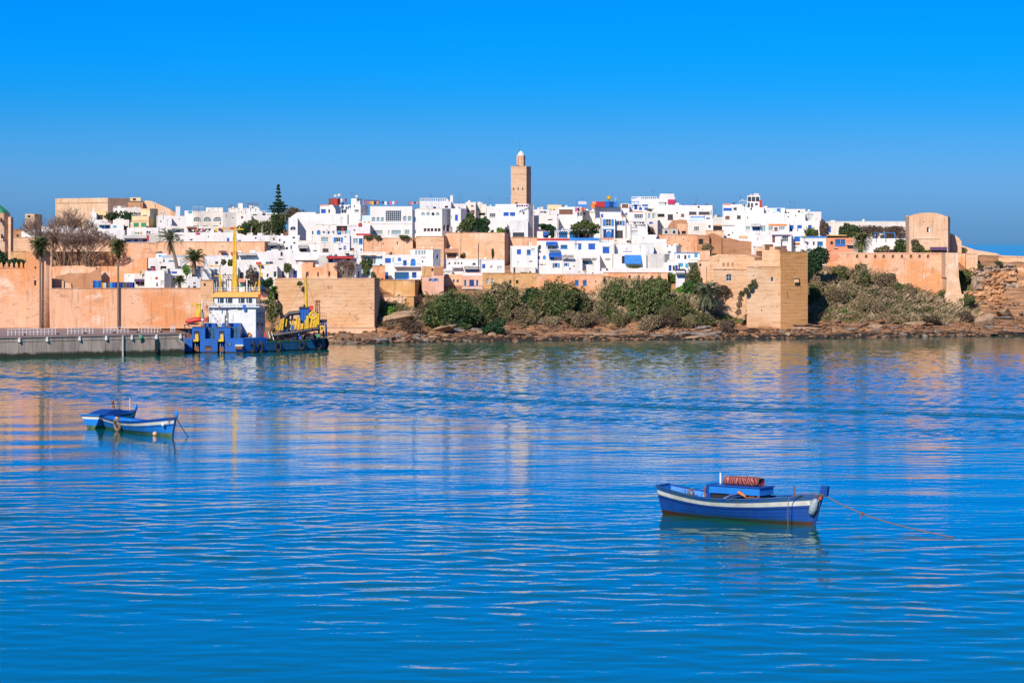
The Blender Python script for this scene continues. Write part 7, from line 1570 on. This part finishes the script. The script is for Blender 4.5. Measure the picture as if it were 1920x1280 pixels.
# ------------------------------------------------------------------ roof clutter, laundry, stalls, rocks
def rockmesh(seed, n=2):
    import bmesh
    bm = bmesh.new(); bmesh.ops.create_icosphere(bm, subdivisions=n, radius=1)
    for v in bm.verts:
        q = v.co*1.3+Vector((seed*7.1, seed*3.3, 0)); v.co *= 1+.55*noise.fractal(q, 1, 2, 3); v.co.z *= .62
        v.co = Vector([round(c*4.5)/4.5*.45+c*.55 for c in v.co])
    me = bpy.data.meshes.new('rock'); bm.to_mesh(me); bm.free(); return me
paint('rock_pale', (.42,.27,.16), .95, sc=2, dirt=(.28,.20,.14)); paint('rock_brown', (.26,.14,.08), .95, sc=2, dirt=(.16,.10,.07)); paint('rock_grey', (.26,.22,.19), .95, sc=2, dirt=(.10,.09,.08))
RM = []
for k in range(9):
    me = rockmesh(k); me.materials.append(MAT[('rock_pale','rock_brown','rock_grey')[k % 3]]); RM.append(me)
rr = random.Random(21)
for i in range(150):
    if i < 75: px, py = rr.uniform(616, 800), 0
    else: px = rr.uniform(790, 1915)
    p = px; sh = 340
    d0 = None; Y = 340.0
    while base_h(wx(p, Y), Y) < .1 and Y < 400: Y += .4
    Y += rr.uniform(0, 7 if i < 75 else 5); X = wx(p, Y); o = link('boulder', RM[rr.randrange(9)])
    s = rr.uniform(.22, .62) if i < 75 else rr.uniform(.2,.5); o.scale = (s*rr.uniform(.9,1.7), s, s*rr.uniform(.7,1.1)); o.location = (X, Y, land_h(X, Y)+s*.12); o.rotation_euler = (rr.uniform(-.2,.2), rr.uniform(-.2,.2), rr.uniform(0, 6))
    cn = ('pale', 'brown', 'grey')[RM.index(o.data) % 3]; wh = 'under the huge brick bastion' if px < 715 else 'beside the brown cave' if px < 800 else 'below the green slope bushes' if px < 1240 else 'below the tan ramparts' if px < 1516 else 'below the dry right slope'
    tag(o, '%s rough boulder by the waterline %s' % (cn, wh), 'boulder', 'boulders along the river shore')
for i in range(64):      # flat bedding slabs of the foreshore
    px = rr.uniform(800, 1930); Y = 345.0
    while base_h(wx(px, Y), Y) < .1 and Y < 400: Y += .4
    Y += rr.uniform(.5, 13); X = wx(px, Y); z = land_h(X, Y)
    if z > 3.2: continue
    o = link('flat_rock', RM[rr.randrange(9)]); s = rr.uniform(.4,.9); o.scale = (s*rr.uniform(1.3,2.7), s*1.2, s*rr.uniform(.5,.85)); o.location = (X, Y, z+.05); o.rotation_euler = (rr.uniform(-.1,.1), rr.uniform(-.08,.08), rr.uniform(-.4,.4))
    wh = 'below the green slope bushes' if px < 1240 else 'below the tan ramparts' if px < 1516 else 'below the dry right slope'
    tag(o, 'long flat %s rock slab on the foreshore %s' % (('pale', 'brown', 'grey')[RM.index(o.data) % 3], wh), 'flat rock', 'flat rock slabs of the foreshore')
for px, py, s, lab, sc in ((1848,604,1.25,'big pale wedge boulder leaning at the foot of the right cliff',(1,1,1.5)), (1886,590,1.35,'huge cream slab boulder tilted on the right cliff foot',(1.7,.8,1.0)), (812,632,.5,'flat white rock on the shore below the largest bush',(1.3,1,.6)), (740,600,1.7,'massive rounded tan rock right of the brick bastion',(1.6,1,.95)), (832,618,1.2,'layered brown ledge rock below the largest bush',(1.8,1,.6))):
    D_ = ground_D(px, py+6); o = link('large_boulder', RM[0 if s > .6 else 3]); a = at(px, py, D_); o.location = a; o.scale = tuple(s*q for q in sc); o.rotation_euler = (0, R(12), rr.uniform(0,3)); tag(o, lab, 'boulder')
# rubble: nobody could count it
def rubble():
    import itertools
    V, Q = [], []; base = np.array([(x,y,z) for x in (-1,1) for y in (-1,1) for z in (-.6,.6)], float)
    fq = np.array([(0,1,3,2),(4,6,7,5),(0,4,5,1),(2,3,7,6),(1,5,7,3),(0,2,6,4)]); k = 0; r_ = random.Random(8)
    while k < 3200:
        px = r_.uniform(612, 1990); X0 = wx(px, 365); Y = r_.uniform(344, 394); X = wx(px, Y); z = base_h(X, Y)
        if z < -.1 or z > (4.5 if px > 1800 or 715 < px < 800 else 2.4): continue
        s_ = r_.uniform(.05, .2)*(1.3 if r_.random() < .1 else 1); b_ = base*np.array([s_*r_.uniform(.8,2.2), s_, s_*r_.uniform(.6,1)])*(1+.35*grng.random((8,3)))
        a_ = r_.uniform(0, 3); c_, n_ = math.cos(a_), math.sin(a_); b_ = b_ @ np.array([(c_,n_,0),(-n_,c_,0),(0,0,1)])
        V.append(b_+np.array([X, Y, land_h(X, Y)+s_*.25])); Q.append(fq+8*k); k += 1
    o = link('rubble', np_mesh('rubble', np.concatenate(V), np.concatenate(Q))); o.data.materials.append(MAT['rubble']); tag(o, 'loose broken stones strewn over the foreshore shelf', 'rubble', None, 'stuff')
leafmat('rubble', (.07,.045,.03), (.34,.18,.10)); rubble()
# ledges of rock in the right-hand cliff: thick bedding slabs standing proud
cl = thing('cliff', 'layered orange brown sandstone cliff at the right end of the shore', 'cliff', at(1870, 600, 393))
g0 = cl.location; rc = random.Random(4)
def slab(x0, x1, y0, y1, D, dp, mat, seed):
    mb = MB(); n = 22; xa, xb = wx(x0,D)-g0.x, wx(x1,D)-g0.x; za, zb = wz(y1,D)-g0.z, wz(y0,D)-g0.z
    H7 = zb-za
    for row, (z, ins) in enumerate(((za,.35),(za+H7*.16,.1),(za+H7*.34,0),(za+H7*.5,.06),(za+H7*.7,-.02),(za+H7*.88,.05),(zb,.3))):
        for i in range(n+1):
            x = xa+(xb-xa)*i/n; q = noise.fractal(Vector((x*.9+seed*5, z*1.2+row, seed)), 1, 2, 4)
            mb.v.append((x+q*.15, D-g0.y+ins+.75*q+.3*noise.noise(Vector((x*3.1, z*4, seed))) + (.5 if i in (0,n) else 0), z+.18*noise.noise(Vector((x*1.7, seed, row)))))
    for r_ in range(6):
        for i in range(n): a = r_*(n+1)+i; mb.f.append((a, a+1, a+n+2, a+n+1))
    b0 = len(mb.v)
    for i in range(n+1): v = mb.v[6*(n+1)+i]; mb.v.append((v[0], v[1]+dp, v[2]-.05))
    for i in range(n): mb.f.append((6*(n+1)+i, 6*(n+1)+i+1, b0+i+1, b0+i))
    mb.build('rock_ledge', MAT[mat], cl)
plaster('cliff_a', (.62,.36,.20), (.44,.24,.13), (.66,.46,.32), big=.5, bmp=.25, streak=.4); plaster('cliff_b', (.70,.40,.21), (.56,.28,.13), (.50,.36,.26), big=.4, bmp=.2, streak=.35); plaster('cliff_c', (.60,.44,.33), (.42,.31,.23), (.66,.40,.24), big=.6, bmp=.3, streak=.3)
for k, (x0,x1,y0,y1,D,m_) in enumerate(((1806,1860,546,562,394.5,'cliff_b'),(1806,1856,562,578,394,'cliff_a'),(1810,1852,578,592,393.4,'cliff_a'),(1822,1862,518,546,397,'cliff_c'),(1826,1860,502,518,399,'cliff_c'),
    (1850,1890,556,572,393.6,'cliff_b'),(1852,1890,573,586,392.8,'cliff_a'),(1846,1884,536,556,395.4,'cliff_b'),(1844,1884,522,536,396.6,'cliff_a'),(1848,1880,510,522,398,'cliff_b'),(1846,1876,498,510,399.2,'cliff_c'),
    (1884,1930,566,584,393.8,'cliff_b'),(1882,1930,548,566,395,'cliff_a'),(1882,1912,530,548,396.4,'cliff_c'),(1908,1990,526,550,396.6,'cliff_b'),(1876,1908,508,530,397.6,'cliff_b'),(1874,1906,494,508,399.4,'cliff_c'),(1925,1990,560,590,394.4,'cliff_a'))):
    slab(x0, x1, y0, y1, D, 3.5, m_, k)
mb = MB(); a = at(1861, 612, 385); mb.tube([(0,0,-.9),(0,0,1.0)], .14, 8); o = mb.build('marker_post', MAT['yel'], None, loc=a); tag(o, 'stubby yellow marker post on the right shore', 'post')
# dishes and aerials
def dish(label, px, py, D, s, mat='white', side=-1):
    a = at(px, py, D); g = thing('satellite_dish', label, 'satellite dish', a, 0, 'satellite dishes on the roofs')
    mb = MB(); mb.lathe([(.02,0),(s*.5,s*.08),(s*.85,s*.25),(s,s*.38)], (0,0,0), 12); o = mb.build('reflector', MAT[mat], g, True); o.rotation_euler = (R(65), 0, R(20*side)); o.location = (0,0,s*.9)
    mb = MB(); mb.tube([(0,.1,-.8),(0,.1,s*.9)], .04, 5); mb.build('pole', MAT['greyd'], g)
for q in (('yellow satellite dish on the red and blue tented roof',1142,376,436,.42,'yel'),('white satellite dish on the large skyline house, left',629,371,425,.3,'w3'),('white satellite dish on the large skyline house, right',636,370,426,.32,'white'),
    ('white dish above the orange terrace rail on the skyline',669,372,427,.28,'white'),('round white dish on the low house roof above the red shutter',306,402,412,.34,'white'),('white dish on the plain wall left of the mosque tower trees',291,384,470,.25,'white'),
    ('big white dish standing on the dark canopy house',668,486,373,.36,'white'),('small dish on the wall above the white leaning shack',479,469,399,.26,'wb'),('blue grey dish on the pot lined roof right of the shutters',1174,404,423,.22,'blue2'),('red dish beside the blue grey dish',1168,408,424,.2,'coral'),
    ('brown straw dish in the little front terrace',1098,511,386,.2,'yel'),('orange pot shaped dish on the right blue stall roof',1509,446,398,.2,'yel'),('white dish on the pharmacy like white roof, far right group',1392,378,435,.2,'white')):
    dish(q[0].replace('pharmacy like ',''), *q[1:])
def mast(label, px, y0, y1, D, r=.03, mat='greyd', arms=2):
    g = thing('aerial', label, 'aerial', at(px, y1, D), 0, 'aerials and poles in the town'); h = (y1-y0)*D/F; mb = MB(); mb.tube([(0,0,-.3),(0,0,h)], r, 5); mb.build('pole', MAT[mat], g)
    for k in range(arms): mb = MB(); z = h*(.98-.1*k); mb.tube([(-.3+.06*k,0,z),(.3-.06*k,0,z)], .015, 4); mb.build('arm', MAT[mat], g)
mast('tall dark pole in front of the pink citadel bastion', 897, 457, 505, 387, .06, 'dark', 0)
mast('thin skyline aerial right of the pierced balustrade', 864.5, 360, 385, 440, .02, 'greyd', 0)
mast('aerial pole beside the arched blue shuttered house', 1174, 402, 455, 422, .05, 'wood', 1)
mast('wooden post standing among the bushes left of the large palm', 1325, 500, 530, 376, .05, 'wood', 0)
mast('aerial over the cream arcade house', 372, 392, 430, 430, .02, 'wood', 6)
mast('aerial on the roof right of the blue roof house', 1154, 371, 386, 438, .025, 'white', 2)
mast('aerial on the white roof left of the pine garden', 434, 383, 392, 457, .03, 'greyd', 3)
mast('thin aerial on the roof beside the large white mansion', 1225, 358, 368, 450, .02, 'greyd', 2)
mast('aerial above the purple laundry roof', 660, 361, 373, 428, .02, 'greyd', 2)
mast('twin armed aerial on the right white skyline house', 1388, 368, 383, 437, .02, 'greyd', 2)
def laundry(label, x0, x1, y0, y1, D, cols):
    g = thing('laundry_line', label, 'laundry', at(x0, y1, D), 0, 'laundry lines on the roofs'); W_ = (x1-x0)*D/F; h = (y1-y0)*D/F; n = len(cols)
    for x in (0, W_): mb = MB(); mb.tube([(x,0,-.3),(x,0,h+.05)], .03, 5); mb.build('post', MAT['greyd'], g)
    mb = MB(); mb.tube([(0,0,h),(W_/2,0,h-.06),(W_,0,h)], .012, 4); mb.build('line', MAT['greyd'], g)
    for i, c in enumerate(cols):
        a, b_ = W_*(i+.12)/n, W_*(i+.88)/n; l = h*rnd.uniform(.55,.95); mb = MB(); K = 5
        for k in range(K+1):
            x = a+(b_-a)*k/K; dy = .05*math.sin(k*1.9+i); mb.v += [(x,dy*.2,h-.03),(x,dy,h-l+.05*math.sin(k+i))]
        for k in range(K): mb.f.append((2*k,2*k+2,2*k+3,2*k+1))
        o = mb.build('cloth', MAT[c], g)
laundry('laundry with green and red sheets under the cream shuttered house', 248, 266, 435, 441, 423, ['cloth_w','green','green','coral'])
laundry('dark navy clothes hung right of the green and red sheets', 275, 287, 433, 439, 422, ['cloth_n','cloth_n','purple'])
laundry('coloured clothes on the skyline roof between the villas', 686, 745, 377, 385, 426, ['cloth_p','orange','yel','cloth_n','orange','blue2','cloth_n','cloth_w','blue2','cloth_p','cloth_w','cloth_p'])
laundry('pale blue and white clothes on the terrace left of the blue shutters', 600, 628, 433, 440, 411, ['cloth_w','cloth_n','wb','cloth_n','cloth_w','cloth_n'])
laundry('blue and yellow cloths on the rail above the blue shutters', 626, 656, 433, 440, 405, ['cloth_w','blue2','blue2','yel','cyan','lblue'])
laundry('white and lilac bedding on the large skyline house', 638, 650, 372, 381, 425.3, ['cloth_w','cloth_p','purple'])
laundry('red cloth and dark clothes on the roof of the pierced balustrade house', 766, 785, 378, 384, 433, ['cloth_p','coral','cloth_n','coral'])
laundry('dark rugs hanging from the roof edge below the minaret', 968, 990, 384, 389, 421.5, ['cloth_n','purple','cloth_n','cloth_p','cloth_n'])
laundry('small coloured clothes at the foot of the minaret right side', 1078, 1092, 389, 399, 437, ['cloth_p','cloth_n','coral'])
laundry('rugs along the pot lined roof of the right centre house', 1188, 1208, 416, 420, 423.5, ['cloth_n','greyd','purple','cloth_n'])
laundry('dark clothes along the arcade house yard', 352, 415, 428, 434, 431, ['cloth_n','cloth_w','orange','cloth_n','cloth_p','greyd','cloth_n','cloth_w','yel','cloth_n'])
laundry('coloured clothes on the roof behind the clipped hedge', 1012, 1030, 396, 400, 447, ['greyd','cloth_n','cloth_w'])
# tented roofs and sign frame
def tarp(label, x0, x1, y0, y1, D, cols, name='roof_tent', cat='tent', dp=2.0, group=None):
    g = thing(name, label, cat, at(x0, y1, D), -math.atan((x0-960)/F), group); W_ = (x1-x0)*D/F; h = (y1-y0)*D/F; n = len(cols)
    for i, c in enumerate(cols):
        a, b_ = W_*i/n, W_*(i+1)/n; mb = MB(); K = 4
        for k in range(K+1):
            x = a+(b_-a)*k/K; s = .04*math.sin(k*2.2+i*2); mb.v += [(x,s,0),(x,-.05+s,h*.85),(x,.3,h+s),(x,dp,h*.92)]
        for k in range(K):
            for q in range(3): mb.f.append((4*k+q,4*k+4+q,4*k+5+q,4*k+1+q))
        mb.build('canvas', MAT[c], g)
    for x in (0.03, W_-.03): mb = MB(); mb.tube([(x,-.08,-.2),(x,-.08,h)], .035, 5); mb.build('pole', MAT['wood'], g)
    return g
tarp('red and blue roof tents beside the yellow dish', 1109, 1159, 378, 388, 435, ['coral','red','red','blue','blue_d','blue2'])
tarp('orange canvas corner at the left end of the roof tents', 1107, 1116, 382, 391, 434, ['orange'])
tarp('bright blue market stall with a pale top on the promenade wall', 174, 190, 526, 540, 337.5, ['blue','blue2','blue'], 'market_stall', 'stall')
tarp('yellow and white goods beside the blue market stall', 190, 203, 530, 540, 337.4, ['yel','cloth_w','blue_d'], 'market_stall', 'stall')
tarp('pale blue and dark market tarps left of the right tall palm', 204, 222, 529, 540, 337.5, ['cyan','blue','blue_d'], 'market_stall', 'stall')
tarp('long dark blue market tarps right of the tall palm', 223, 252, 529, 540, 337.5, ['blue_d','greyd','purple','blue'], 'market_stall', 'stall')
tarp('dark red pergola canvas on the large skyline house', 616, 628, 372, 384, 425.5, ['brown','red'])
tarp('magenta canvas by the tiled hut in the lower left terraces', 283, 292, 502, 508, 347.5, ['cloth_p','magenta'])
tarp('yellow awning cloth by the white gabled house', 263, 271, 507, 513, 347.5, ['yel','cloth_w'])
g = thing('roof_frame', 'blue roof frame with a white lattice panel and peaked top right of the yellow roof', 'frame', at(1080, 391, 439)); s = 439/F
for x in (0, 4, 8, 20): mb = MB(); mb.tube([(x*s,0,0),(x*s,0,15*s)], .035, 5); mb.build('post', MAT['blue2'], g)
for z in (15, 5): mb = MB(); mb.tube([(0,0,z*s),(20*s,0,z*s)], .035, 5); mb.build('beam', MAT['blue2'], g)
mb = MB(); mb.tube([(3*s,0,15*s),(10*s,0,20*s),(19*s,0,15*s)], .025, 5); mb.build('peak', MAT['blue2'], g)
for i in range(8): mb = MB(); mb.box((4.4+i*1.95)*s, (5.7+i*1.95)*s, -.05, 0, 7.5*s, (13.4 if i % 2 else 14)*s); mb.build('lattice_slat', MAT['cloth_w'], g)
mb = MB(); mb.box(4*s, 20*s, -.02, .05, 0, 6.5*s); mb.build('blue_panel', MAT['blue2'], g)
tarp('small red canvas under the blue roof frame', 1089, 1099, 389, 394, 437.5, ['red','coral'])
g = thing('roof_gazebo', 'blue topped gazebo on the long white house terrace', 'gazebo', at(1024, 467, 396)); s = 396/F
for x in (0, 10, 20): mb = MB(); mb.tube([(x*s,-.7,0),(x*s,-.7,9*s)], .04, 5); mb.build('post', MAT['blue'], g)
mb = MB(); B4 = [(-.1,-1.1,9*s),(21*s,-1.1,9*s),(21*s,.2,9*s),(-.1,.2,9*s)]; tp = (10*s,-.4,14*s)
for i in range(4): mb.poly([B4[i], B4[(i+1) % 4], tp])
mb.build('canopy', MAT['blue'], g)
g = thing('vine', 'leafy vine climbing diagonally over the tan rampart', 'vine', at(1385, 585, 373.7)); s = 373.7/F
V_ = [(0,0),(1,14),(3,25),(6,34),(14,40),(22,48),(28,56)]
mb = MB(); mb.tube([(x*s*1.0, -.1, z*s) for x, z in V_], [.2,.15,.14,.12,.1,.08,.05], 6); mb.build('stem', MAT['bark'], g)
bl = [(x*s, -.15, z*s, .45 if z > 20 else .5, .2, .5) for x, z in V_[:]]; o = link('foliage', leaf_mesh('foliage', bl[3:], 900, .2), g); o.data.materials.append(MAT['leaf_green']); o = link('dry_foliage', leaf_mesh('dry_foliage', bl[:5], 900, .2), g); o.data.materials.append(MAT['leaf_purple'])
g = thing('buttress_hole', 'broken hollow in the dark brick face of the square bastion', 'hollow', at(1494, 520, 372.6)); mb = MB(); mb.box(-.5,.25,-.02,.3,-.1,.18); mb.build('broken_edge', MAT['mud'], g); mb = MB(); mb.box(-.38,.3,-.05,.2,-.7,-.25); mb.build('patch', MAT['terra_pale'], g)
